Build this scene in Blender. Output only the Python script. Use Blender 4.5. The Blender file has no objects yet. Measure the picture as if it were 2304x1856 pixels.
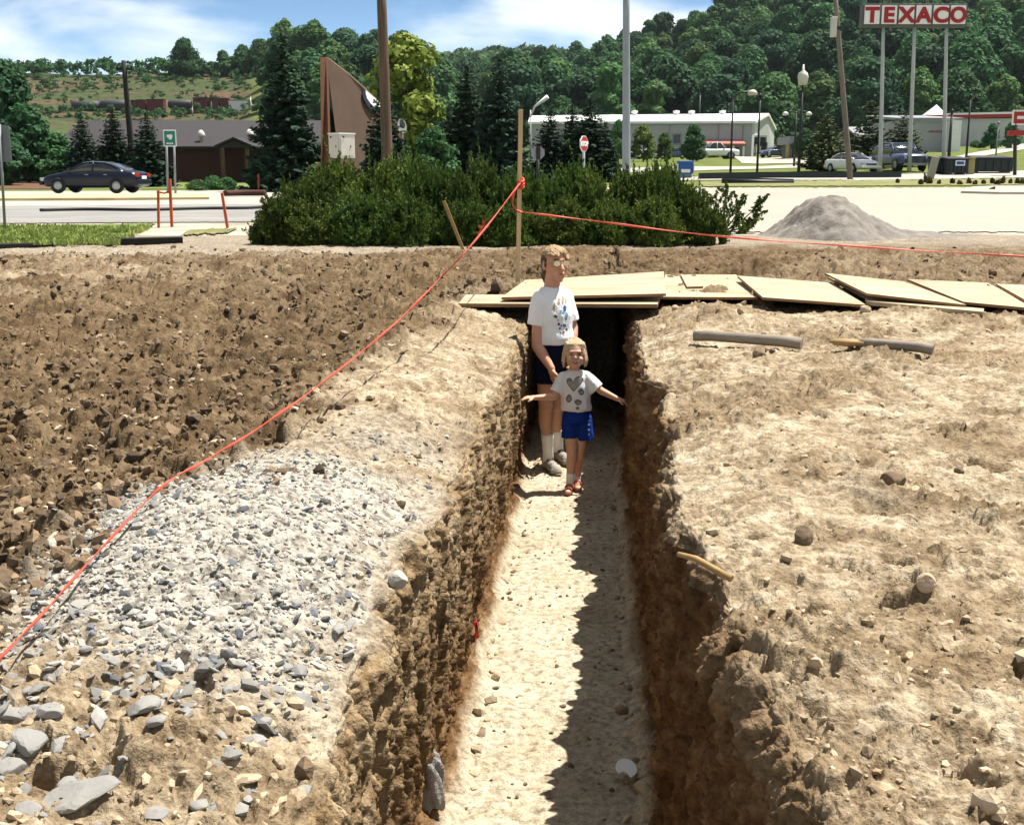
EXPOSURE = 1.1; SUN_E = 5.0; SKY_STRENGTH = .05; SKY_TINT = (1.15, 1.48, 1.88, 1); ZEN_TINT = (.13, .16, .21, 1); HZ_BAND = .30; CLOUD_COL = (11.2, 11.8, 12.4, 1); CLOUD_OFF = (7.1, 3.3, .4); CLOUD_LO, CLOUD_HI = .41, .62
HAZE = .00005; ALB = .70
import bpy, bmesh, math, random
import numpy as np
from mathutils import Vector, Matrix, Quaternion
from mathutils.bvhtree import BVHTree
random.seed(7); RNG = np.random.default_rng(7)
SC = bpy.context.scene; COL = SC.collection
R = math.radians

# ------------------------------------------------------------------ camera and measuring helpers
F, CX, CY, HZ, K = 2690.0, 1152.0, 928.0, 1.15, 2304 / 2155
TH = math.atan((CY - 385) / F); CT, ST = math.cos(TH), math.sin(TH)
def ray(vx, vy):
    u = (vx * K - CX) / F; v = (CY - vy * K) / F
    return Vector((u, CT + v * ST, -ST + v * CT))
def ay(vx, vy, Y):
    d = ray(vx, vy); t = Y / d.y
    return Vector((d.x * t, Y, HZ + d.z * t))
def az(vx, vy, z):
    d = ray(vx, vy); t = (z - HZ) / d.z
    return Vector((d.x * t, d.y * t, z))
def zat(vy, Y): return ay(CX / K, vy, Y).z
def mpv(Y): return K * Y * CT / F            # metres per measuring unit at distance Y

cd = bpy.data.cameras.new('camera'); cam = bpy.data.objects.new('camera', cd); COL.objects.link(cam)
cd.sensor_width = 36; cd.lens = F / 2304 * 36; cd.clip_start = 0.05; cd.clip_end = 6000
cam.location = (0, 0, HZ); cam.rotation_euler = (math.pi / 2 - TH, 0, 0); SC.camera = cam

# ------------------------------------------------------------------ object helpers
def tag(o, label=None, cat=None, group=None, kind=None):
    if label: o['label'] = label
    if cat: o['category'] = cat
    if group: o['group'] = group
    if kind: o['kind'] = kind
    return o
def thing(name, label, cat, loc=(0, 0, 0), group=None, rz=0):
    o = bpy.data.objects.new(name, None); COL.objects.link(o); o.empty_display_size = .2
    o.location = loc; o.rotation_euler = (0, 0, rz)
    return tag(o, label, cat, group)
def link(name, me, mats, parent=None, world=False):
    o = bpy.data.objects.new(name, me); COL.objects.link(o)
    if mats is not None:
        for m in (mats if isinstance(mats, (list, tuple)) else [mats]): me.materials.append(m)
    if parent is not None:
        o.parent = parent
        if world:
            p = parent; off = Vector((0, 0, 0))
            while p is not None: off += p.location; p = p.parent
            me.transform(Matrix.Translation(-off))
    return o
def copy_tree(o, parent=None):
    c = o.copy(); COL.objects.link(c)
    if parent is not None: c.parent = parent
    for ch in list(o.children): copy_tree(ch, c)
    return c

class MB:
    def __init__(s): s.v = []; s.f = []; s.m = []; s.sm = []
    def add(s, vs, fs, mi=0, smooth=False):
        b = len(s.v); s.v += [tuple(v) for v in vs]
        for f in fs: s.f.append([i + b for i in f]); s.m.append(mi); s.sm.append(smooth)
        return s
    def box(s, lo, hi, mi=0, M=None):
        (a, b, c), (d, e, f) = lo, hi
        vs = [Vector(p) for p in ((a,b,c),(d,b,c),(d,e,c),(a,e,c),(a,b,f),(d,b,f),(d,e,f),(a,e,f))]
        if M is not None: vs = [M @ v for v in vs]
        return s.add(vs, [(0,3,2,1),(4,5,6,7),(0,1,5,4),(1,2,6,5),(2,3,7,6),(3,0,4,7)], mi)
    def prism(s, poly, off, mi=0):
        """poly: 3D points (one side), off: vector to the other side"""
        n = len(poly); P = [Vector(p) for p in poly]; Q = [p + Vector(off) for p in P]
        fs = [list(range(n)), list(range(2 * n - 1, n - 1, -1))]
        for i in range(n): fs.append([i, i + n, (i + 1) % n + n, (i + 1) % n][::-1])
        return s.add(P + Q, fs, mi)
    def tube(s, path, rad, n=8, mi=0, flat=None, twist=0, cap=True):
        P = [Vector(p) for p in path]
        if not isinstance(rad, (list, tuple)): rad = [rad] * len(P)
        vs = []; fs = []
        for i, p in enumerate(P):
            t = (P[min(i + 1, len(P) - 1)] - P[max(i - 1, 0)]).normalized()
            up = Vector((0, 0, 1)) if abs(t.z) < .95 else Vector((0, 1, 0))
            a = t.cross(up).normalized(); b = a.cross(t).normalized()
            for k in range(n):
                w = 2 * math.pi * k / n
                ca, sb = math.cos(w) * rad[i], math.sin(w) * rad[i] * (flat or 1)
                tw = twist * i; ca, sb = ca * math.cos(tw) - sb * math.sin(tw), ca * math.sin(tw) + sb * math.cos(tw)
                vs.append(p + a * ca + b * sb)
        for i in range(len(P) - 1):
            for k in range(n):
                k2 = (k + 1) % n
                fs.append((i * n + k, i * n + k2, (i + 1) * n + k2, (i + 1) * n + k))
        s.add(vs, fs, mi, True)
        if cap:
            b0 = len(s.v) - len(vs)
            s.f.append([b0 + k for k in range(n)][::-1]); s.m.append(mi); s.sm.append(False)
            s.f.append([b0 + (len(P) - 1) * n + k for k in range(n)]); s.m.append(mi); s.sm.append(False)
        return s
    def lathe(s, c, prof, n=16, mi=0, axis='z'):
        vs = []; fs = []; c = Vector(c)
        for r, h in prof:
            for k in range(n):
                w = 2 * math.pi * k / n; a, b = r * math.cos(w), r * math.sin(w)
                vs.append(c + Vector({'z': (a, b, h), 'y': (a, h, b), 'x': (h, a, b)}[axis]))
        for i in range(len(prof) - 1):
            for k in range(n):
                k2 = (k + 1) % n; fs.append((i * n + k, i * n + k2, (i + 1) * n + k2, (i + 1) * n + k))
        return s.add(vs, fs, mi, True)
    def build(s, name, mats, parent=None, world=False, bevel=0):
        me = bpy.data.meshes.new(name); me.from_pydata(s.v, [], s.f)
        me.polygons.foreach_set('material_index', s.m); me.polygons.foreach_set('use_smooth', s.sm)
        bm = bmesh.new(); bm.from_mesh(me); bmesh.ops.recalc_face_normals(bm, faces=bm.faces); bm.to_mesh(me); bm.free()
        o = link(name, me, mats, parent, world)
        if bevel:
            md = o.modifiers.new('bevel', 'BEVEL'); md.width = bevel; md.segments = 2; md.limit_method = 'ANGLE'
        return o

def np_mesh(name, V, Fq, mats, parent=None, smooth=False):
    """fast mesh from numpy arrays, faces all with the same corner count"""
    me = bpy.data.meshes.new(name); n = len(V); k = Fq.shape[1]; nf = len(Fq)
    me.vertices.add(n); me.vertices.foreach_set('co', np.ascontiguousarray(V, dtype=np.float32).ravel())
    me.loops.add(nf * k); me.loops.foreach_set('vertex_index', np.ascontiguousarray(Fq, dtype=np.int32).ravel())
    me.polygons.add(nf); me.polygons.foreach_set('loop_start', np.arange(0, nf * k, k, dtype=np.int32))
    me.polygons.foreach_set('use_smooth', np.full(nf, smooth, dtype=bool))
    me.update(calc_edges=True)
    if mats is None: return me
    return link(name, me, mats, parent)
def set_col(me, name, C):
    a = me.color_attributes.new(name, 'FLOAT_COLOR', 'POINT')
    A = np.ones((len(C), 4), dtype=np.float32); A[:, :C.shape[1]] = C
    a.data.foreach_set('color', A.ravel())

# ------------------------------------------------------------------ numpy noise
def _h(ix, iy, seed):
    h = (ix.astype(np.int64) * 374761393 + iy.astype(np.int64) * 668265263 + seed * 974634777) & 0xffffffff
    h = ((h ^ (h >> 13)) * 1274126177) & 0xffffffff
    return ((h ^ (h >> 16)) & 0xffffff) / float(0x1000000)
def pnoise(x, y, seed=0):
    ix, iy = np.floor(x), np.floor(y); fx, fy = x - ix, y - iy
    ux, uy = fx * fx * fx * (fx * (fx * 6 - 15) + 10), fy * fy * fy * (fy * (fy * 6 - 15) + 10)
    def g(dx, dy):
        a = _h(ix + dx, iy + dy, seed) * 6.2831853
        return np.cos(a) * (fx - dx) + np.sin(a) * (fy - dy)
    a = g(0, 0) * (1 - ux) + g(1, 0) * ux; b = g(0, 1) * (1 - ux) + g(1, 1) * ux
    return (a * (1 - uy) + b * uy) * 1.4
def fbm(x, y, oct=4, seed=0, gain=.5):
    s = 0; a = 1
    for o in range(oct):
        s = s + a * pnoise(x * 2 ** o, y * 2 ** o, seed + o); a *= gain
    return s
def worley(x, y, seed=0):
    """returns distance to the nearest feature point and that point's random value"""
    ix, iy = np.floor(x), np.floor(y); best = np.full(x.shape, 9.); rv = np.zeros(x.shape)
    for dx in (-1, 0, 1):
        for dy in (-1, 0, 1):
            cx, cy = ix + dx, iy + dy
            px, py = cx + .15 + .7 * _h(cx, cy, seed), cy + .15 + .7 * _h(cx, cy, seed + 11)
            d = np.hypot(px - x, py - y); m = d < best
            best = np.where(m, d, best); rv = np.where(m, _h(cx, cy, seed + 23), rv)
    return best, rv
def sstep(a, b, x):
    t = np.clip((x - a) / (b - a), 0, 1); return t * t * (3 - 2 * t)

# ------------------------------------------------------------------ materials
def newmat(name):
    m = bpy.data.materials.new(name); m.use_nodes = True
    nt = m.node_tree; return m, nt, nt.nodes['Principled BSDF']
def mat(name, col, rough=.6, var=.18, scale=6, bump=0, bscale=None, metal=0, stretch=None, spec=.4, coat=0, island=0, trans=0, col2=None, detail=5):
    k_ = ALB if min(col) < .7 else .92      # measured for this exposure: dry earth and paint reflect less than they seem to
    col = tuple(c * k_ for c in col); col2 = col2 and tuple(c * k_ for c in col2)
    m, nt, b = newmat(name); N, L = nt.nodes, nt.links
    b.inputs['Roughness'].default_value = rough; b.inputs['Metallic'].default_value = metal
    b.inputs['Specular IOR Level'].default_value = spec; b.inputs['Coat Weight'].default_value = coat
    tc = N.new('ShaderNodeTexCoord'); src = tc.outputs['Object']
    if stretch:
        mp = N.new('ShaderNodeMapping'); mp.inputs['Scale'].default_value = stretch; L.new(src, mp.inputs[0]); src = mp.outputs[0]
    nz = N.new('ShaderNodeTexNoise'); nz.inputs['Scale'].default_value = scale; nz.inputs['Detail'].default_value = detail
    L.new(src, nz.inputs['Vector'])
    rp = N.new('ShaderNodeValToRGB'); e = rp.color_ramp.elements
    c2 = col2 or tuple(c * (1 - var) for c in col)
    c1 = col if col2 else tuple(min(1, c * (1 + var)) for c in col)
    e[0].position, e[1].position = .32, .68; e[0].color = (*c2, 1); e[1].color = (*c1, 1)
    L.new(nz.outputs['Fac'], rp.inputs[0]); out = rp.outputs[0]
    if trans:      # every plant a little different
        oi = N.new('ShaderNodeObjectInfo'); h0 = N.new('ShaderNodeHueSaturation'); m1 = N.new('ShaderNodeMapRange'); m1.inputs[3].default_value = .49; m1.inputs[4].default_value = .525; L.new(oi.outputs['Random'], m1.inputs[0]); L.new(m1.outputs[0], h0.inputs['Hue'])
        mm = N.new('ShaderNodeMath'); mm.operation = 'FRACT'; m0 = N.new('ShaderNodeMath'); m0.operation = 'MULTIPLY'; m0.inputs[1].default_value = 7.31; L.new(oi.outputs['Random'], m0.inputs[0]); L.new(m0.outputs[0], mm.inputs[0])
        m2 = N.new('ShaderNodeMapRange'); m2.inputs[3].default_value = .72; m2.inputs[4].default_value = 1.3; L.new(mm.outputs[0], m2.inputs[0]); L.new(m2.outputs[0], h0.inputs['Value']); L.new(out, h0.inputs['Color']); out = h0.outputs[0]
    if island:
        g = N.new('ShaderNodeNewGeometry'); hs = N.new('ShaderNodeHueSaturation')
        mr = N.new('ShaderNodeMapRange'); mr.inputs[3].default_value = 1 - island; mr.inputs[4].default_value = 1 + island
        L.new(g.outputs['Random Per Island'], mr.inputs[0]); L.new(mr.outputs[0], hs.inputs['Value'])
        L.new(out, hs.inputs['Color']); out = hs.outputs[0]
    L.new(out, b.inputs['Base Color'])
    if bump:
        n2 = N.new('ShaderNodeTexNoise'); n2.inputs['Scale'].default_value = bscale or scale * 4; n2.inputs['Detail'].default_value = 6
        L.new(src, n2.inputs['Vector']); bp = N.new('ShaderNodeBump'); bp.inputs['Strength'].default_value = bump
        bp.inputs['Distance'].default_value = .02
        L.new(n2.outputs['Fac'], bp.inputs['Height']); L.new(bp.outputs[0], b.inputs['Normal'])
    if trans:
        ti = N.new('ShaderNodeBsdfTranslucent'); mx = N.new('ShaderNodeMixShader'); mx.inputs[0].default_value = trans
        L.new(out, ti.inputs['Color']); o = N['Material Output']
        L.new(b.outputs[0], mx.inputs[1]); L.new(ti.outputs[0], mx.inputs[2]); L.new(mx.outputs[0], o.inputs['Surface'])
    return m
def leafmat(name, col, col2, island=.35, trans=.25, scale=.35):
    return mat(name, col, .75, col2=col2, scale=scale, island=island, trans=trans, spec=.15, detail=3)

M = {}
M['pole_wood'] = mat('weathered_wood', (.13, .085, .055), .85, .35, 3, .5, stretch=(6, 6, .35))
M['pole_grey'] = mat('greyed_wood', (.24, .20, .165), .85, .25, 3, .4, stretch=(6, 6, .35))
M['pole_black'] = mat('creosoted_wood', (.02, .019, .018), .85, .3, 3, .3, stretch=(6, 6, .35))
M['lumber'] = mat('fresh_lumber', (.66, .50, .28), .7, .12, 3, .15, stretch=(9, 9, .6))
M['plywood'] = mat('plywood', (.66, .54, .37), .75, col2=(.44, .33, .20), scale=1.1, bump=.2, stretch=(1, 9, 9))
M['plyedge'] = mat('plywood_edge', (.30, .17, .075), .8, .25, 12, stretch=(1, 1, 8))  # browner than the faces: the shadow on the edges is in the colour
M['tape'] = mat('orange_tape', (.80, .085, .045), .5, .12, 10)
M['stake'] = mat('orange_paint', (.60, .11, .03), .6, .2, 5)
M['galv'] = mat('galvanised_steel', (.36, .40, .44), .5, .1, 3, metal=.25)
M['whitepole'] = mat('pale_pole_paint', (.55, .56, .55), .5, .1, 2)
M['blackmetal'] = mat('black_metal', (.016, .017, .018), .5, .2, 4)
M['white'] = mat('white_paint', (.78, .78, .76), .5, .05, 3)
M['cream'] = mat('cream_paint', (.74, .72, .64), .5, .07, 3)
M['greypaint'] = mat('grey_paint', (.30, .31, .33), .6, .08, 3)
M['red'] = mat('red_paint', (.52, .02, .02), .45, .1, 3)
M['redletter'] = mat('red_letter', (.47, .012, .014), .45, .05, 3)
M['signwhite'] = mat('sign_white', (.86, .85, .83), .45, .05, 1.5)
M['signframe'] = mat('sign_frame', (.13, .125, .12), .6, .15, 2)
M['green_sign'] = mat('sign_green', (.012, .26, .19), .45, .06, 3)
M['signback'] = mat('sign_back', (.34, .34, .35), .5, .08, 4)
M['bluegrey'] = mat('sign_panel_back', (.23, .24, .27), .5, .08, 4)
M['brick'] = mat('red_brick', (.075, .026, .018), .85, .25, 9, .2)
M['orangebrick'] = mat('orange_brick', (.42, .15, .06), .85, .2, 9, .2)
M['shingle'] = mat('dark_shingle', (.036, .030, .034), .85, .25, 5, .3, stretch=(1, 4, 4))
M['ribbed'] = mat('sunlit_siding', (.62, .63, .64), .5, .05, 1)
M['ribbed2'] = mat('shaded_siding', (.46, .46, .48), .55, .06, 1)
M['roofpale'] = mat('pale_metal_roof', (.78, .78, .77), .45, .05, 1)
M['glassdark'] = mat('dark_window', (.015, .018, .022), .12, .1, 3, spec=.6)
M['pink'] = mat('awning_red', (.40, .14, .11), .7, .1, 3)
M['wedge'] = mat('brown_panel', (.105, .062, .038), .8, .12, 1.2, .1)
M['wedgeorange'] = mat('rust_panel', (.13, .048, .018), .8, .15, 1.2, .1)
M['navy'] = mat('navy_paint', (.012, .022, .05), .5, .1, 3)
M['tyre'] = mat('rubber', (.016, .016, .017), .8, .2, 10)
M['rim'] = mat('wheel_rim', (.45, .46, .48), .3, .1, 5, metal=.7)
M['carblue'] = mat('dark_blue_car_paint', (.005, .010, .030), .3, .1, 2, spec=.3, coat=.15)
M['carwhite'] = mat('white_car_paint', (.74, .75, .76), .3, .04, 2, coat=.4)
M['carsteel'] = mat('steel_blue_car_paint', (.07, .10, .20), .28, .1, 2, coat=.5)
M['carglass'] = mat('car_glass', (.02, .028, .04), .06, .1, 3, spec=.8)
M['lampred'] = mat('tail_lamp', (.5, .02, .015), .2, .1, 5)
M['lampclear'] = mat('head_lamp', (.6, .62, .62), .15, .1, 5)
M['chrome'] = mat('chrome_trim', (.42, .43, .45), .3, .1, 5, metal=.8)
M['dumpster'] = mat('dark_green_steel', (.010, .020, .021), .5, .25, 2)
M['concrete'] = mat('pale_concrete', (.46, .43, .375), .85, .12, .8, .2, 20)
M['kerb'] = mat('yellowed_kerb', (.62, .50, .28), .85, .15, .8)
M['asphalt'] = mat('dusty_asphalt', (.27, .265, .255), .9, .12, .5, .2, 30)
M['lot'] = mat('pale_lot', (.43, .395, .325), .9, .10, .12, .15, 20)
M['grass'] = mat('lawn', (.20, .25, .055), .9, col2=(.11, .165, .028), scale=1.2, bump=.6, bscale=25)
M['drygrass'] = mat('dry_lawn', (.27, .25, .09), .9, col2=(.16, .18, .05), scale=.8, bump=.5, bscale=20)
M['mulch'] = mat('bark_mulch', (.15, .07, .035), .95, .3, 8, .6)
M['bark'] = mat('bark', (.07, .05, .035), .9, .3, 4, .6, stretch=(4, 4, .6))
M['leaf_dark'] = leafmat('dark_leaf', (.070, .165, .060), (.030, .090, .042), .22, .3)
M['leaf_mid'] = leafmat('mid_leaf', (.115, .235, .075), (.052, .140, .054), .22, .3)
M['leaf_light'] = leafmat('light_leaf', (.165, .285, .080), (.090, .19, .056), .22, .3)
M['leaf_yellow'] = leafmat('yellow_leaf', (.36, .43, .075), (.19, .29, .05), scale=.5)
M['leaf_bright'] = leafmat('bright_leaf', (.20, .27, .05), (.11, .18, .035))
M['spruce'] = leafmat('spruce_needles', (.032, .072, .036), (.014, .038, .022), .4, .1, 1.2)
M['pine'] = leafmat('pine_needles', (.11, .125, .045), (.055, .075, .028), .4, .1, 1.2)
M['yew'] = leafmat('yew_needles', (.175, .235, .042), (.036, .082, .018), .5, .25, 2.6)
M['dryplant'] = leafmat('dry_leaves', (.17, .12, .035), (.10, .065, .025), .4, .2, 2)
M['rubber_hose'] = mat('black_hose', (.012, .012, .013), .7, .2, 6)
M['timber'] = mat('dark_timber', (.022, .020, .016), .9, .3, 6, .4)
M['pipe'] = mat('grey_stick', (.30, .25, .195), .7, .15, 4, .15, stretch=(1, 6, 6))
M['handle'] = mat('tan_wood', (.46, .29, .11), .7, .2, 4, stretch=(1, 6, 6))
M['greentank'] = mat('purple_grey_steel', (.045, .038, .055), .6, .2, 1)
M['redcont'] = mat('faded_red_steel', (.16, .03, .03), .7, .25, .6)
M['browncont'] = mat('rust_steel', (.13, .065, .045), .8, .25, .6)
M['bluebox'] = mat('blue_paint', (.02, .10, .38), .5, .1, 3)
M['palebluebox'] = mat('pale_blue_paint', (.20, .30, .42), .5, .1, 3)
M['yellowish'] = mat('tan_panel', (.42, .36, .14), .6, .1, 3)

def muddy(m, col=(.20, .13, .075), lo=.50, hi=.66, scale=2.2, amt=.75):
    """dried mud smeared over a material: patches with edges of their own"""
    nt = m.node_tree; N, L = nt.nodes, nt.links; b = N['Principled BSDF']; src = b.inputs['Base Color'].links[0].from_socket
    tc = N.new('ShaderNodeTexCoord'); nz = N.new('ShaderNodeTexNoise'); nz.inputs['Scale'].default_value = scale; nz.inputs['Detail'].default_value = 9; nz.inputs['Roughness'].default_value = .68; L.new(tc.outputs['Object'], nz.inputs['Vector'])
    r = N.new('ShaderNodeMapRange'); r.inputs[1].default_value = lo; r.inputs[2].default_value = hi; r.inputs[4].default_value = amt; L.new(nz.outputs['Fac'], r.inputs[0])
    x = N.new('ShaderNodeMix'); x.data_type = 'RGBA'; L.new(r.outputs[0], x.inputs[0]); L.new(src, x.inputs[6]); x.inputs[7].default_value = (*col, 1); L.new(x.outputs[2], b.inputs['Base Color'])
muddy(M['plywood'], lo=.52, hi=.74, amt=.6); muddy(M['concrete'], (.20, .18, .155), .48, .75, .25, .5); muddy(M['lot'], (.20, .18, .15), .46, .72, .12, .5); muddy(M['asphalt'], (.33, .30, .25), .45, .7, .3, .6)
# ------------------------------------------------------------------ sky and sun
w = bpy.data.worlds.new('World'); SC.world = w; w.use_nodes = True
nt = w.node_tree; N, L = nt.nodes, nt.links; bg = N['Background']
SUN_H = Vector((.40, .21)); ELEV = math.atan(1 / SUN_H.length)
SUN = Vector((SUN_H.x, SUN_H.y, 1)).normalized()
sky = N.new('ShaderNodeTexSky'); sky.sky_type = 'NISHITA'; sky.sun_disc = False
sky.sun_elevation = ELEV; sky.sun_rotation = math.atan2(SUN.x, SUN.y)
sky.air_density = 1.0; sky.dust_density = .25; sky.ozone_density = 2.2; sky.altitude = 200
tc = N.new('ShaderNodeTexCoord'); sep = N.new('ShaderNodeSeparateXYZ'); L.new(tc.outputs['Generated'], sep.inputs[0])
def mth(op, a, b=None):
    n = N.new('ShaderNodeMath'); n.operation = op
    for i, q in enumerate((a, b)):
        if q is None: continue
        if hasattr(q, 'links'): L.new(q, n.inputs[i])
        else: n.inputs[i].default_value = q
    return n.outputs[0]
# clouds seen on a flat layer above: direction divided by its height
zz = mth('ADD', mth('MAXIMUM', sep.outputs[2], 0.0), .22)
cmb = N.new('ShaderNodeCombineXYZ'); L.new(mth('DIVIDE', sep.outputs[0], zz), cmb.inputs[0]); L.new(mth('DIVIDE', sep.outputs[1], zz), cmb.inputs[1])
mp = N.new('ShaderNodeMapping'); mp.inputs['Location'].default_value = CLOUD_OFF; mp.inputs['Scale'].default_value = (5.2, 5.2, 13); L.new(tc.outputs['Generated'], mp.inputs[0])
nz = N.new('ShaderNodeTexNoise'); nz.inputs['Scale'].default_value = 1.0; nz.inputs['Detail'].default_value = 7; nz.inputs['Roughness'].default_value = .5
nz.inputs['Distortion'].default_value = .3
L.new(mp.outputs[0], nz.inputs['Vector'])
rp = N.new('ShaderNodeValToRGB'); e = rp.color_ramp.elements; e[0].position, e[1].position = CLOUD_LO, CLOUD_HI
e[0].color = (0, 0, 0, 1); e[1].color = (1, 1, 1, 1); rp.color_ramp.interpolation = 'EASE'
L.new(nz.outputs['Fac'], rp.inputs[0])
tint = N.new('ShaderNodeMix'); tint.data_type = 'RGBA'; tint.blend_type = 'MULTIPLY'; tint.inputs[0].default_value = 1
L.new(sky.outputs[0], tint.inputs[6])
hz_ = N.new('ShaderNodeMapRange'); hz_.inputs[1].default_value = .0; hz_.inputs[2].default_value = HZ_BAND; hz_.inputs[3].default_value = 1; hz_.inputs[4].default_value = 0
L.new(sep.outputs[2], hz_.inputs[0]); hm = N.new('ShaderNodeMix'); hm.data_type = 'RGBA'   # hazy horizon stays bright; zenith dimmed to cut fill light in the shadows
L.new(hz_.outputs[0], hm.inputs[0]); hm.inputs[6].default_value = ZEN_TINT; hm.inputs[7].default_value = SKY_TINT; L.new(hm.outputs[2], tint.inputs[7])
mx = N.new('ShaderNodeMix'); mx.data_type = 'RGBA'
L.new(mth('MULTIPLY', rp.outputs[0], .85), mx.inputs[0]); L.new(tint.outputs[2], mx.inputs[6]); mx.inputs[7].default_value = CLOUD_COL
L.new(mx.outputs[2], bg.inputs[0]); bg.inputs[1].default_value = SKY_STRENGTH
sd = bpy.data.lights.new('sun', 'SUN'); sd.energy = SUN_E; sd.angle = R(.53); sd.color = (1, .95, .87)
so = bpy.data.objects.new('sun', sd); COL.objects.link(so); so.rotation_euler = SUN.to_track_quat('Z', 'Y').to_euler(); so.location = (20, 20, 60)
SC.view_settings.view_transform = 'Standard'; SC.view_settings.look = 'None'; SC.view_settings.gamma = 1; SC.view_settings.exposure = EXPOSURE
SC.cycles.max_bounces = 6; SC.cycles.diffuse_bounces = 3; SC.cycles.volume_bounces = 0

# ------------------------------------------------------------------ far terrain: heights by bearing (vx) and distance
PROF = {  # vx: [(Y, vy of the ground there)]
 -400: [(58, 408), (85, 385), (110, 372), (180, 330), (300, 258), (340, 236), (372, 206), (400, 180), (430, 160), (520, 165), (900, 200)],
 500: [(58, 408), (85, 385), (110, 372), (180, 330), (300, 258), (340, 236), (372, 206), (400, 178), (430, 158), (520, 160), (900, 200)],
 590: [(58, 408), (85, 385), (110, 372), (180, 330), (260, 270), (320, 215), (372, 165), (410, 150), (520, 158), (900, 200)],
 870: [(58, 402), (85, 375), (110, 360), (180, 330), (260, 290), (320, 230), (372, 160), (410, 150), (520, 160), (900, 190)],
 950: [(62, 398), (90, 365), (110, 352), (190, 330), (260, 308), (420, 250), (600, 195), (850, 148), (1000, 150)],
 1150: [(62, 395), (90, 360), (110, 352), (190, 330), (260, 310), (420, 235), (600, 175), (850, 148), (1000, 150)],
 1260: [(62, 395), (90, 360), (110, 352), (190, 330), (260, 310), (400, 240), (550, 150), (700, 160), (1000, 165)],
 1400: [(62, 395), (90, 360), (110, 351), (190, 330), (260, 310), (400, 205), (500, 110), (650, 112), (1000, 150)],
 1600: [(62, 395), (78, 367), (90, 358), (110, 350), (190, 325), (260, 310), (400, 140), (500, 40), (650, 40), (1000, 100)],
 1800: [(62, 395), (78, 366), (95, 352), (140, 320), (190, 310), (260, 305), (400, 100), (520, -60), (650, -100), (1000, -50)],
 2155: [(62, 393), (78, 364), (95, 345), (140, 303), (190, 290), (260, 285), (400, 90), (520, -70), (650, -120), (1000, -60)],
 2800: [(62, 393), (78, 364), (95, 345), (140, 303), (190, 290), (260, 285), (400, 90), (520, -70), (650, -120), (1000, -60)]}
YK = np.array([0, 22, 40, 52, 58, 62, 70, 78, 85, 90, 95, 102, 110, 125, 140, 160, 180, 190, 220, 260, 290, 320, 340, 356, 372, 386, 400, 415, 430, 460, 500, 520, 550, 600, 650, 700, 850, 1000, 1300.])
VK = np.array(sorted(PROF))
ZK = np.zeros((len(VK), len(YK)))
for i, vk in enumerate(VK):
    ys = [0, 26, 50] + [p[0] for p in PROF[vk]]; zs = [0, 0, .0] + [zat(p[1], p[0]) for p in PROF[vk]]
    ZK[i] = np.interp(YK, ys, zs)
def tz_v(vx, Y):
    vx = np.clip(np.asarray(vx, float), VK[0], VK[-1] - 1e-6); Y = np.clip(np.asarray(Y, float), 0, YK[-1] - 1e-6)
    i = np.clip(np.searchsorted(VK, vx, 'right') - 1, 0, len(VK) - 2); j = np.clip(np.searchsorted(YK, Y, 'right') - 1, 0, len(YK) - 2)
    a = (vx - VK[i]) / (VK[i + 1] - VK[i]); b = (Y - YK[j]) / (YK[j + 1] - YK[j])
    return (ZK[i, j] * (1 - a) + ZK[i + 1, j] * a) * (1 - b) + (ZK[i, j + 1] * (1 - a) + ZK[i + 1, j + 1] * a) * b
def x_v(vx, Y): return (np.asarray(vx) * K - CX) / F * (CT * np.asarray(Y) + .23)
def tz(x, y): return float(tz_v((x / (CT * y + .23) * F + CX) / K, y))
_YS = np.geomspace(12, 1200, 5000)
def g(vx, vy):
    """ground point seen at a measured place of the photograph"""
    d = ray(vx, vy); z = HZ + d.z / d.y * _YS; x = d.x / d.y * _YS
    h = tz_v((x / (CT * _YS + .23) * F + CX) / K, _YS)
    k = np.argmax(z <= h); Y = _YS[k]
    return Vector((x[k], Y, h[k]))
def gY(vx, Y):
    x = float(x_v(vx, Y)); return Vector((x, Y, float(tz_v(vx, Y))))

vxs = np.concatenate([np.linspace(-2600, -450, 14), np.linspace(-400, 2500, 200), np.linspace(2550, 4700, 14)])
yy = np.unique(np.concatenate([np.linspace(22, 130, 90), np.linspace(130, 560, 150), np.geomspace(560, 1300, 20)]))
VX, YY = np.meshgrid(vxs, yy)
X = x_v(VX, YY); Z = tz_v(VX, YY) + np.where(YY > 120, fbm(X / 25, YY / 25, 3, 5) * 1.2 * sstep(120, 260, YY), 0)
V = np.stack([X, YY, Z], -1).reshape(-1, 3); nr, nc = VX.shape
idx = np.arange(nr * nc).reshape(nr, nc)
Fq = np.stack([idx[:-1, :-1], idx[:-1, 1:], idx[1:, 1:], idx[1:, :-1]], -1).reshape(-1, 4)
grass = np.array((.15, .185, .045)); forest = np.array((.030, .055, .020)); earth = np.array((.135, .088, .055)); dryg = np.array((.070, .088, .036))
lefthill = (1 - sstep(505, 560, VX)) * sstep(200, 280, YY) * (1 - sstep(432, 445, YY))
wood = np.maximum(sstep(540, 590, VX) * sstep(200, 262, YY), sstep(425, 445, YY))
n1 = fbm(X / 16, YY / 9, 4, 31); n2 = fbm(X / 60, Z / 2.2, 3, 77)
soil = sstep(.02, .45, n1 * .7 + n2 * .8)
C = grass[None, None] * np.ones(VX.shape + (1,))
hillc = dryg * (1 - soil[..., None]) + earth * soil[..., None]
C = C * (1 - lefthill[..., None]) + hillc * lefthill[..., None]
C = C * (1 - wood[..., None]) + forest * wood[..., None]
near = 1 - sstep(24, 50, YY); C = C * (1 - near[..., None]) + np.array((.50, .44, .35)) * near[..., None]
m, nt_, b = newmat('terrain_cover'); n_, l_ = nt_.nodes, nt_.links
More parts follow.
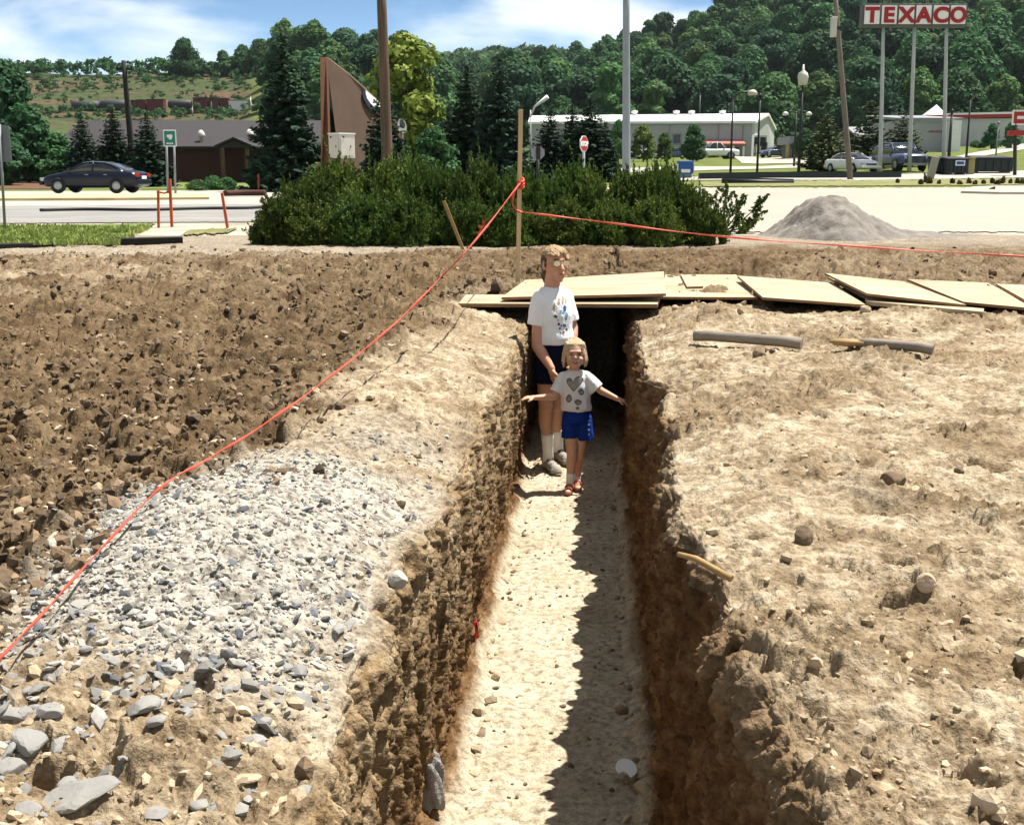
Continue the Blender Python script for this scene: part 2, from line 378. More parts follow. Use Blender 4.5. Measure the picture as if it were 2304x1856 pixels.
at_ = n_.new('ShaderNodeAttribute'); at_.attribute_name = 'cover'
tcn = n_.new('ShaderNodeTexCoord'); nn = n_.new('ShaderNodeTexNoise'); nn.inputs['Scale'].default_value = .6; nn.inputs['Detail'].default_value = 8
l_.new(tcn.outputs['Object'], nn.inputs['Vector']); mr = n_.new('ShaderNodeMapRange'); mr.inputs[1].default_value = .3; mr.inputs[2].default_value = .7; mr.inputs[3].default_value = .65; mr.inputs[4].default_value = 1.3
l_.new(nn.outputs['Fac'], mr.inputs[0]); hs = n_.new('ShaderNodeHueSaturation'); l_.new(at_.outputs['Color'], hs.inputs['Color']); l_.new(mr.outputs[0], hs.inputs['Value'])
l_.new(hs.outputs[0], b.inputs['Base Color']); b.inputs['Roughness'].default_value = .95; b.inputs['Specular IOR Level'].default_value = .1
bp_ = n_.new('ShaderNodeBump'); bp_.inputs['Strength'].default_value = .5; bp_.inputs['Distance'].default_value = .15
nn2 = n_.new('ShaderNodeTexNoise'); nn2.inputs['Scale'].default_value = 3; nn2.inputs['Detail'].default_value = 6; l_.new(tcn.outputs['Object'], nn2.inputs['Vector'])
l_.new(nn2.outputs['Fac'], bp_.inputs['Height']); l_.new(bp_.outputs[0], b.inputs['Normal'])
ter = np_mesh('terrain', V, Fq, m, None, True); set_col(ter.data, 'cover', C.reshape(-1, 3) * ALB); tag(ter, kind='structure')

def strip(name, nearl, farl, m, off, n=60, k=6, kind='structure', jag=0):
    """ground sheet between two polylines given as (vx, vy) on the photograph"""
    def samp(pl):
        P = [g(*p) for p in pl]; t = np.linspace(0, 1, len(pl)) if len(pl) > 1 else [0]
        vx = np.array([p[0] for p in pl], float); Yv = np.array([p.y for p in P])
        q = np.linspace(vx[0], vx[-1], n); return q, np.interp(q, vx, Yv)
    a, Ya = samp(nearl); b_, Yb = samp(farl); rows = []
    if jag: Ya = Ya + fbm(a * .05, a * 0 + 3, 5, 7, .7) * jag; Yb = Yb + fbm(b_ * .05, b_ * 0 + 9, 5, 8, .7) * jag * (Yb / 22)
    for j in range(k + 1):
        t = j / k; Y = Ya * (1 - t) + Yb * t; q = a * (1 - t) + b_ * t
        rows.append(np.stack([x_v(q, Y), Y, tz_v(q, Y) + off], -1))
    A = np.array(rows); id_ = np.arange(A.shape[0] * n).reshape(-1, n)
    fq = np.stack([id_[:-1, :-1], id_[:-1, 1:], id_[1:, 1:], id_[1:, :-1]], -1).reshape(-1, 4)
    o = np_mesh(name, A.reshape(-1, 3), fq, m, None, True); tag(o, kind=kind); return o
strip('lot', [(1000, 490), (2700, 490)], [(1000, 396), (1500, 396), (2155, 395), (2700, 395)], M['lot'], .02, 300, 10, jag=.35)
strip('road', [(-400, 474), (640, 468)], [(-400, 438), (640, 430)], M['asphalt'], .02, 200, 6, jag=.12)
strip('pavement', [(-400, 438), (640, 430)], [(-400, 405), (640, 400)], M['concrete'], .016, 60, 10)
strip('lawn', [(-200, 517), (0, 517), (150, 515), (245, 517)], [(-200, 480), (0, 480), (200, 475), (330, 472)], M['grass'], .03, 240, 12, jag=.35)
strip('verge', [(380, 498), (480, 493)], [(400, 487), (500, 483)], M['drygrass'], .03, 120, 6, jag=.5)
strip('lawn', [(300, 399), (640, 397)], [(300, 388), (640, 385)], M['grass'], .03)
strip('mulch', [(-100, 399), (120, 399)], [(-100, 378), (150, 378)], M['mulch'], .03)
strip('verge', [(1480, 394), (1800, 393), (2155, 391), (2500, 391)], [(1470, 384), (1800, 381), (2155, 377), (2500, 377)], M['drygrass'], .04, 240, 8, jag=.5)
strip('driveway', [(1400, 381), (1800, 381), (2155, 375), (2500, 374)], [(1400, 375), (1800, 371), (2155, 360), (2500, 350)], M['concrete'], .035, 90, 6)
strip('driveway', [(1916, 349), (2000, 341), (2155, 315), (2500, 300)], [(1916, 341), (2000, 332), (2155, 303), (2500, 290)], M['concrete'], .05, 50, 6)
strip('driveway', [(1180, 366), (1400, 363), (1690, 354)], [(1180, 361), (1400, 352), (1690, 347)], M['concrete'], .04, 60, 5)
strip('parking', [(1560, 345), (1700, 345)], [(1540, 330), (1690, 331)], M['concrete'], .05, 40, 6)
# ------------------------------------------------------------------ the dug site: soil, spoil heaps and the trench in one sheet
def cen(y): return -.143 + .068 * y
def rimL(y): return cen(y) - .40 + .05 * pnoise(y * .9, y * 0 + 3.3, 41) + .035 * pnoise(y * 3.1, y * 0 + 8.3, 42)
RIM_Y = np.array([0, 1.5, 2.2, 2.66, 3.36, 3.84, 4.37, 4.74, 5.17, 5.7, 6.32, 6.55, 6.76, 6.95, 7.2, 8.5, 9.4, 30])
RIM_D = np.array([.62, .60, .55, .49, .455, .43, .415, .42, .47, .51, .48, .53, .60, .55, .44, .445, .46, .46])   # how far the right lip stands from the middle: bitten and bulging
def rimR(y): return cen(y) + np.interp(y, RIM_Y, RIM_D) + .035 * pnoise(y * 2.6, y * 0 + 5.1, 44) + .028 * pnoise(y * 6.6, y * 0 + 2.2, 48)
TAPE_Y = np.array([0, 2, 2.7, 3.4, 4.2, 5.5, 8, 10.3, 12.3, 13, 30]); TAPE_X = np.array([-1.5, -1.5, -1.3, -1.32, -1.22, -1.0, -.75, -.45, -.4, 3, 9])
def gauss(x, y, cx, cy, sx, sy, a=0):
    dx, dy = x - cx, y - cy; c, s = math.cos(a), math.sin(a)
    return np.exp(-((dx * c + dy * s) / sx) ** 2 - ((-dx * s + dy * c) / sy) ** 2)
def zones(x, y):
    j = fbm(x * 1.3, y * 1.3, 4, 61)
    line = np.interp(y, TAPE_Y, TAPE_X)
    dark = sstep(.12, -.18, x - line + j * .22)
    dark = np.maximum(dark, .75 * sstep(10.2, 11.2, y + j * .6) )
    dark = dark * (1 - .62 * sstep(16.2, 18.2, y + j * .8 - np.clip(x + 3, 0, 4) * .45))
    dark = dark * (1 - .75 * gauss(x, y, -6.5, 14.5, 3.2, 3.0) * (.7 + j))
    dark = np.maximum(dark, .6 * sstep(-.2, .3, gauss(x, y, 8.5, 18.5, 4.0, 2.2) - .3 + j * .4))
    heap = np.clip(gauss(x, y, -.85, 3.55, .62, 1.05, .05) * 1.5 + .35 * gauss(x, y, -.7, 5.2, .5, 1.0) + j * .35 - .25, 0, 1) * sstep(2.45, 2.75, y + j * .2) * sstep(-1.55, -1.25, x)
    heap = np.clip(heap * 1.6, 0, 1); heap = np.maximum(heap, .38 * sstep(16.2, 18.0, y + j * .8 - np.clip(x + 3, 0, 4) * .45))
    left = sstep(.1, -.1, x - cen(y))
    warm = sstep(-.18, .32, fbm(x * .9 + 3, y * .9, 4, 71) + .45 * fbm(x * 5, y * 5, 3, 72)) * (1 - .4 * left)
    warm = np.maximum(warm, .9 * left * sstep(2.75, 2.35, y + j * .25))
    rough = np.clip(.66 + .5 * dark + .25 * warm, 0, 1.15) * (1 - .55 * heap)
    rough = rough * (1 - .7 * sstep(16.5, 19.5, y))
    return dark, heap, warm, rough
def field(x, y):
    left = x < cen(y)
    z = np.zeros_like(x)
    z = z + .13 * gauss(x, y, -.95, 3.6, .5, .9, .05) - .10 * gauss(x, y, -2.2, 4.2, .7, 2.0) + .05 * gauss(x, y, -.75, 6.5, .5, 1.8)
    z = z + .07 * gauss(x, y, 2.6, 9.35, 2.6, .35) + .05 * gauss(x, y, -.6, 9.8, .7, .5) + .06 * gauss(x, y, 1.6, 9.6, .5, .5)
    z = z + .35 * gauss(x, y, 3.6, 14.0, 2.2, .7) * 0.3 + .12 * gauss(x, y, -1.0, 12.8, 1.2, .8)
    z = z + fbm(x * .7, y * .7, 3, 3) * .045 * sstep(22, 17, y)
    dl = np.clip((rimL(y) - .1 - x), 0, 9); dr = np.clip(x - rimR(y) - .1, 0, 9)   # shoulders crumble towards the trench
    z = z - sstep(11.3, 10.4, y) * np.where(left, .09 * np.exp(-(dl / .24) ** 1.3), .075 * sstep(2.5, 5.5, y) * np.exp(-(dr / .20) ** 1.3))
    z = z - .05 * gauss(x, y, 1.0, 2.2, .35, .25) - .04 * gauss(x, y, 1.75, 4.4, .25, .15)
    return z
def cells(x, y, seed):
    ix, iy = np.floor(x), np.floor(y); b1 = np.full(x.shape, 9.); b2 = np.full(x.shape, 9.); rv = np.zeros(x.shape)
    for dx in (-1, 0, 1):
        for dy in (-1, 0, 1):
            cx, cy = ix + dx, iy + dy
            d = np.hypot(cx + .1 + .8 * _h(cx, cy, seed) - x, cy + .1 + .8 * _h(cx, cy, seed + 11) - y); m = d < b1
            b2 = np.where(m, b1, np.minimum(b2, d)); rv = np.where(m, _h(cx, cy, seed + 23), rv); b1 = np.where(m, d, b1)
    return b2 - b1, rv
def rough_disp(a, y, rough):
    """clods and pits"""
    wx = a + .035 * pnoise(a * 11, y * 11, 91) + .012 * pnoise(a * 37, y * 37, 93); wy = y + .035 * pnoise(a * 11 + 5, y * 11, 92) + .012 * pnoise(a * 37 + 5, y * 37, 94)
    e1, r1 = cells(wx / .13, wy / .11, 5); e2, r2 = cells(wx / .044, wy / .038, 6); e3, r3 = cells(wx / .30, wy / .26, 9)
    cl = sstep(-.25, .35, fbm(a * 1.6 + 9, y * 1.6, 3, 95) + (rough - .75) * 1.6)            # where the ground lies in clods
    h = np.clip(e1 / .42, 0, 1) ** .8 * (.35 + r1 ** 1.5) * .042 * (.12 + .88 * cl * np.clip(rough * 1.6 - .6, .3, 1)) + np.clip(e2 / .22, 0, 1) ** .8 * (.3 + r2 ** 2) * .020 * (.7 + .1 * cl)
    h = h + np.clip(e3 / .4, 0, 1) ** .6 * np.clip(r3 - .62, 0, 1) * .17 * cl * np.clip(rough * 2 - 1.25, .12, 1)
    h = h + fbm(wx * 9, wy * 9, 5, 13, .6) * .016
    d6, r6 = worley(wx / .11 + 7, wy / .085, 14); d7, r7 = worley(wx / .38 + 3, wy / .30, 16)
    pit = np.clip(1 - (d6 / .40) ** 2, 0, 1) * np.clip(.38 - r6, 0, 1) * .24 + np.clip(1 - (d7 / .30) ** 2, 0, 1) * np.clip(.24 - r7, 0, 1) * .40
    h = h + fbm(a * 2.3, y * 2.6, 3, 96) * .05 * np.clip(rough * 2 - 1.3, 0, 1) - .03
    return (h - pit) * rough
FLOOR = -1.2
def floor_z(x, y): return FLOOR + .018 * fbm(x * 2.2, y * 2.2, 3, 17) + .006 * fbm(x * 14, y * 14, 3, 18)
NF, NW, NB = 560, 170, 110
yr = (np.linspace(.35 ** .0 * 1.0, 0, 1) if False else None)
u_ = np.linspace(0, 1, 1330); ya, yb, pw = .55, 22.0, -.55
rows = (ya ** pw + (yb ** pw - ya ** pw) * u_) ** (1 / pw)
Yg = rows[:, None]
wd = (2.0 + .62 * rows)[:, None]
rl, rr = rimL(rows)[:, None], rimR(rows)[:, None]
bl = (cen(rows) - .43 + .03 * pnoise(rows * 1.7, rows * 0 + 2, 45))[:, None]; br = (cen(rows) + .43 + .03 * pnoise(rows * 1.5, rows * 0 + 7, 46))[:, None]
t = np.linspace(1, 0, NF)[None, :]
rd = .07
rd = .07; xL = (rl - rd) - wd * t ** 1.25; xR = ((rr + rd) + wd * t ** 1.25)[:, ::-1]
ones = np.ones((len(rows), 1))
fl_edge = field(rl - rd, Yg); fr_edge = field(rr + rd, Yg)
wv = np.linspace(0, 1, NW)[None, :]
def wall(rim, base, fe, sgn):
    """sgn -1 left wall (goes to +x), +1 right wall"""
    ph = np.clip(wv / .2, 0, 1) * math.pi / 2; q = np.clip((wv - .2) / .8, 0, 1)
    x = rim + sgn * rd * (1 - np.sin(ph)); z = fe - .16 * (1 - np.cos(ph))
    zb = FLOOR + 0 * rim; top = fe - .16
    x = x + (base - rim) * q ** 1.3; z = np.where(wv < .2, z, top + (zb - top) * q)
    tal = (.10 + .07 * pnoise(Yg * 1.3, Yg * 0 + sgn, 47)) * np.clip((q - .86) / .14, 0, 1) ** 1.5   # debris at the foot
    return x - sgn * tal * (1 if sgn > 0 else 1), z
xwl, zwl = wall(rl, bl, fl_edge, -1); xwr, zwr = wall(rr, br, fr_edge, 1)
xwr, zwr = xwr[:, ::-1], zwr[:, ::-1]
fb = np.linspace(0, 1, NB + 2)[None, 1:-1]
xf = xwl[:, -1:] * (1 - fb) + xwr[:, :1] * fb
Yb = Yg * np.ones_like(xf); zf = floor_z(xf, Yb)
X = np.concatenate([xL, xwl, xf, xwr, xR], 1); Yf = Yg * np.ones_like(X)
Z = np.concatenate([field(xL, Yg * np.ones_like(xL)), zwl, zf, zwr, field(xR, Yg * np.ones_like(xR))], 1)
A = np.concatenate([xL, rl - rd + 0 * wv + wv * 1.35, rl + 1.4 + .84 * fb, rr + 1.3 - 1.3 * (1 - wv) + 1.3 * 0 , xR], 1) if False else None
wallm = np.concatenate([0 * xL, np.sin(np.clip(wv / .12, 0, 1) * math.pi / 2) * ones, 0 * xf, (np.sin(np.clip(wv / .12, 0, 1) * math.pi / 2) * ones)[:, ::-1], 0 * xR], 1)
floorm = np.concatenate([0 * xL, sstep(.93, 1, wv) * ones, 1 + 0 * xf, (sstep(.93, 1, wv) * ones)[:, ::-1], 0 * xR], 1)
# surface coordinate that keeps running down the walls
def arc(x, z):
    d = np.hypot(np.diff(x, axis=1), np.diff(z, axis=1)); return np.concatenate([0 * x[:, :1], np.cumsum(d, 1)], 1)
aw = xwl[:, :1] + arc(xwl, zwl); awr = xwr[:, -1:] - arc(xwr[:, ::-1], zwr[:, ::-1])[:, ::-1]
Aarc = np.concatenate([xL, aw, xf, awr, xR], 1)
dark, heap, warm, rough = zones(X, Yf)
wf0 = (np.concatenate([0 * xL, 1 + 0 * xwl, 1 + 0 * xf, 1 + 0 * xwr, 0 * xR], 1) > 0); fld = np.where(wf0, 0, 1)
dep = 1 - sstep(13.5, 13.65, Yf); wallm = wallm * dep; floorm = floorm * dep
disp = rough_disp(Aarc, Yf, rough) * (1 - floorm) * (1 - .85 * wallm)
# walls: ragged, with vertical spade marks and hollows
wy_ = Yf + .035 * pnoise(Yf * 12, Aarc * 9, 57) + .015 * pnoise(Yf * 40, Aarc * 30, 59); wa_ = Aarc + .03 * pnoise(Yf * 12 + 4, Aarc * 9, 58)
ws = fbm(Yf * 4.5, Aarc * 1.2, 4, 51) * .045 + np.abs(pnoise(Yf * 9, Aarc * 1.1, 60)) * -.055 + np.abs(pnoise(Yf * 23, Aarc * 2.2, 61)) * -.035 + .02 + fbm(Yf * 13, Aarc * 3.2, 5, 52, .66) * .030 - np.abs(fbm(Yf * 17 + 2 * pnoise(Yf * 3, Aarc * 5, 62), Aarc * 8, 4, 63, .6)) * .034 + fbm(Yf * 45, Aarc * 38, 2, 64) * .006
e4, r4 = cells(wy_ / .085, wa_ / .21, 53); ws = ws + (np.clip(e4 / .16, 0, 1) * (.35 + r4 * .8) - .6) * .013
e5, r5 = cells(wy_ / .034, wa_ / .07, 54); ws = ws + (np.clip(e5 / .18, 0, 1) * (.3 + r5) - .5) * .009
d8, r8 = worley(wy_ / .16, wa_ / .14, 56); ws = ws - np.clip(1 - (d8 / .42) ** 2, 0, 1) * np.clip(.35 - r8, 0, 1) * .16
ws = ws * np.where(X < cen(Yf), .62, 1.0)
disp = disp + ws * wallm * (1 - floorm)
# trench stops under the plywood
Z = np.where(wf0, fl_edge + (Z - fl_edge) * dep, Z)
fade = sstep(22, 20.5, Yf); disp = disp * fade; Z = Z * (fade * fld + (1 - fld))
gx = [np.gradient(q, axis=1) for q in (X, Yf, Z)]; gy = [np.gradient(q, axis=0) for q in (X, Yf, Z)]
nx = gx[1] * gy[2] - gx[2] * gy[1]; ny = gx[2] * gy[0] - gx[0] * gy[2]; nz_ = gx[0] * gy[1] - gx[1] * gy[0]
ln = np.sqrt(nx ** 2 + ny ** 2 + nz_ ** 2) + 1e-9
k_ = np.clip(wallm + floorm, 0, 1)
X2 = X + nx / ln * disp * k_; Y2 = Yf + ny / ln * disp * k_; Z2 = Z + disp * ((nz_ / ln) * k_ + (1 - k_))
nrow, ncol = X.shape
idx = np.arange(nrow * ncol).reshape(nrow, ncol)
Fq = np.stack([idx[:-1, :-1], idx[:-1, 1:], idx[1:, 1:], idx[1:, :-1]], -1).reshape(-1, 4)
m, nt_, b = newmat('site_soil'); n_, l_ = nt_.nodes, nt_.links
def node(t, **kw):
    q = n_.new(t)
    for k, v in kw.items(): setattr(q, k, v)
    return q
at1 = node('ShaderNodeAttribute', attribute_name='soil'); at2 = node('ShaderNodeAttribute', attribute_name='place')
sp1 = node('ShaderNodeSeparateColor'); sp2 = node('ShaderNodeSeparateColor'); l_.new(at1.outputs['Color'], sp1.inputs[0]); l_.new(at2.outputs['Color'], sp2.inputs[0])
tcn = node('ShaderNodeTexCoord')
def noise(scale, det=6, rough_=.6, vec=None):
    q = node('ShaderNodeTexNoise'); q.inputs['Scale'].default_value = scale; q.inputs['Detail'].default_value = det; q.inputs['Roughness'].default_value = rough_
    l_.new(vec or tcn.outputs['Object'], q.inputs['Vector']); return q.outputs['Fac']
def ramp(fac, stops):
    q = node('ShaderNodeValToRGB'); e = q.color_ramp.elements
    while len(e) < len(stops): e.new(.5)
    for el, (p, c) in zip(e, stops): el.position = p; el.color = (*c, 1)
    l_.new(fac, q.inputs[0]); return q.outputs[0]
def mixc(fac, a, b2, mode='MIX'):
    q = node('ShaderNodeMix', data_type='RGBA', blend_type=mode)
    if hasattr(fac, 'links'): l_.new(fac, q.inputs[0])
    else: q.inputs[0].default_value = fac
    for i, s in ((6, a), (7, b2)):
        if hasattr(s, 'links'): l_.new(s, q.inputs[i])
        else: q.inputs[i].default_value = (*s, 1)
    return q.outputs[2]
na = noise(3.2, 8, .65); nb = noise(26, 5, .6); nc_ = noise(90, 4, .6)
pale = ramp(na, [(.30, (.40, .315, .21)), (.48, (.59, .50, .36)), (.66, (.70, .62, .475))])
warmc = ramp(na, [(.30, (.19, .128, .072)), (.52, (.36, .275, .175)), (.70, (.56, .47, .335))])
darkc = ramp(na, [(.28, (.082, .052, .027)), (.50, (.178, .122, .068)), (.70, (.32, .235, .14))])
heapc = ramp(nb, [(.32, (.34, .32, .285)), (.50, (.50, .465, .40)), (.68, (.61, .565, .475))])
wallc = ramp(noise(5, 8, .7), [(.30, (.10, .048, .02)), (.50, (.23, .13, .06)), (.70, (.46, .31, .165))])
floorc = ramp(na, [(.32, (.54, .46, .33)), (.55, (.66, .585, .44)), (.70, (.73, .66, .51))])
mot = ramp(noise(11, 7, .68), [(.45, (0, 0, 0)), (.60, (1, 1, 1))]); pale = mixc(mot, mixc(.85, pale, warmc), pale)
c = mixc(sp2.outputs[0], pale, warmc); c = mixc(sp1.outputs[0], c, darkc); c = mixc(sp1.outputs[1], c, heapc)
walll = ramp(noise(6, 8, .7), [(.30, (.20, .125, .06)), (.50, (.42, .30, .17)), (.68, (.64, .52, .345))])  # left wall coloured paler for the sun on it; right keeps the dark tone
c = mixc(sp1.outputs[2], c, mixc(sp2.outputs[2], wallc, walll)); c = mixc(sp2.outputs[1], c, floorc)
gr = ramp(nb, [(.34, (.50, .46, .42)), (.5, (.93, .92, .91)), (.68, (1.15, 1.15, 1.13))]); c = mixc(.9, c, gr, 'MULTIPLY')
gr2 = ramp(nc_, [(.36, (.68, .66, .64)), (.56, (1.06, 1.06, 1.06))]); c = mixc(.6, c, gr2, 'MULTIPLY')
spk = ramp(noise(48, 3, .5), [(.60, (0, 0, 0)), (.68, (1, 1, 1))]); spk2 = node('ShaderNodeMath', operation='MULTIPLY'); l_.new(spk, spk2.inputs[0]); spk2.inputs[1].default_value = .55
c = mixc(spk2.outputs[0], c, mixc(.35, (.12, .075, .04), c))           # dark specks painted in for the shade of pores and pebbles
c = mixc(1.0, c, (ALB, ALB, ALB), 'MULTIPLY')
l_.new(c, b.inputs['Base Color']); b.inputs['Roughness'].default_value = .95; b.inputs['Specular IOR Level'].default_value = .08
bp_ = node('ShaderNodeBump'); bp_.inputs['Strength'].default_value = .75; bp_.inputs['Distance'].default_value = .024
hb = node('ShaderNodeMath', operation='ADD'); l_.new(nb, hb.inputs[0]); h2 = node('ShaderNodeMath', operation='MULTIPLY'); l_.new(nc_, h2.inputs[0]); h2.inputs[1].default_value = .45; l_.new(h2.outputs[0], hb.inputs[1])
l_.new(hb.outputs[0], bp_.inputs['Height']); l_.new(bp_.outputs[0], b.inputs['Normal'])
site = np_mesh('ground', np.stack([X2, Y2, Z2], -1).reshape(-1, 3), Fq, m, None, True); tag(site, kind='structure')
dark = np.where(wf0 & (Yf > 13.3) & (Yf < 13.8), 1, dark)  # end wall coloured dark for the gloom under the added cover
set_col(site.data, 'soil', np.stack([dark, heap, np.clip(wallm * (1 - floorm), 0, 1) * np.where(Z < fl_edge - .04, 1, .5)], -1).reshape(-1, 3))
set_col(site.data, 'place', np.stack([warm, floorm, (X < cen(Yf)) * sstep(-1.15, -.1, Z) * 1.0], -1).reshape(-1, 3))  # last channel paints the sunlit left wall paler, fading downward
def gz(x, y):
    x = np.atleast_1d(np.asarray(x, float)); y = np.atleast_1d(np.asarray(y, float))
    d, h, w_, r_ = zones(x, y); return field(x, y) + rough_disp(x, y, r_) * sstep(22, 20.5, y)
def gp(vx, vy, z0=0.0):
    """point of the site seen at a measured place"""
    z = z0
    for _ in range(4):
        p = az(vx, vy, z); z = float(field(np.array([p.x]), np.array([p.y]))[0])
    return p
# wide base sheet below everything, out to the horizon on every side
mb = MB(); mb.add([(-1950, -250, -4), (1950, -250, -4), (1950, 1350, -4), (-1950, 1350, -4)], [(0, 1, 2, 3)])
tag(mb.build('lowland', M['drygrass']), kind='structure')

# ------------------------------------------------------------------ stones and clods
ICO_V = []; 
def ico():
    bm = bmesh.new(); bmesh.ops.create_icosphere(bm, subdivisions=1, radius=1); V = np.array([v.co[:] for v in bm.verts]); Fa = np.array([[v.index for v in f.verts] for f in bm.faces]); bm.free(); return V, Fa
IV, IF = ico()
def stones(name, x, y, z, size, flat, mats, kind='stuff', seed=0, colattr=None):
    r = np.random.default_rng(seed); n = len(x)
    Vv = IV[None] * (1 + r.uniform(-.26, .26, (n, len(IV), 1)))
    sc = np.stack([r.uniform(.7, 1.3, n), r.uniform(.6, 1.1, n), flat * r.uniform(.7, 1.4, n)], -1); Vv = Vv * sc[:, None] * size[:, None, None]
    a = r.uniform(0, 6.283, n); tl = r.normal(0, .35, (n, 2))
    ca, sa = np.cos(a)[:, None], np.sin(a)[:, None]
    vx = Vv[..., 0] * ca - Vv[..., 1] * sa; vy = Vv[..., 0] * sa + Vv[..., 1] * ca; vz = Vv[..., 2] + vx * tl[:, :1] + vy * tl[:, 1:]
    V = np.stack([vx + x[:, None], vy + y[:, None], vz + (z + size * flat * .35)[:, None]], -1).reshape(-1, 3)
    Fa = (IF[None] + (np.arange(n) * len(IV))[:, None, None]).reshape(-1, 3)
    o = np_mesh(name, V, Fa, mats, None, False); tag(o, kind=kind); return o
M['slate'] = mat('slate_stone', (.36, .345, .31), .85, col2=(.24, .235, .225), scale=2.5, island=.35, bump=.3, bscale=30)
M['gravelm'] = mat('pale_gravel', (.55, .515, .44), .9, col2=(.40, .385, .35), scale=5, island=.3, bump=.3, bscale=60)
M['clod'] = mat('soil_clod', (.26, .182, .108), .95, col2=(.12, .077, .042), scale=6, island=.5, bump=.5, bscale=40)
M['paleclod'] = mat('pale_clod', (.60, .48, .33), .95, col2=(.40, .29, .18), scale=6, island=.4, bump=.5, bscale=40)
M['rock'] = mat('brown_rock', (.26, .19, .12), .9, col2=(.13, .085, .05), scale=8, bump=.5, bscale=40)
def scatter(n, seed, area, dens):
    """rejection sampling: area gives candidate points, dens the keep probability"""
    r = np.random.default_rng(seed); x, y = area(r, n); keep = r.random(n) < dens(x, y); return x[keep], y[keep], r
def fan(ymin, ymax, side):
    def f(r, n):
        y = (ymin ** -.6 + (ymax ** -.6 - ymin ** -.6) * r.random(n)) ** (1 / -.6)
        if side == 'L': x = rimL(y) - .08 - (.55 * y + .6) * r.random(n)
        elif side == 'R': x = rimR(y) + .08 + (.50 * y + .6) * r.random(n)
        else: x = (r.random(n) * 1.1 - .55) * (y + 1)
        return x, y
    return f
x, y, r = scatter(26000, 1, fan(2.2, 6.5, 'L'), lambda x, y: zones(x, y)[1] * .85)
stones('gravel', x, y, gz(x, y), np.clip(r.lognormal(-5.2, .5, len(x)), .003, .020), .6, M['gravelm'], seed=2)
x, y, r = scatter(3400, 31, fan(2.3, 6.0, 'L'), lambda x, y: zones(x, y)[1] * .8)
M['darkchip'] = mat('blue_grey_chip', (.20, .21, .23), .8, col2=(.09, .10, .12), scale=5, island=.4, bump=.3, bscale=50)
stones('blue_grey_chips', x, y, gz(x, y), np.clip(r.lognormal(-4.85, .5, len(x)), .004, .026), .38, M['darkchip'], seed=32)  # bluish chips, their dark tone also standing for shadowed stone faces
def slate_d(x, y):  # flat chips that spread from the foot of the heap
    return np.clip(gauss(x, y, -.95, 2.62, .75, .16) * .9 + gauss(x, y, -1.2, 3.2, .2, .8) * .5 + gauss(x, y, -.62, 3.6, .12, .5) * .35 + gauss(x, y, -1.05, 2.3, .35, .22) * .7 + gauss(x, y, -1.15, 4.1, .2, .3) * .5, 0, 1)
x, y, r = scatter(4200, 3, fan(1.7, 4.8, 'L'), lambda x, y: slate_d(x, y) * (x < -.42))
stones('slate_chips', x, y, gz(x, y), np.clip(r.lognormal(-4.4, .5, len(x)), .005, .03), .35, M['slate'], seed=4)
x, y, r = scatter(30000, 5, fan(2.2, 18, 'L'), lambda x, y: zones(x, y)[0] * .8)
stones('soil_clods', x, y, gz(x, y) - .004, np.clip(r.lognormal(-4.5, .55, len(x)), .005, .034), .75, M['clod'], seed=6)
x, y, r = scatter(5500, 15, fan(2.2, 16, 'L'), lambda x, y: zones(x, y)[0] * .45)
stones('pale_stones', x, y, gz(x, y), np.clip(r.lognormal(-4.5, .45, len(x)), .005, .03), .5, M['paleclod'], seed=16)
x, y, r = scatter(9000, 7, fan(1.6, 11, 'R'), lambda x, y: .12 + .5 * zones(x, y)[2] + .9 * gauss(x, y, 2.6, 9.35, 2.6, .4))
stones('earth_crumbs', x, y, gz(x, y) - .003, np.clip(r.lognormal(-4.95, .5, len(x)), .004, .028), .65, M['paleclod'], seed=8)
x, y, r = scatter(4200, 9, fan(1.6, 9.5, 'L'), lambda x, y: (1 - zones(x, y)[0]) * (1 - zones(x, y)[1]) * .8)
stones('earth_crumbs', x, y, gz(x, y) - .003, np.clip(r.lognormal(-4.7, .5, len(x)), .004, .03), .6, M['paleclod'], seed=10)
x, y, r = scatter(1500, 11, fan(10.5, 18.5, 'C'), lambda x, y: .5 + 0 * x)
stones('soil_clods', x, y, gz(x, y), np.clip(r.lognormal(-3.8, .5, len(x)), .012, .09), .7, M['clod'], seed=12)
r = np.random.default_rng(21); y = r.uniform(2.2, 10, 420); sgn = np.where(r.random(420) < .5, -1, 1); x = cen(y) + sgn * (.40 - .12 * r.random(420) ** 2)
stones('fallen_crumbs', x, y, floor_z(x, y), np.clip(r.lognormal(-4.2, .6, 420), .005, .06), .6, M['paleclod'], seed=22)
r = np.random.default_rng(23); y = r.uniform(2.2, 9.5, 260); x = cen(y) + r.uniform(-.36, .36, 260)
stones('floor_pebbles', x, y, floor_z(x, y), np.clip(r.lognormal(-4.9, .4, 260), .003, .014), .6, M['rock'], seed=24)

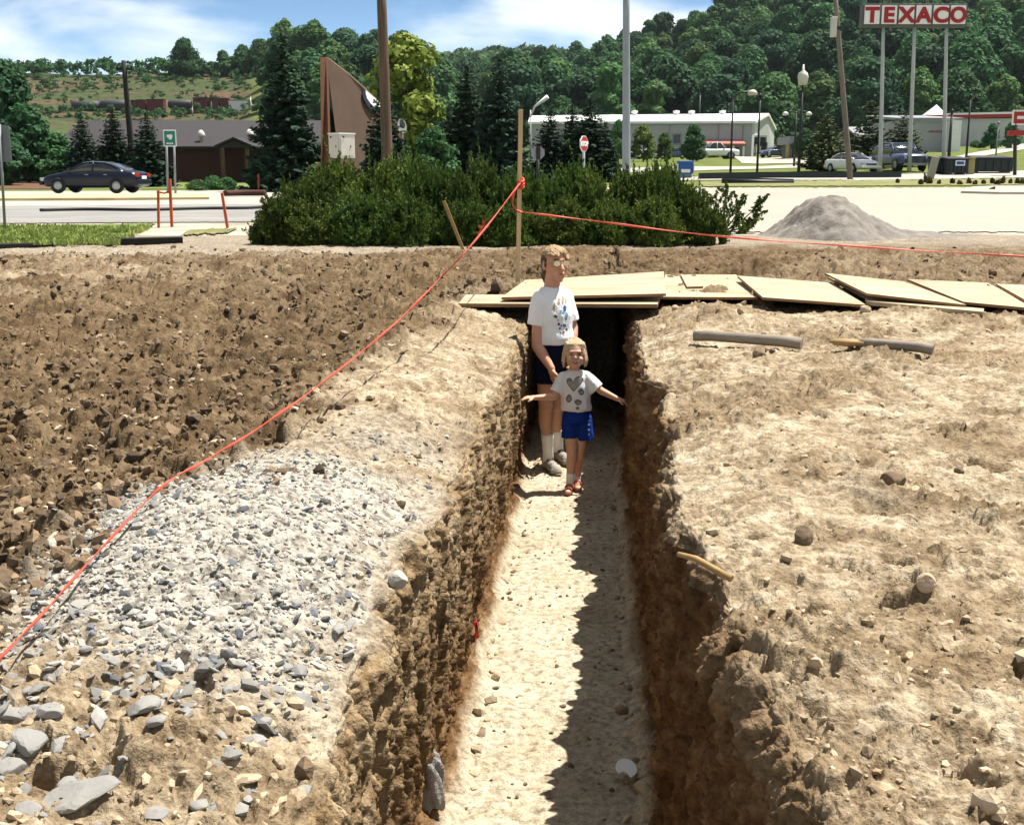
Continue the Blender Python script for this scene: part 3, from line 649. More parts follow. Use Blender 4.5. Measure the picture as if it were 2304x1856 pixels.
# single stones one can point at: (vx, vy, size m, height ratio, material)
def stone(vx, vy, s, flat, mt, label, group=None, seed=0, name='stone', elong=1.0, rz=0):
    s *= .72; p = gp(vx, vy); r = random.Random(seed + int(vx * 7 + vy))
    bm = bmesh.new(); bmesh.ops.create_icosphere(bm, subdivisions=3, radius=1)
    cuts = [(Vector((r.gauss(0, 1), r.gauss(0, 1), r.gauss(0, .6))).normalized(), r.uniform(.55, .85)) for _ in range(9)]
    for v in bm.verts:
        for n, d in cuts:
            q = v.co.dot(n)
            if q > d: v.co -= n * (q - d) * .92
        v.co = Vector((v.co.x * s * elong, v.co.y * s * .8, v.co.z * s * flat))
    me = bpy.data.meshes.new(name); bm.to_mesh(me); bm.free()
    o = link(name, me, mt); o.location = (p.x, p.y, float(gz(p.x, p.y)[0]) + s * flat * .30); o.rotation_euler = (r.gauss(0, .12), r.gauss(0, .12), rz or r.uniform(0, 6))
    return tag(o, label, 'stone', group)
GS = 'slate stones strewn over the lower left soil'
for vx, vy, s in [(55,1560,.075),(110,1505,.05),(20,1590,.06),(135,1560,.06),(300,1500,.062),(265,1530,.04),(345,1530,.03),(30,1500,.045),(75,1480,.035),(140,1640,.035),(230,1590,.03),(390,1500,.035),(330,1570,.035),
   (480,1440,.032),(560,1510,.03),(590,1540,.028),(430,1360,.03),(500,1395,.03),(350,1395,.035),(270,1390,.03),(180,1355,.03),(60,1440,.03),(600,1400,.028),(650,1420,.03),(620,1260,.035),(585,1450,.03),(470,1560,.03),(250,1650,.028),(520,1620,.03),(640,1640,.03),(330,1720,.04),(60,1700,.045),(420,1700,.03)]:
    stone(vx, vy, s, .42, M['slate'], 'angular grey slate stone lying on the brown soil at the lower left', GS, 3)
stone(165, 1670, .085, .30, M['slate'], 'long flat grey slate slab near the bottom left corner', elong=1.35, rz=.2)
stone(510, 1622, .042, .3, M['paleclod'], 'thin pale flat stone casting a dark line on brown soil', elong=1.4, rz=.1)
stone(838, 1222, .05, .8, M['gravelm'], 'big pale rounded stone stuck in the left trench rim')
stone(1596, 750, .078, .75, M['rock'], 'round brown stone lying below the grey stick')
stone(1625, 738, .035, .8, M['rock'], 'small round brown stone touching the bigger one by the grey stick')
stone(1880, 1015, .085, .7, M['clod'], 'dark brown rock with a hollow on the right bank')
stone(1790, 1000, .07, .5, M['paleclod'], 'tan clod beside the dark brown rock on the right bank')
stone(1690, 1130, .055, 1.1, M['rock'], 'upright pointed brown clod on the right bank')
stone(1945, 1255, .05, .8, M['paleclod'], 'pale pointed stone with a dark shadow on the right bank')
stone(2018, 995, .035, .8, M['rock'], 'small dark round stone at the upper right bank')
stone(665, 765, .07, .8, M['clod'], 'dark brown earth lump standing out of the left soil')
stone(775, 540, .07, .8, M['rock'], 'round grey stone in front of the evergreen bushes')
for vx, vy, s in [(1700,655,.05),(1480,650,.06),(1560,655,.05),(1820,665,.08),(1880,655,.07),(1930,675,.07),(2080,680,.06),(1610,690,.05),(1750,700,.05),(1420,655,.06)]:
    stone(vx, vy, s, .7, M['paleclod'], 'pale stone on the earth ridge in front of the plywood sheets', 'stones along the ridge by the plywood', 5)

# soil sheet added behind the plywood, roofing the trench to keep it dark
gx_, gy_ = np.meshgrid(np.linspace(-.85, .85, 150), np.linspace(11.15, 14.0, 220)); cx2 = gx_ + cen(gy_)
d_, h_, w_, r_ = zones(cx2, gy_); zc = field(cx2, gy_) + rough_disp(cx2, gy_, r_) + .012
id_ = np.arange(gx_.size).reshape(gx_.shape); fq = np.stack([id_[:-1, :-1], id_[:-1, 1:], id_[1:, 1:], id_[1:, :-1]], -1).reshape(-1, 4)
m = site.data.materials[0]; cov = np_mesh('added_soil_cover', np.stack([cx2, gy_, zc], -1).reshape(-1, 3), fq, m, None, True); tag(cov, kind='structure')
set_col(cov.data, 'soil', np.stack([d_, h_, 0 * d_], -1).reshape(-1, 3)); set_col(cov.data, 'place', np.stack([w_, 0 * d_, 0 * d_], -1).reshape(-1, 3))
# ------------------------------------------------------------------ plants
def quads(C, Nrm, S, r, aspect=1.0, up=None):
    """irregular four cornered leaves: centres, normals, sizes"""
    n = len(C); Nrm = Nrm / (np.linalg.norm(Nrm, axis=1, keepdims=True) + 1e-9)
    ref = r.normal(0, 1, (n, 3)) if up is None else up
    A = np.cross(Nrm, ref); A /= np.linalg.norm(A, axis=1, keepdims=True) + 1e-9; B = np.cross(Nrm, A)
    S = np.asarray(S).reshape(-1, 1)
    j = lambda: 1 + r.uniform(-.35, .35, (n, 1))
    V = np.stack([C - A * S * j() * .5 - B * S * aspect * .12 * j(), C + B * S * aspect * .5 * j(), C + A * S * j() * .5 + B * S * aspect * .1 * j(), C - B * S * aspect * .5 * j()], 1)
    return V.reshape(-1, 3)
def qmesh(name, Vs, mats):
    V = np.concatenate(Vs); F_ = np.arange(len(V)).reshape(-1, 4); return np_mesh(name, V, F_, None), V
def rdir(r, n):
    d = r.normal(0, 1, (n, 3)); return d / np.linalg.norm(d, axis=1, keepdims=True)
def crown_me(name, seed, mt, w=1.0, h=1.0, base=.12, nl=26, per=150, leaf=.06, conic=.0, ragged=.3, norm=1.0):
    """unit crown: height h, half width w; lobes clustered in an uneven shape"""
    r = np.random.default_rng(seed); Vs = []
    for i in range(nl):
        t = (i + r.random()) / nl
        prof = math.sin(math.pi * (0.12 + .88 * t) ** (.75)) ** .65 if conic == 0 else (1 - t) ** .8 + .08
        a = r.uniform(0, 6.283); rad = w * prof * r.uniform(.35, .85)
        lr = w * r.uniform(.18, .46) * (1 - .35 * t * (conic > 0))
        c = np.array([math.cos(a) * rad, math.sin(a) * rad, base + (h - base - lr * .8) * t + r.normal(0, .02)])
        d = rdir(r, per); d[:, 2] = np.abs(d[:, 2]) * np.where(r.random(per) < .75, 1, -.6)
        P = c + d * lr * np.array([1, 1, .8]) * r.uniform(.55, 1.08 + ragged * .4, (per, 1))
        Vs.append(quads(P, d + r.normal(0, .45, (per, 3)) + np.array([0, 0, .3]), leaf * r.uniform(.6, 1.5, per), r))
    me, _ = qmesh(name, Vs, mt); me.materials.append(mt); me.transform(Matrix.Diagonal((1 / norm, 1 / norm, 1, 1))); return me
def spruce_me(name, seed, mt, w=.22, levels=46, dens=10, sag=.35, gap=0.0, top=1.0):
    r = np.random.default_rng(seed); Vs = []
    for i in range(levels):
        t = ((i + r.uniform(-.3, .3)) / levels); t = min(max(t, 0), 1); z0 = .03 + .97 * t
        R0 = w * 1.08 * ((1 - t) ** .74) * (1 + .12 * math.sin(i * 2.1)) + .006
        nb = max(4, int(dens * (1 - t) + 4)); a0 = r.uniform(0, 6.28)
        for k in range(nb):
            if r.random() < gap: continue
            a = a0 + k * 6.283 / nb + r.normal(0, .2); L_ = R0 * r.uniform(.7, 1.12)
            m_ = max(3, int(8 * L_ / w) + 2); s = np.linspace(.15, 1, m_)
            P = np.stack([np.cos(a) * L_ * s, np.sin(a) * L_ * s, z0 - sag * L_ * s ** 1.3 + .30 * L_ * s ** 3], -1)
            P = np.repeat(P, 3, 0); n = len(P); P = P + r.normal(0, .007, (n, 3)) * [1, 1, .6]
            nn = r.normal(0, .5, (n, 3)) + np.array([math.cos(a) * .3, math.sin(a) * .3, 1.0])
            Vs.append(quads(P, nn, (.016 + .035 * (1 - t)) * r.uniform(.7, 1.4, n), r, .8))
    n = 20; P = np.stack([r.normal(0, .003, n), r.normal(0, .003, n), np.linspace(.93, 1.0, n)], -1); Vs.append(quads(P, rdir(r, n), np.full(n, .012), r))
    me, _ = qmesh(name, Vs, mt); me.materials.append(mt); return me
def trunk_me(name, h, r0, r1, seed, limbs=6, spread=.3):
    r = random.Random(seed); mb = MB()
    mb.tube([(r.gauss(0, .01) * h * (i > 0), r.gauss(0, .01) * h * (i > 0), h * i / 5) for i in range(6)], [r0 + (r1 - r0) * i / 5 for i in range(6)], 8)
    for k in range(limbs):
        a = r.uniform(0, 6.28); z = h * r.uniform(.35, .85); L_ = spread * r.uniform(.6, 1.1)
        mb.tube([(0, 0, z), (math.cos(a) * L_ * .5, math.sin(a) * L_ * .5, z + L_ * .45), (math.cos(a) * L_, math.sin(a) * L_, z + L_ * .8)], [r0 * .4, r0 * .28, r0 * .1], 6)
    o = mb.build(name, M['bark']); me = o.data; bpy.data.objects.remove(o); return me
def tree(name, cat, label, crown, trunk, vx, Y, top_vy, hw, group=None, rz=None, cname='crown'):
    p = gY(vx, Y); H = zat(top_vy, Y) - p.z; W = hw * mpv(Y)
    t = thing(name, label, cat, (p.x, p.y, p.z - .05), group, RNG.uniform(0, 6.28) if rz is None else rz)
    a = link('trunk', trunk, None, t); b_ = link(cname, crown, None, t)
    a.scale = (H, H, H); b_.scale = (W, W, H); return t
TR = trunk_me('trunk', .8, .022, .008, 3, 7, .22); TRs = trunk_me('trunk', .93, .016, .003, 4, 0)
SP = [spruce_me('crown', 11 + i, M['spruce'], 1.0 * .22, 48, 11) for i in range(3)]
for me in SP:   # unit half width
    me.transform(Matrix.Diagonal((1 / .22, 1 / .22, 1, 1)))
PI_ = [spruce_me('crown', 31 + i, M['pine'], .22, 26, 7, -.1, .12) for i in range(2)]
for me in PI_: me.transform(Matrix.Diagonal((1 / .22, 1 / .22, 1, 1)))

S = lambda *a, **k: tree('spruce_tree', 'spruce', *a, **k)
g1 = 'dark spruces in front of the brown building'
S('dark spruce left of the black utility pole, first of the small spruces', SP[0], TRs, 180, 76, 236, 42, g1)
S('dark spruce standing just behind the black utility pole', SP[1], TRs, 246, 74, 226, 46, g1)
S('dark spruce right behind the green road sign', SP[2], TRs, 316, 72, 236, 50, g1)
S('tallest dark spruce, between the brown building and the brown wedge', SP[1], TRs, 606, 62, 64, 80)
S('dark spruce in front of the brown wedge by the brown pole', SP[2], TRs, 812, 42, 160, 62)
S('tall spruce, left one of the pair behind the bushes', SP[0], TRs, 985, 66, 135, 64)
S('tall spruce, right one of the pair left of the wooden stake', SP[2], TRs, 1052, 64, 120, 68)
S('low spruce behind the grey octagonal sign', SP[1], TRs, 1158, 70, 228, 52)
S('narrow spruce between the octagonal sign and the red stop sign', SP[0], TRs, 1203, 78, 218, 44)
S('bluish spruce just behind the red stop sign', SP[2], TRs, 1240, 70, 206, 66)
S('small bushy spruce left of the pale warehouse', SP[1], TRs, 1272, 72, 258, 34)
P_ = lambda *a, **k: tree('pine_tree', 'pine', *a, **k)
P_('spiky olive pine with a long bare leader left of the leaning pole', PI_[0], TRs, 1734, 84, 236, 52)
P_('broad olive pine right of the leaning wooden pole', PI_[1], TRs, 1822, 90, 208, 58)
P_('olive pine partly hidden between two tall sign poles', PI_[0], TRs, 1893, 93, 230, 48)
CR = {}
CR['round'] = crown_me('crown', 51, M['leaf_dark'], .36, 1, .04, 46, 330, .042, norm=.36)
CR['yellow'] = crown_me('crown', 57, M['leaf_yellow'], .25, 1, .04, 52, 250, .034, ragged=.6, norm=.25)
CR['bright'] = crown_me('crown', 53, M['leaf_bright'], .36, 1, .16, 26, 150, .055, norm=.36)
CR['mid'] = crown_me('crown', 54, M['leaf_mid'], .36, 1, .1, 30, 190, .05, norm=.36)
D = lambda *a, **k: tree('deciduous_tree', 'tree', *a, **k)
D('large dark leafy tree at the left edge', CR['round'], TR, 15, 88, 118, 82)
D('lower dark leafy tree behind the left road sign panel', CR['mid'], TR, 62, 84, 215, 62)
D('low dark leafy tree at the left edge beneath the large one', CR['round'], TR, 8, 76, 262, 60)
D('small leafy tree beside the orange brick house', CR['mid'], TR, 122, 84, 276, 52)
D('yellow green leafy tree behind the brown wooden pole', CR['yellow'], TR, 860, 66, 74, 82)
D('small tree below the yellow green one, right of the brown pole', CR['mid'], TR, 915, 60, 262, 50)
D('bright green young tree in front of the warehouse, right of the steel pole', CR['bright'], TR, 1353, 140, 260, 27)
D('slim bright young tree in the middle of the warehouse front', CR['bright'], TR, 1398, 140, 276, 19)
D('open young tree near the warehouse awning', CR['mid'], TR, 1457, 138, 260, 27)
D('dark young tree left of the steel pole at the warehouse', CR['mid'], TR, 1300, 140, 250, 20)
D('pale small tree at the right end of the warehouse', CR['bright'], TR, 1643, 150, 282, 17)
D('dark leafy tree between the warehouse and the spiky pine', CR['round'], TR, 1690, 130, 268, 26)
g2 = 'pair of small trees on the right lawn'
D('left one of two small trees on the right lawn', CR['mid'], TR, 2080, 128, 258, 18, g2)
D('right one of two small trees on the right lawn', CR['mid'], TR, 2122, 128, 254, 19, g2)
# ---- wooded hills: every tree its own object, a few crowns shared
def hill_me(name, seed, mt, w, nl):
    me = crown_me(name, seed, mt, w, 1, .05, nl, 380, .05, ragged=.45)
    o = bpy.data.meshes.new(name); return me
HT = [hill_me('hill_tree', 70 + i, M[k], w_, nl) for i, (k, w_, nl) in enumerate([('leaf_dark', .44, 26), ('leaf_mid', .40, 24), ('leaf_mid', .52, 34), ('leaf_dark', .32, 18), ('leaf_light', .42, 22), ('leaf_mid', .26, 20), ('leaf_light', .34, 16), ('leaf_dark', .55, 38)])]
HL = ['dark green leafy', 'mid green rounded', 'broad mid green', 'dark narrow', 'light green rounded', 'slender mid green', 'light green open', 'broad dark green']
def hilltree(vx, Y, h, group, where, k=None):
    k = random.choice([0, 0, 1, 1, 2, 2, 3, 4, 5, 6, 7]) if k is None else k; p = gY(vx, Y)
    o = bpy.data.objects.new('hill_tree', HT[k]); COL.objects.link(o); o.location = (p.x, p.y, p.z - .5)
    s = h * random.uniform(.75, 1.3); o.scale = (s * random.uniform(.9, 1.15), s * random.uniform(.9, 1.15), s); o.rotation_euler = (0, 0, random.uniform(0, 6.28))
    return tag(o, f'{HL[k]} tree {where}', 'tree', f'{HL[k]} trees {where}')
def plant_hill(x0, x1, Y0, Y1, dx, dy, h, group, where, keep=lambda vx, Y: True):
    Y = Y0; n = 0; row = 0
    while Y < Y1:
        step = dx / mpv(Y); vx = x0 + (row % 2) * step * .5
        while vx < x1:
            v2, Y2 = vx + random.uniform(-.35, .35) * step, Y + random.uniform(-.35, .35) * dy
            if keep(v2, Y2): hilltree(v2, Y2, h * random.uniform(.85, 1.15), group, where); n += 1
            vx += step
        Y += dy; row += 1
    return n
ridge = lambda vx: np.interp(vx, [1150, 1260, 1400, 1600, 1800], [600, 560, 515, 512, 470])
n = plant_hill(1100, 2230, 268, 580, 10.5, 16, 14, '', 'on the right wooded hill', lambda vx, Y: Y < ridge(vx) and Y < 268 + (vx - 1000) * .95 + 60)
n2_ = plant_hill(575, 930, 262, 418, 9.5, 15, 13, '', 'on the wooded hill behind the brown wedge', lambda vx, Y: vx > 590 + (300 - Y) * .4)
n3_ = plant_hill(930, 1210, 300, 600, 14, 42, 14, '', 'in the valley between the hills')
for vx, Y, h in [(400, 424, 11), (394, 428, 8), (410, 426, 8), (482, 428, 8), (520, 430, 8.5), (545, 425, 10), (565, 420, 12), (100, 436, 6), (455, 430, 4.5)]:
    hilltree(vx, Y, h, '', 'on the bare left ridge', 2 if vx < 460 else 1)
print('hill trees', n, n2_, n3_)
# far ridge and ridge scrub that read as one mass
def mass(name, pts, hs, mt, leaf, per, seed):
    r = np.random.default_rng(seed); Vs = []
    for (p, h) in zip(pts, hs):
        for q in range(5):
            c = np.array(p) + np.array([r.normal(0, .25) * h, r.normal(0, .25) * h, h * r.uniform(.3, .8)]); d = rdir(r, per); d[:, 2] = np.abs(d[:, 2])
            Vs.append(quads(c + d * h * .32 * r.uniform(.6, 1.1, (per, 1)), d + r.normal(0, .4, (per, 3)), leaf * h * r.uniform(.6, 1.4, per), r))
    me, V = qmesh(name, Vs, mt); o = link(name, me, mt); return tag(o, kind='stuff')
pts = []; hs = []
for Y in range(610, 900, 26):
    for vx in np.arange(860, 1330, 13 / mpv(Y)):
        q = gY(vx + random.uniform(-6, 6), Y + random.uniform(-10, 10)); pts.append((q.x, q.y, q.z)); hs.append(13 * random.uniform(.8, 1.2))
mass('far_wood', pts, hs, M['leaf_mid'], .22, 40, 5)
pts = []; hs = []
for Y in (424, 431, 438, 446):
    for vx in np.arange(-120, 560, 4.5 / mpv(Y)):
        q = gY(vx + random.uniform(-3, 3), Y); pts.append((q.x, q.y, q.z)); hs.append(random.uniform(2.2, 6.0))
mass('ridge_scrub', pts, hs, M['leaf_mid'], .2, 26, 6)
pts = []; hs = []
for i in range(420):
    vx, Y = random.uniform(60, 570), random.choice([random.uniform(300, 336), random.uniform(352, 425), random.uniform(380, 425)]); q = gY(vx, Y); pts.append((q.x, q.y, q.z)); hs.append(random.uniform(.5, 2.4) * random.uniform(.6, 1.3))
mass('hillside_scrub', pts, hs, M['leaf_mid'], .2, 26, 7)

# ---- evergreen bushes in front: feathery upright shoots
def yew_me(name, seed, nsh=640):
    """unit mound of spreading sprays: short flat plumes in swelling clumps with dark hollows between"""
    r = np.random.default_rng(seed); Vs = []
    nl = 34; ld = rdir(r, nl); ld[:, 2] = np.abs(ld[:, 2]) * .9 + .05; ld /= np.linalg.norm(ld, axis=1, keepdims=True); lr = r.uniform(.12, .40, nl); la = r.uniform(.13, .24, nl)
    for i in range(nsh):
        k = r.integers(nl); c = ld[k] * (.50 + lr[k] * .55); d = rdir(r, 1)[0]; d = d + ld[k] * .9 + np.array([0, 0, .15]); d /= np.linalg.norm(d)
        base = c + d * la[k] * r.uniform(.5, 1.0); L_ = r.uniform(.14, .30) * (1.9 if r.random() < .09 else 1)
        dirv = d * np.array([1.2, 1.2, .75]) + np.array([0, 0, .10]) + r.normal(0, .3, 3); dirv /= np.linalg.norm(dirv)
        side = np.cross(dirv, r.normal(0, 1, 3)); side /= np.linalg.norm(side); pn = np.cross(side, dirv)
        m_ = 34; s = np.linspace(.02, 1, m_); sg = np.where(np.arange(m_) % 2, 1., -1.)[:, None]; wdt = .075 * np.sin(np.clip(s * 1.0 + .15, 0, 1) * math.pi) ** .7
        P = base + dirv * (s * L_)[:, None] + np.outer(s ** 2 * L_ * .06, [0, 0, 1]) + side * sg * (wdt * r.uniform(.2, 1, m_))[:, None] + r.normal(0, .016, (m_, 3))
        Vs.append(quads(P, pn + r.normal(0, .7, (m_, 3)), .040 * r.uniform(.6, 1.4, m_), r, 1.5))
    n = 1700; d = rdir(r, n); d[:, 2] = np.abs(d[:, 2]); Vs.append(quads(d * r.uniform(.38, .60, (n, 1)), d + r.normal(0, .3, (n, 3)), .11 * r.uniform(.7, 1.3, n), r))
    me, _ = qmesh(name, Vs, None); me.materials.append(M['yew']); return me
YW = [yew_me('foliage', 80 + i) for i in range(4)]
def stems_me(seed):
    r = random.Random(seed); mb = MB()
    for k in range(9):
        a = r.uniform(0, 6.28); L_ = r.uniform(.5, .8)
        mb.tube([(0, 0, -.05), (math.cos(a) * L_ * .4, math.sin(a) * L_ * .4, .25), (math.cos(a) * L_, math.sin(a) * L_, .55)], [.03, .02, .008], 6)
    o = mb.build('stems', M['bark']); me = o.data; bpy.data.objects.remove(o); return me
STM = stems_me(2)
def bush(vx, Y, hw, top, label, k=0, depth=1.0, rz=None):
    p = Vector((float(x_v(vx, Y)), Y, 0)); H = zat(top, Y); W = hw * mpv(Y)
    t = thing('evergreen_bush', label, 'bush', (p.x, Y, 0), 'evergreen bushes along the site edge', random.uniform(0, 6.28) if rz is None else rz)
    a = link('foliage', YW[k], None, t); a.scale = (W / .88, W / .88 * depth, H / .95); b_ = link('stems', STM, None, t); b_.scale = (W, W, H); return t
for vx, Y, hw, top, k, lab in [(592, 19.6, 60, 412, 0, 'leftmost evergreen bush, low and spreading over the pale ground'), (650, 20.6, 74, 374, 1, 'evergreen bush in front of the tall spruce, second from the left end'),
    (715, 21.4, 78, 348, 2, 'tall evergreen bush below the white cabinet'), (660, 19.4, 64, 428, 3, 'low evergreen bush in the front, below the tall spruce'), (790, 20.6, 72, 346, 3, 'evergreen bush left of the brown pole'), (756, 19.3, 62, 412, 0, 'low evergreen bush in the front, below the white cabinet'),
    (850, 21.2, 74, 332, 0, 'tall evergreen bush at the foot of the brown pole'), (905, 20.2, 66, 352, 1, 'evergreen bush right of the brown pole'), (862, 19.3, 66, 420, 2, 'low evergreen bush in the front, below the brown pole'), (965, 20.0, 62, 378, 2, 'evergreen bush behind the short leaning stake'),
    (1034, 21.2, 70, 340, 3, 'tall evergreen bush left of the tall wooden stake'), (985, 19.3, 62, 424, 0, 'low evergreen bush in the front, right of the short leaning stake'), (1092, 20.4, 62, 362, 0, 'evergreen bush right behind the tall wooden stake'), (1078, 19.3, 60, 430, 1, 'low evergreen bush at the foot of the tall wooden stake'), (1150, 20.8, 66, 372, 1, 'evergreen bush below the grey octagonal sign'),
    (1214, 21.0, 64, 354, 2, 'tall evergreen bush below the red stop sign'), (1178, 19.3, 64, 420, 3, 'low evergreen bush in the front, below the red stop sign'), (1268, 20.4, 58, 374, 3, 'evergreen bush left of the steel pole foot'), (1284, 19.3, 62, 428, 1, 'low evergreen bush in the front, below the steel pole'), (1330, 20.8, 56, 358, 0, 'evergreen bush at the foot of the steel pole'),
    (1384, 20.6, 58, 344, 1, 'tall evergreen bush right of the steel pole'), (1378, 19.3, 60, 420, 2, 'low evergreen bush in the front, right of the steel pole'), (1432, 20.0, 54, 392, 2, 'evergreen bush left of the low one at the right end'), (1474, 19.6, 50, 402, 3, 'low evergreen bush at the right end of the row')]:
    bush(vx, Y, hw, top, lab, k)
# sparse woody one at the right end
p = az(1515, 492, 0); t = thing('evergreen_bush', 'sparse evergreen bush with bare woody branches at the far right end of the row', 'bush', (p.x, p.y, 0), 'evergreen bushes along the site edge')
rr_ = np.random.default_rng(99); mb = MB(); Vs = []
for ex, ey in [(1600, 452), (1566, 424), (1530, 398), (1585, 478), (1500, 420), (1552, 470), (1598, 430), (1540, 440), (1570, 488)]:
    e_ = ay(ex, ey, p.y + rr_.normal(0, .25)) - p; mid = e_ * .5 + Vector((0, 0, -.08)); pth = [Vector((0, 0, 0)), mid, e_]
    mb.tube(pth, [.022, .015, .006], 6); dv = np.array((e_ - mid).normalized())
    for q in range(6):
        s0 = rr_.uniform(.55, 1.0); b0 = np.array(mid) + (np.array(e_) - np.array(mid)) * (s0 * 1.6 - .6 if s0 > .6 else .4); dd = dv * .5 + np.array([0, 0, .5]) + rr_.normal(0, .45, 3); dd /= np.linalg.norm(dd)
        m_ = 34; s = rr_.random(m_); side = rdir(rr_, m_); side -= (side @ dd)[:, None] * dd
        P = b0 + dd * (s * .26)[:, None] + side * (.04 * (1 - .7 * s))[:, None]; nn = np.cross(side, dd) + rr_.normal(0, .3, (m_, 3))
        Vs.append(quads(P, nn, .034 * rr_.uniform(.7, 1.3, m_), rr_, 2.4, up=np.cross(side + dd, nn)))
mb.build('branches', M['bark'], t); me, _ = qmesh('foliage', Vs, None); link('foliage', me, M['yew'], t)
# ---- small shrubs
SH = crown_me('foliage', 91, M['leaf_mid'], 1, 1, .02, 20, 200, .12, ragged=.5)
SHD = crown_me('foliage', 92, M['dryplant'], 1, 1, .02, 12, 70, .22, ragged=.6)
def shrub(vx, vy, hw, top, label, me=SH, group=None, name='shrub'):
    p = g(vx, vy); t = thing(name, label, 'shrub', p, group, random.uniform(0, 6)); a = link('foliage', me, None, t)
    W = hw * mpv(p.y); a.scale = (W, W, zat(top, p.y) - p.z); return t
gs = 'low green shrubs in front of the brown building'
shrub(416, 402, 24, 378, 'low green shrub right of the green road sign', SH, gs)
shrub(448, 400, 22, 370, 'taller green shrub, middle one in front of the brick wall', SH, gs)
shrub(478, 400, 22, 373, 'low green shrub nearest the tall spruce', SH, gs)
gs = 'rust brown tufts on the far verge'
for vx, vy, hw, top in [(1889,385,7,376),(1955,386,10,372),(1938,388,9,377),(1976,387,7,378),(2004,386,9,375),(2018,388,9,379),(2038,386,8,374),(2052,388,9,379),(2070,387,8,378),(2088,386,9,374),(2110,386,9,373),(2100,388,9,378),(2126,386,7,376),(2140,386,8,374),(2150,387,8,375),(1945,384,6,364),(2112,384,6,370)]:
    shrub(vx, vy + 2, hw * .8, top, 'rust brown tuft of dry plants on the far right verge', SHD, gs, 'dry_plant')
shrub(2052, 311, 12, 296, 'dark round shrub at the corner of the red trimmed building', SH); shrub(2066, 312, 9, 300, 'smaller dark round shrub right of the corner shrub', SH)
shrub(1930, 348, 22, 326, 'dark shrub mass beside the middle sign pole', SH)

# grass blades on the near lawn
r = np.random.default_rng(17); n = 9000; vx = r.uniform(-60, 320, n); vy = 478 + 38 * r.random(n); ok = vx < 250 + (516 - vy) * 1.9
P = np.array([az(a_, b_, .03)[:] for a_, b_ in zip(vx[ok], vy[ok])]); keep = fbm(P[:, 0] * .8, P[:, 1] * .8, 3, 19) > -.35; P = P[keep]; n = len(P)
hh = r.uniform(.03, .09, n)[:, None]; sd = rdir(r, n) * [1, 1, 0] * .035; tip = P + rdir(r, n) * [.5, .5, 0] * hh + hh * [0, 0, 1]
Vs = np.stack([P - sd, P + sd, tip + sd * .3, tip - sd * .3], 1).reshape(-1, 3)
M['blade'] = leafmat('grass_blade', (.40, .43, .13), (.22, .29, .06), .35, .3, 1.5)
tag(np_mesh('grass', Vs, np.arange(len(Vs)).reshape(-1, 4), M['blade']), kind='stuff')
# ------------------------------------------------------------------ roadside things, poles, signs
def pole_tube(base, top, r0, r1, n=12, seg=6):
    b, t = Vector(base), Vector(top); return [b.lerp(t, i / seg) for i in range(seg + 1)], [r0 + (r1 - r0) * i / seg for i in range(seg + 1)]
def wpole(name, cat, label, base, top, r0, r1, m, group=None):
    t = thing(name, label, cat, base, group); mb = MB(); P, Rr = pole_tube(base, top, r0, r1); mb.tube(P, Rr, 14); mb.build('pole', m, t, True); return t
def text_me(body, size, extrude=.01, offset=0.0, sx=1.0):
    cu = bpy.data.curves.new('letter', 'FONT'); cu.body = body; cu.size = size; cu.extrude = extrude; cu.offset = offset; cu.align_x = 'CENTER'; cu.align_y = 'CENTER'
    o = bpy.data.objects.new('letter', cu); COL.objects.link(o); dg = bpy.context.evaluated_depsgraph_get()
    me = bpy.data.meshes.new_from_object(o.evaluated_get(dg)); bpy.data.objects.remove(o)
    c = np.array([v.co[:] for v in me.vertices]); mid = (c.min(0) + c.max(0)) / 2; me.transform(Matrix.Translation((-mid[0], -mid[1], 0)))
    me.transform(Matrix.Rotation(math.pi / 2, 4, 'X') @ Matrix.Diagonal((sx, 1, 1, 1))); return me

# brown wooden pole behind the bushes
b = az(819, 455, 0); t = ay(801, -60, b.y); top = b.lerp(t, 1.0); mpp = mpv(b.y)
wpole('utility_pole', 'utility pole', 'thick brown wooden pole rising out of the frame behind the evergreen bushes', b, top, 12.5 * mpp, 9.5 * mpp, M['pole_wood'])
b = az(1318, 450, 0); t = ay(1318, -60, b.y); mpp = mpv(b.y)
q = wpole('light_pole', 'light pole', 'tall plain grey steel pole rising out of the frame behind the bushes', b, t, 9.4 * mpp, 6.6 * mpp, M['galv'])
mb = MB(); mb.box((b.x - .2, b.y - .2, 0), (b.x + .2, b.y + .2, .05)); mb.build('base_plate', M['galv'], q, True, .01)
b = gY(284, 74); t = ay(260, 128, 74); mpp = mpv(74)
q = wpole('utility_pole', 'utility pole', 'black utility pole with a short crossarm between the small spruces', b, t, 7.5 * mpp, 4.5 * mpp, M['pole_black'])
mb = MB(); c = ay(262, 146, 74); mb.box((c.x - .5, c.y - .06, c.z - .06), (c.x + .5, c.y + .06, c.z + .06)); mb.build('crossarm', M['pole_black'], q, True)
for dx in (-.42, .42):
    mb = MB(); mb.lathe((c.x + dx, c.y, c.z + .06), [(.0, .16), (.05, .15), (.07, .08), (.05, 0), (0, 0)], 10); mb.build('insulator', M['pole_black'], q, True)
b = gY(1788, 70); t = ay(1755, -40, 70); mpp = mpv(70)
q = wpole('utility_pole', 'utility pole', 'grey wooden pole leaning left beside the tall lettered sign', b, t, 6.2 * mpp, 4.6 * mpp, M['pole_grey'])
c = ay(1751, 60, 70); mb = MB(); mb.box((c.x - 6 * mpp, c.y - .55, c.z - 19 * mpp), (c.x + 5 * mpp, c.y - .15, c.z + 19 * mpp)); mb.box((c.x - 7 * mpp, c.y - .58, c.z + 17 * mpp), (c.x + 6 * mpp, c.y - .12, c.z + 20 * mpp)); mb.build('equipment_box', M['cream'], q, True, .03)
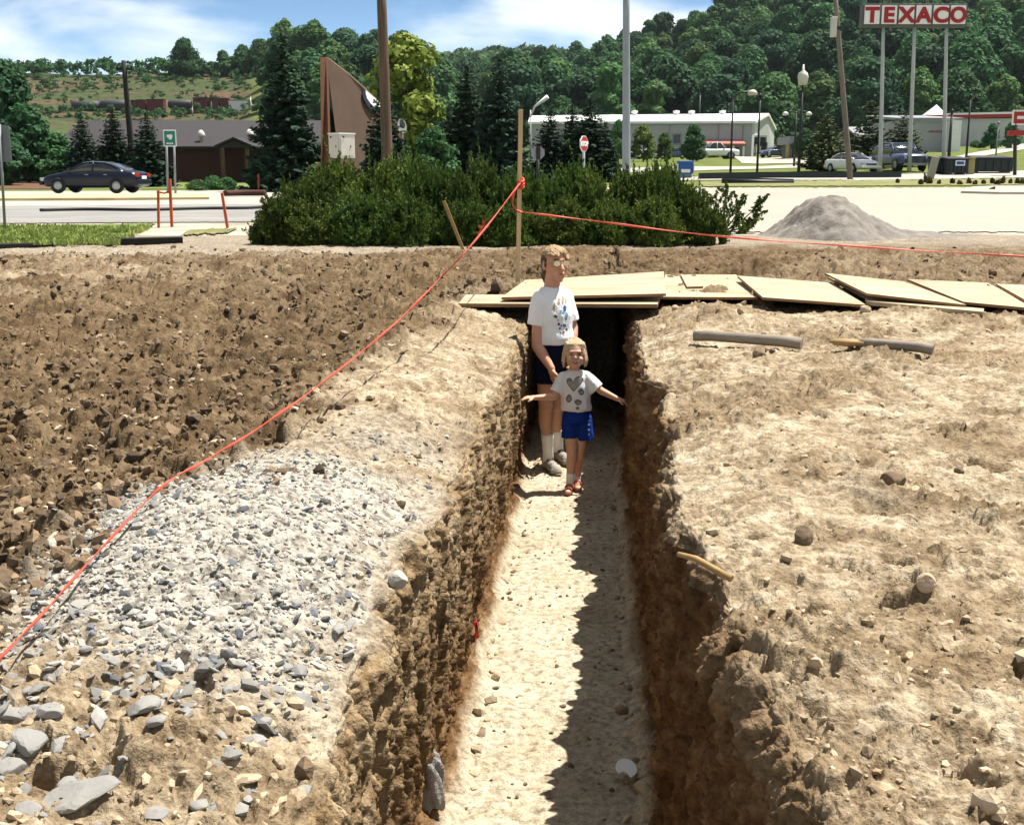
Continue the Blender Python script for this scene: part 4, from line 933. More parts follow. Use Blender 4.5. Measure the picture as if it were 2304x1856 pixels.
mb = MB(); mb.box((c.x, c.y - .2, c.z - .08), (c.x + .5, c.y + .05, c.z + .08)); mb.build('bracket', M['blackmetal'], q, True)

# tall lettered sign on three poles
Y0 = 80; mpp = mpv(Y0); A = ay(1818, 10, Y0); B_ = ay(2032, 57, Y0); zt, zb_ = ay(1925, 9, Y0).z, ay(1925, 58, Y0).z
sg = thing('tall_sign', 'tall white sign with six red capital letters on three pale poles', 'sign', gY(1915, Y0))
mb = MB(); mb.box((A.x - .12, Y0 - .05, zb_), (B_.x + .05, Y0 + .45, zt)); mb.build('sign_frame', M['signframe'], sg, True, .03)
pw_ = (B_.x - A.x) / 6
for i, ch in enumerate('TEXACO'):
    x0 = A.x + pw_ * i; pn = thing('letter_panel', None, None); bpy.data.objects.remove(pn)
    mb = MB(); mb.box((x0 + .05, Y0 - .13, zb_ + .18), (x0 + pw_ - .08, Y0 - .052, zt - .12)); po = mb.build('letter_panel', M['signwhite'], sg, True, .015)
    me = text_me(ch, 1.27, .02, .055, 1.10 if ch not in 'O' else 1.0); lo = link('letter', me, M['redletter'], po)
    lo.location = Vector((x0 + pw_ / 2 - .015, Y0 - .15, (zb_ + zt) / 2 + .03)) - sg.location
for bx, by, tx in [(1850, 365, 1859), (1911, 362, 1925), (1983, 345, 1992)]:
    bb = gY(bx, Y0 + .2); tt = ay(tx, 57, Y0 + .2); mb = MB(); P, Rr = pole_tube(bb, tt, 4.6 * mpp, 3.4 * mpp); mb.tube(P, Rr, 12); mb.build('sign_pole', M['whitepole'], sg, True)

# lamps and thin dark posts on the far lots
def lamp(vx, base_vy, Y, top_vy, label, style, m=M['blackmetal'], w=2.2):
    b = gY(vx, Y); mpp = mpv(Y); z1 = zat(top_vy, Y); q = thing('street_lamp', label, 'lamp post', b)
    mb = MB(); mb.tube([b, (b.x, b.y, z1)], [w * 1.2 * mpp, w * .7 * mpp], 10); mb.build('post', m, q, True)
    if style == 'arm':
        mb = MB(); mb.tube([(b.x, b.y, z1 - .1), (b.x + .35, b.y - .2, z1 + .25), (b.x + 1.1, b.y - .4, z1 + .35)], .06, 8); mb.build('arm', m, q, True)
        mb = MB(); mb.lathe((b.x + 1.2, b.y - .4, z1 + .2), [(0, -.12), (.28, -.1), (.34, .05), (.2, .22), (0, .26)], 12); mb.build('lamp_head', M['cream'], q, True)
    elif style == 'double':
        for s_ in (-1, 1):
            mb = MB(); mb.tube([(b.x, b.y, z1), (b.x + s_ * .5, b.y - .2, z1 + .15), (b.x + s_ * .9, b.y - .3, z1 + .02)], .05, 8); mb.build('arm', m, q, True)
            mb = MB(); mb.lathe((b.x + s_ * .95, b.y - .3, z1 - .12), [(0, -.1), (.24, -.08), (.26, .05), (.1, .2), (0, .2)], 12); mb.build('lamp_head', M['cream'], q, True)
    elif style == 'lantern':
        mb = MB(); mb.lathe((b.x, b.y, z1), [(0, 0), (.28, .02), (.36, .55), (.30, .75), (.08, .95), (.05, 1.3), (0, 1.3)], 12); mb.build('lamp_head', M['cream'], q, True)
    elif style == 'white':
        mb = MB(); mb.tube([(b.x, b.y, z1 - .4), (b.x + .25, b.y, z1 + .2), (b.x + 1.0, b.y - .2, z1 + .75)], [.05, .06, .13], 8); mb.build('lamp_head', M['white'], q, True)
    elif style == 'cap':
        mb = MB(); mb.lathe((b.x, b.y, z1), [(0, .25), (.12, .2), (.14, 0), (0, -.02)], 10); mb.build('cap', m, q, True)
    return q
lamp(1536, 378, 82, 205, 'dark post with one pale lamp head at the left of the warehouse gable', 'arm')
lamp(1592, 378, 82, 205, 'thin plain dark post in front of the warehouse gable', 'cap')
lamp(1468, 250, 200, 200, 'dark thin post rising above the warehouse roof', 'cap')
lamp(1679, 365, 80, 180, 'dark post topped by a pale lantern left of the leaning pole', 'lantern', w=3)
lamp(1669, 340, 100, 238, 'post with two small white lamp heads beside the lantern post', 'double')
lamp(1992, 335, 79, 238, 'thick black post at the right leg of the tall sign', 'cap', w=3.4)
lamp(2029, 345, 92, 205, 'thin black post in front of the red trimmed building', 'cap')
lamp(2091, 330, 100, 262, 'thin grey post on the right lawn slope', 'cap', M['greypaint'], 1.6)
lamp(1116, 330, 72, 232, 'lamp post with a white upturned head behind the wooden stake', 'white', M['whitepole'], 1.8)
lamp(534, 265, 320, 205, 'thin white lamp post below the hillside containers', 'cap', M['white'], 1.3)
lamp(452, 265, 316, 215, 'dark brown thin post below the red hillside containers', 'cap', M['pole_wood'], 1.8)
lamp(412, 265, 322, 226, 'thin pale post in front of the grey hillside tank', 'cap', M['whitepole'], 1.2)

# small signs
def octagon(c, r, th, yaw, inner=None):
    """octagon plate facing -y turned by yaw"""
    Mx = Matrix.Translation(c) @ Matrix.Rotation(yaw, 4, 'Z'); return [Mx @ Vector((r * math.cos(math.pi / 8 + k * math.pi / 4), 0, r * math.sin(math.pi / 8 + k * math.pi / 4))) for k in range(8)], Mx
def stop_sign(vx, vy, rV, Y, base_vy, yaw, front, label):
    c = ay(vx, vy, Y); r = rV * mpv(Y); b = gY(vx, Y); q = thing('stop_sign', label, 'road sign', b)
    mb = MB(); mb.tube([b, (c.x, c.y + .05, c.z + r * .8)], .04, 8); mb.build('post', M['galv'] if front else M['blackmetal'], q, True)
    P, Mx = octagon(c, r, .01, yaw); n = (Mx.to_3x3() @ Vector((0, -1, 0))); mb = MB(); mb.prism(P, n * .02); mb.build('plate', M['white'] if front else M['signback'], q, True)
    if front:
        P, _ = octagon(c + n * .022, r * .90, .01, yaw); mb = MB(); mb.prism(P, n * .006); fo = mb.build('face', M['red'], q, True)
        me = text_me('STOP', r * .72, .004, .012); o = link('lettering', me, M['white'], q); o.location = c + n * .032 - q.location; o.rotation_euler = (0, 0, yaw)
    else:
        mb = MB(); mb.box((-.05, -.055, -r * .95), (.05, -.022, r * .95), M=Mx); mb.build('bracket', M['blackmetal'], q, True)
    return q
stop_sign(1132, 322, 15, 30, 420, .15, False, 'grey back of an octagonal sign left of the red one')
stop_sign(1228, 303, 17.5, 31, 420, 1.0, True, 'red octagonal stop sign turned sideways above the bushes')
def plate(name, label, cat, vx0, vy0, vx1, vy1, Y, posts, m, pm, base_vy=None, yaw=0, pr=.035, back=False):
    a, b = ay(vx0, vy0, Y), ay(vx1, vy1, Y); q = thing(name, label, cat, gY((vx0 + vx1) / 2, Y))
    mb = MB(); mb.box((a.x, Y - .02, b.z), (b.x, Y + .005, a.z)); p = mb.build('plate', m, q, True, .004)
    for px in posts:
        g_ = gY(px, Y + .06); mb = MB(); mb.box((g_.x - pr, Y + .007, g_.z - .1), (g_.x + pr, Y + .07, a.z + (.05 if back else -.05))); mb.build('post', pm, q, True)
    return q, a, b
q, a, b = plate('road_sign', 'green road sign with a white emblem on two grey posts', 'road sign', 368 / 1.0 - 2, 295 - 2, 399 - 2, 335 - 2, 60, [0], M['green_sign'], M['galv']) if False else (None, None, None)
Y = 58; mp_ = mpv(Y)
a, b = ay(343, 274, Y), ay(372, 309, Y); q = thing('road_sign', 'green road sign with a white emblem on two grey posts', 'road sign', gY(358, Y))
mb = MB(); mb.box((a.x, Y - .03, b.z), (b.x, Y, a.z)); mb.build('plate', M['white'], q, True, .01)
mb = MB(); e = .045; mb.box((a.x + e, Y - .036, b.z + e), (b.x - e, Y - .0305, a.z - e)); mb.build('face', M['green_sign'], q, True)
cx_, cz_ = (a.x + b.x) / 2, a.z - 15 * mp_
mb = MB(); mb.prism([(cx_ + dx * mp_, Y - .041, cz_ + dz * mp_) for dx, dz in [(-6, 5), (1, 6), (6, 5), (6, 1), (3, -5), (0, -5), (-3, -1), (-6, 1)]], (0, .0045, 0)); mb.build('emblem', M['white'], q, True)
mb = MB()
for k in range(4): mb.box((cx_ + (-7 + 3.6 * k) * mp_, Y - .041, b.z + 4.5 * mp_), (cx_ + (-4.4 + 3.6 * k) * mp_, Y - .0365, b.z + 8 * mp_))
mb.build('lettering', M['white'], q, True)
for px in (351, 367):
    mb = MB(); g_ = gY(px + 2, Y); x_ = ay(px, 320, Y).x; mb.tube([(g_.x, Y + .06, g_.z), (x_, Y + .06, a.z - .1)], .055, 8); mb.build('post', M['galv'], q, True)
# sign panel at the left edge, seen from behind
Y = 23.0; a, b = ay(-24, 266, Y), ay(20, 342, Y); bb = gY(11, Y); q = thing('road_sign', 'blank grey sign panel on a thin post cut by the left edge', 'road sign', bb)
mb = MB(); mb.prism([ay(-24, 262, Y), ay(18, 265, Y), ay(25, 342, Y), ay(-20, 340, Y)], (0, .012, 0)); mb.build('plate', M['bluegrey'], q, True)
mb = MB(); mb.tube([bb, ay(0, 262, Y) + Vector((0, -.03, 0))], .028, 8); mb.build('post', M['greypaint'], q, True)
# red sign at the right edge
Y = 74; c = ay(2147, 248, Y); bb = gY(2133, Y); mp_ = mpv(Y); q = thing('road_sign', 'red sign with a white bar on a dark pole at the right edge', 'road sign', bb)
mb = MB(); x0, x1, z0, z1 = ay(2129, 243, Y).x, ay(2165, 243, Y).x, zat(264, Y), zat(232, Y); mb.box((x0, Y - .1, z0), (x1, Y - .07, z1)); mb.build('plate', M['white'], q, True)
mb = MB(); mb.box((x0 + .1, Y - .108, z0 + .1), (x1 - .1, Y - .1005, z1 - .1)); mb.build('face', M['red'], q, True)
mb = MB(); mb.box((x0 + .3, Y - .116, (z0 + z1) / 2 - .09), (x1 - .3, Y - .1085, (z0 + z1) / 2 + .09)); mb.build('bar', M['white'], q, True)
mb = MB(); mb.tube([bb, (ay(2136, 240, Y).x, Y, z1)], .11, 10); mb.build('post', M['blackmetal'], q, True)
mb = MB(); z2 = zat(275, Y); mb.box((x0 - .1, Y - .2, z2 - .3), (x1, Y + .3, z2)); mb.build('lower_box', M['red'], q, True, .03)
# oval sign and cabinet between the wedge and the yellow tree
Y = 46; c = ay(846, 266, Y); mp_ = mpv(Y); bb = gY(846, Y); q = thing('oval_sign', 'small oval white and dark sign right of the brown pole', 'sign', bb)
mb = MB(); mb.tube([bb, (c.x, Y + .06, c.z)], .05, 8); mb.build('post', M['pole_wood'], q, True)
def ell(c, rx, rz, y, tilt=0): return [(c.x + rx * math.cos(w) * math.cos(tilt) - rz * math.sin(w) * math.sin(tilt), y, c.z + rz * math.sin(w) * math.cos(tilt) + rx * math.cos(w) * math.sin(tilt)) for w in [k * math.pi / 12 for k in range(24)]]
mb = MB(); mb.prism(ell(c, 9 * mp_, 15 * mp_, Y - .06, .25), (0, .05, 0)); mb.build('plate', M['white'], q, True)
mb = MB(); mb.prism(ell(c + Vector((.02, 0, .08)), 5.5 * mp_, 9.5 * mp_, Y - .075, .25), (0, .0145, 0)); mb.build('face', M['signframe'], q, True)
Y = 27; q = thing('utility_cabinet', 'white two door utility cabinet standing behind the bushes', 'cabinet', gY(718, Y))
A1, B1, C1 = ay(691, 284, Y + .12), ay(714, 283, Y - .1), ay(746.5, 283, Y + .2); zlo = zat(333, Y); zhi = zat(283, Y)
D1 = A1 + C1 - B1; P4 = [Vector((p.x, p.y, zlo)) for p in (A1, B1, C1, D1)]
mb = MB(); mb.prism(P4, (0, 0, zhi - zlo)); mb.build('cabinet', M['cream'], q, True, .012)
mb = MB(); cc = sum(P4, Vector()) / 4; mb.prism([cc + (Vector((p.x, p.y, zhi)) - Vector((cc.x, cc.y, cc.z))) * 1.05 if False else Vector((cc.x + (p.x - cc.x) * 1.06, cc.y + (p.y - cc.y) * 1.06, zhi + .001)) for p in P4], (0, 0, .03)); mb.build('lid', M['white'], q, True)
for (p0, p1) in ((P4[0], P4[1]), (P4[1], P4[2])):
    n = (p1 - p0).cross(Vector((0, 0, 1))).normalized(); n = -n if n.y > 0 else n; e = (p1 - p0) * .08
    mb = MB(); mb.prism([p0 + e + n * .004 + Vector((0, 0, .05)), p1 - e + n * .004 + Vector((0, 0, .05)), p1 - e + n * .004 + Vector((0, 0, zhi - zlo - .07)), p0 + e + n * .004 + Vector((0, 0, zhi - zlo - .07))], n * .008); d_ = mb.build('door', M['cream'], q, True)
    h = p0.lerp(p1, .7) + n * .014 + Vector((0, 0, .25)); mb = MB(); mb.box(h - Vector((.008, .008, .025)), h + Vector((.008, .008, .025))); mb.build('latch', M['blackmetal'], d_, True)
    h = p0.lerp(p1, .25) + n * .014 + Vector((0, 0, zhi - zlo - .06)); mb = MB(); mb.box(h - Vector((.018, .006, .018)), h + Vector((.018, .006, .018))); mb.build('hinge', M['blackmetal'], d_, True)
for p in (P4[0].lerp(P4[2], .2), P4[0].lerp(P4[2], .8)):
    mb = MB(); gzv = gY(718, Y).z; mb.box((p.x - .03, p.y - .03, gzv - .1), (p.x + .03, p.y + .03, zlo)); mb.build('post', M['pole_wood'], q, True)
# blue boxes
Y = 40; c = g(1167, 372); q = thing('mail_box', 'small pale blue box standing among the bushes behind the tall stake', 'box', gY(1167, 30)); c = q.location; s_ = mpv(30); zc = zat(392, 30)
mb = MB(); mb.box((c.x - 7 * s_, c.y - .15, zc), (c.x + 7 * s_, c.y + .15, zat(376, 30))); mb.lathe((c.x, c.y, zat(377, 30)), [(7 * s_, -.02), (6 * s_, .06), (3 * s_, .1), (0, .11)], 12); mb.build('body', M['palebluebox'], q, True)
mb = MB(); mb.box((c.x - .05, c.y - .04, 0), (c.x + .05, c.y + .04, zc)); mb.build('post', M['greypaint'], q, True)
p = g(1443, 376); s_ = mpv(p.y); q = thing('newspaper_box', 'blue topped box with pale sides right of the steel pole', 'box', p); H = zat(337, p.y) - p.z
mb = MB(); mb.box((p.x - 16 * s_, p.y, p.z + H * .25), (p.x + 16 * s_, p.y + .8, p.z + H * .95)); mb.build('body', M['bluebox'], q, True, .05)
mb = MB(); mb.box((p.x - 10 * s_, p.y - .02, p.z + H * .32), (p.x + 9 * s_, p.y - .003, p.z + H * .5)); mb.box((p.x - 17.5 * s_, p.y - .02, p.z + H * .3), (p.x - 16.2 * s_, p.y + .8, p.z + H * .8)); mb.box((p.x + 16.2 * s_, p.y - .02, p.z + H * .3), (p.x + 17.5 * s_, p.y + .8, p.z + H * .8)); mb.build('trim', M['white'], q, True)
mb = MB(); mb.box((p.x - 13 * s_, p.y + .1, p.z - .05), (p.x + 13 * s_, p.y + .7, p.z + H * .25)); mb.build('base', M['palebluebox'], q, True)
# guard rail on short posts
q = thing('guard_rail', 'low black rail on short posts on the verge right of the bushes', 'guard rail', g(1595, 392)); Y = 66
a, b = ay(1520, 381, Y), ay(1670, 384, Y); mb = MB(); mb.prism([(a.x, Y, a.z + .2), (b.x, Y, b.z + .18), (b.x, Y, b.z - .22), (a.x, Y, a.z - .2)], (0, .25, 0)); mb.tube([(a.x, Y - .02, a.z), (b.x, Y - .02, b.z - .03)], .14, 8); mb.build('rail', M['dumpster'], q, True)
for px in (1532, 1562, 1588, 1615, 1655):
    c = gY(px, Y + .1); mb = MB(); mb.box((c.x - .12, c.y, c.z - .1), (c.x + .12, c.y + .12, a.z - .15)); mb.build('post', M['blackmetal'], q, True)
Y = 72; a, b = gY(1472, Y), gY(1890, Y); pts = [gY(v, Y) for v in np.linspace(1470, 1895, 24)]
mb = MB(); 
for i in range(23): mb.prism([pts[i] + Vector((0, 0, -.05)), pts[i + 1] + Vector((0, 0, -.05)), pts[i + 1] + Vector((0, 0, .38)), pts[i] + Vector((0, 0, .38))], (0, .2, 0))
tag(mb.build('low_barrier', M['dumpster']), 'long low dark barrier between the verge and the far lot', 'barrier')
# dumpsters
def dumpster(vx0, vx1, vy0, vy1, Y, label, m, extra=None):
    p = gY((vx0 + vx1) / 2, Y); x0, x1 = float(x_v(vx0, Y)), float(x_v(vx1, Y)); z0, z1 = p.z, zat(vy0, Y)
    q = thing('dumpster', label, 'dumpster', p, 'dark dumpsters on the right'); mb = MB(); mb.box((x0, Y, z0 + .12), (x1, Y + 1.6, z1 - .1)); 
    for k in range(5): xx = x0 + (x1 - x0) * (k + .5) / 5; mb.box((xx - .05, Y - .06, z0 + .2), (xx + .05, Y - .003, z1 - .2))
    mb.build('body', m, q, True, .02)
    mb = MB(); mb.prism([(x0 - .05, Y - .1, z1 - .098), (x0 - .05, Y + 1.7, z1 - .098), (x0 - .05, Y + 1.7, z1 + .12), (x0 - .05, Y - .1, z1 - .03)], (x1 - x0 + .1, 0, 0)); mb.build('lid', M['blackmetal'], q, True)
    for xx in (x0 + .2, x1 - .2):
        mb = MB(); mb.box((xx - .08, Y + .1, z0 - .02), (xx + .08, Y + 1.5, z0 + .118)); mb.build('foot', M['blackmetal'], q, True)
    return q, x0, x1, z0, z1, Y
dumpster(1968, 1990, 332, 364, 76, 'narrow black dumpster at the left end of the row on the right', M['dumpster'])
q, x0, x1, z0, z1, Y = dumpster(1992, 2034, 333, 362, 75, 'dark green dumpster with a white label on the right', M['dumpster'])
mb = MB(); xa, xb = float(x_v(2006, Y)), float(x_v(2026, Y)); za, zb2 = zat(338, Y), zat(349, Y); mb.box((xa, Y - .075, zb2), (xb, Y - .064, za)); lb = mb.build('label_plate', M['white'], q, True)
mb = MB(); mb.box((xa + .06, Y - .082, zb2 + .06), (xb - .06, Y - .0755, za - .06)); mb.build('print', M['bluebox'], lb, True)
dumpster(2048, 2128, 331, 360, 77, 'long black dumpster at the right edge of the row', M['dumpster'])
Y = 75.5; p = gY(2041, Y); mb = MB(); mb.box((p.x - .2, Y, p.z), (p.x + .2, Y + .4, zat(334, Y))); mb.box((p.x - .25, Y - .05, zat(334, Y) + .002), (p.x + .25, Y + .45, zat(333, Y) + .05)); tag(mb.build('tan_cabinet', M['yellowish'], None, False, .02), 'narrow tan cabinet between the two dark green dumpsters', 'cabinet')
Y = 70; p = gY(1958, Y); q = thing('concrete_block', 'pale leaning concrete post at the left of the dumpsters', 'post', p); mb = MB(); mb.prism([(p.x - .25, Y, p.z - .05), (p.x + .15, Y, p.z - .05), (p.x + .42, Y, p.z + 1.25), (p.x + .05, Y, p.z + 1.3)], (0, .3, 0)); mb.build('post', M['concrete'], q, True, .03)

# ------------------------------------------------------------------ orange marker stakes, stick stakes and tape
def stake(vx, vy, tx, ty, w, label, m, cat='stake', name='marker_stake', group=None, sq=True, site=False, h=None):
    b = gp(vx, vy) if site else g(vx, vy); t = ay(tx, ty, b.y); mb = MB(); d = (t - b).normalized(); s = d.cross(Vector((0, 1, 0))).normalized(); n_ = s.cross(d)
    hw = w * mpv(b.y) / 2; P = [b - d * .15 + s * i * hw + n_ * j * hw for i, j in ((-1, -1), (1, -1), (1, 1), (-1, 1))]
    mb.prism(P, t - b + d * .15); return tag(mb.build(name, m, None, False, .004), label, cat, group), b, t
stake(357, 511 / 1.0 - 32, 356, 427 - 27, 5.5, '', M['stake']) if False else None
go_ = 'orange marker stakes beside the road'
stake(334, 480, 333, 401, 5, 'shorter orange stake at the left, joined to its taller neighbour', M['stake'], group=go_)
o_, b_, t_ = stake(362, 478, 357, 377, 5.5, 'tallest orange stake, in front of the green road sign', M['stake'], group=go_)
Y = b_.y; a, c = ay(336, 405, Y), ay(356, 403, Y); mb = MB(); mb.tube([a, (a + c) / 2 + Vector((0, 0, -.03)), c], .02, 6); tag(mb.build('orange_ribbon', M['tape']), 'short orange ribbon tied between the two left orange stakes', 'tape')
stake(479, 480, 467, 406, 5.5, 'orange stake leaning left, alone in the middle of the pale strip', M['stake'], group=go_)
stake(545, 405, 544, 367, 4.5, 'distant orange stake below the brown building wall', M['stake'], group=go_)
stake(549, 428, 552, 415, 5, 'short orange stake just left of the bushes', M['stake'], group=go_)
# tall lumber stake with the tape
sb = gp(1089, 602); SY = sb.y; st = ay(1096, 231, SY); hw = 4.6 * mpv(SY)
mb = MB(); mb.prism([sb + Vector((-hw, -.02, -.2)), sb + Vector((hw, -.02, -.2)), sb + Vector((hw, .02, -.2)), sb + Vector((-hw, .02, -.2))], st - sb + Vector((0, 0, .2)))
tag(mb.build('wooden_stake', M['lumber'], None, False, .003), 'tall pale lumber stake holding the orange tape beside the plywood', 'stake')
stake(973, 522, 934, 423, 7, 'short brown stake leaning left in front of the bushes', M['handle'], name='wooden_stake', site=True)
def lay(pts):
    out = []
    for vx, vy, Y in pts:
        p = ay(vx, vy, Y)
        if Y < 20:
            h = float(gz(p.x, p.y)[0]) + .012
            if p.z < h: p = gp(vx, vy); p.z = float(gz(p.x, p.y)[0]) + .02; 
        out.append(p)
    return out
def smooth_path(P, n=12):
    out = []
    for i in range(len(P) - 1):
        p0, p1, p2, p3 = P[max(i - 1, 0)], P[i], P[i + 1], P[min(i + 2, len(P) - 1)]
        for k in range(n):
            t = k / n; out.append(.5 * ((2 * p1) + (p2 - p0) * t + (2 * p0 - 5 * p1 + 4 * p2 - p3) * t * t + (3 * p1 - p0 - 3 * p2 + p3) * t ** 3))
    return out + [P[-1]]
tp = thing('marker_tape', 'orange tape tied to the tall wooden stake and stretched to both sides', 'tape', sb)
P = [ay(1095, 385, SY - .03)] + [az(*q) for q in [(1003, 503, .72), (920, 592, .47), (832, 680, .31), (705, 785, .22), (560, 890, .19), (430, 970, .19), (338, 1026, .16), (200, 1168, .13), (95, 1285, .11), (0, 1384, .10), (-70, 1455, .10)]]
for p in P[6:]: h_ = float(gz(p.x, p.y)[0]) + .008; p.z = max(p.z, h_) if p.y < 3.9 else p.z
P = smooth_path(P)
mb = MB(); mb.tube(P, [.0042 + .0050 * max(0, (p.y - 2.4) / 10) for p in P], 6, flat=.45, twist=.35); mb.build('left_run', M['tape'], tp, True)
P = smooth_path(lay([(1101, 447, SY - .03), (1250, 465, SY), (1500, 496, SY - .1), (1800, 519, SY - .2), (2155, 540, SY - .3), (2320, 548, SY - .3)]))
mb = MB(); mb.tube(P, .0095, 6, flat=.45, twist=.3); mb.build('right_run', M['tape'], tp, True)
mb = MB(); mb.tube(smooth_path([ay(x, y, SY - .05) for x, y in [(1092, 386), (1083, 405), (1079, 428), (1086, 442), (1101, 447)]]), .011, 6, flat=.5, twist=.2); mb.build('loop', M['tape'], tp, True)
mb = MB()
for dz in (0, .05, -.045): mb.tube([ay(1096, 386, SY) + Vector((1.35 * hw * math.cos(w), .04 * math.sin(w), dz * .6 + .02 * math.sin(w))) for w in np.linspace(0, 6.283, 13)], .012, 6)
mb.build('knot', M['tape'], tp, True)
c = ay(1017, 478, 11.2); mb = MB()
for k in range(7):
    a = k * .9; mb.add([c + Vector((0, 0, .0)), c + Vector((.05 * math.cos(a), .04 * math.sin(a), .08 * math.sin(a * 1.7))), c + Vector((.05 * math.cos(a + .4), .03 * math.sin(a + .4), .06 * math.sin(a * 1.7 + .5)))], [(0, 1, 2)])
mb.build('bow', M['tape'], tp, True)
# ------------------------------------------------------------------ plywood over the trench and beyond
def Z3(zx, zy): return ((1000 + zx / 1.6526) / K, (560 + zy / 1.6526) / K)
def sheet(corners, zs, label, th=.019, name='plywood_sheet'):
    P = [az(*Z3(*c), z) for c, z in zip(corners, zs)]; n = (P[1] - P[0]).cross(P[3] - P[0]).normalized(); n = -n if n.z < 0 else n
    mb = MB(); mb.prism([p - n * th for p in P], n * th); o = mb.build(name, [M['plywood'], M['plyedge']])
    for pl in o.data.polygons: pl.material_index = 1 if abs(pl.normal.z) < .6 else 0
    return tag(o, label, 'plywood', 'plywood sheets laid over the dig')
sheet([(52, 203), (792, 206), (805, 172), (80, 170)], [.07, .07, .055, .055], 'long lower plywood sheet forming the front edge over the trench', .03)
sheet([(212, 180), (824, 166), (815, 84), (300, 116)], [.11, .14, .15, .10], 'plywood sheet lying on the long lower sheet behind the man, its right end raised', .022)
sheet([(800, 178), (1166, 180), (1085, 96), (822, 96)], [.07, .06, .06, .06], 'plywood sheet with a small board on it right of the trench', .022)
sheet([(902, 141), (962, 139), (945, 106), (878, 94)], [.085, .085, .085, .085], 'small square board lying on a plywood sheet', .02, 'small_board')
sheet([(1184, 180), (1567, 208), (1440, 126), (1090, 100)], [.10, .06, .08, .12], 'plywood sheet tilted up on its left side, in the middle of the row', .022)
sheet([(1560, 178), (1905, 212), (1700, 134), (1425, 104)], [.07, .06, .07, .09], 'lower one of two overlapping plywood sheets right of the middle', .02)
sheet([(1572, 166), (1940, 208), (1708, 121), (1415, 90)], [.14, .10, .12, .15], 'upper one of two overlapping plywood sheets right of the middle', .02)
sheet([(1930, 197), (2200, 222), (2020, 126), (1722, 113)], [.10, .09, .11, .13], 'plywood sheet near the right edge, next to last of the row', .022)
sheet([(2160, 190), (2420, 215), (2300, 140), (2052, 130)], [.12, .11, .11, .13], 'last plywood sheet cut by the right edge', .022)
P = [az(*Z3(*c), .08) for c in ((1565, 183), (2006, 222), (2004, 234), (1570, 194))]
mb = MB(); mb.prism(P, (0, 0, -.035)); tag(mb.build('plank', M['plywood'], None, False, .003), 'narrow plank lying along the front of the overlapping plywood sheets', 'plank')
for zx0, zx1, zy in [(60, 800, 206)]:
    a, b = az(*Z3(zx0 + 190, zy), .0), az(*Z3(zx1 - 40, zy), .0)
    for dy in (.25, .75):
        mb = MB(); mb.box((a.x - .1, a.y + dy, -.06), (b.x + .1, a.y + dy + .09, .03)); tag(mb.build('support_beam', M['pole_wood']), 'brown timber beam under the %s of the long plywood sheet' % ('front' if dy < .5 else 'middle'), 'beam')
# ------------------------------------------------------------------ sticks and litter
def stick(a, b, r0, r1, label, m, name='stick', cat='stick', lift=.02, n=8, mid=0):
    pa, pb = gp(*a), gp(*b); pa.z = float(gz(pa.x, pa.y)[0]) + lift + r0 * .6; pb.z = float(gz(pb.x, pb.y)[0]) + lift + r1 * .6
    zt_ = max(pa.z, pb.z); P = [pa.lerp(pb, i / 6) + Vector((0, 0, mid * math.sin(math.pi * i / 6))) for i in range(7)]
    for p in P: p.z = max(p.z, float(gz(p.x, p.y)[0]) + r0 * .5)
    P[1:-1] = [Vector((p.x, p.y, (P[0].z * (6 - i - 1) + P[6].z * (i + 1)) / 6 + .01)) for i, p in enumerate(P[1:-1])]
    mb = MB(); mb.tube(P, [r0 + (r1 - r0) * i / 6 for i in range(7)], 12); return tag(mb.build(name, m), label, cat), P
stick(Z3(928, 350), Z3(1328, 374), .036, .040, 'thick grey stick lying behind the round brown stones', M['pipe'], lift=.03)
o_, P = stick(Z3(1540, 374), Z3(1816, 396), .030, .036, 'grey stick with a tan pointed end on the right bank', M['pipe'], lift=.03)
a = P[0]; tp_ = gp(*Z3(1430, 374)); tp_.z = a.z; mb = MB(); mb.tube([a + (P[1] - P[0]).normalized() * .04, a.lerp(tp_, .35), a.lerp(tp_, .8), tp_], [.034, .045, .035, .012], 12, flat=.6); mb.build('pointed_end', M['handle'], o_)
pa, pb = gp(1500, 1220), Vector((0, 0, 0)); pb = ay(1428, 1166, pa.y + .12); pa.z += .03
mb = MB(); mb.tube([pa + Vector((.05, -.02, -.02)), pa.lerp(pb, .5) + Vector((0, 0, .01)), pb], [.011, .010, .008], 8); tag(mb.build('stick', M['handle']), 'thin pale stick jutting over the right trench rim', 'stick')
# ------------------------------------------------------------------ buildings
def wbox(mb, a, b, Y, d, z0, z1, mi=0): mb.box((a, Y, z0), (b, Y + d, z1), mi)
# brown low building with a long dark roof
Y = 88; mp_ = mpv(Y); X = lambda v: float(x_v(v, Y))
z0, ze, zr = gY(420, Y).z - .3, zat(310, Y), zat(259, Y + 7)
q = thing('brown_building', 'long low brown brick building with a dark shingled roof and two white roof vents', 'building', gY(420, Y))
mb = MB(); mb.box((X(128), Y, z0), (X(668), Y + 13, ze)); mb.build('wall', M['brick'], q, True)
mb = MB(); e = .7
A_, B_, C_, D_ = Vector((X(118), Y - e, ze - .12)), Vector((X(676), Y - e, ze - .12)), Vector((X(676), Y + 6.5, zr)), Vector((X(118), Y + 6.5, zr))
mb.prism([A_, B_, C_, D_], (0, 0, .16)); A2, B2 = Vector((A_.x, Y + 14, A_.z)), Vector((B_.x, Y + 14, B_.z)); mb.prism([D_, C_, B2, A2], (0, 0, .15))
mb.prism([A_ + Vector((.7, .7, .05)), D_ + Vector((.7, 0, 0)), A2 + Vector((.7, -.7, .05))], (.2, 0, 0)); mb.prism([B_ + Vector((-.7, .7, .05)), C_ + Vector((-.7, 0, 0)), B2 + Vector((-.7, -.7, .05))], (-.2, 0, 0))
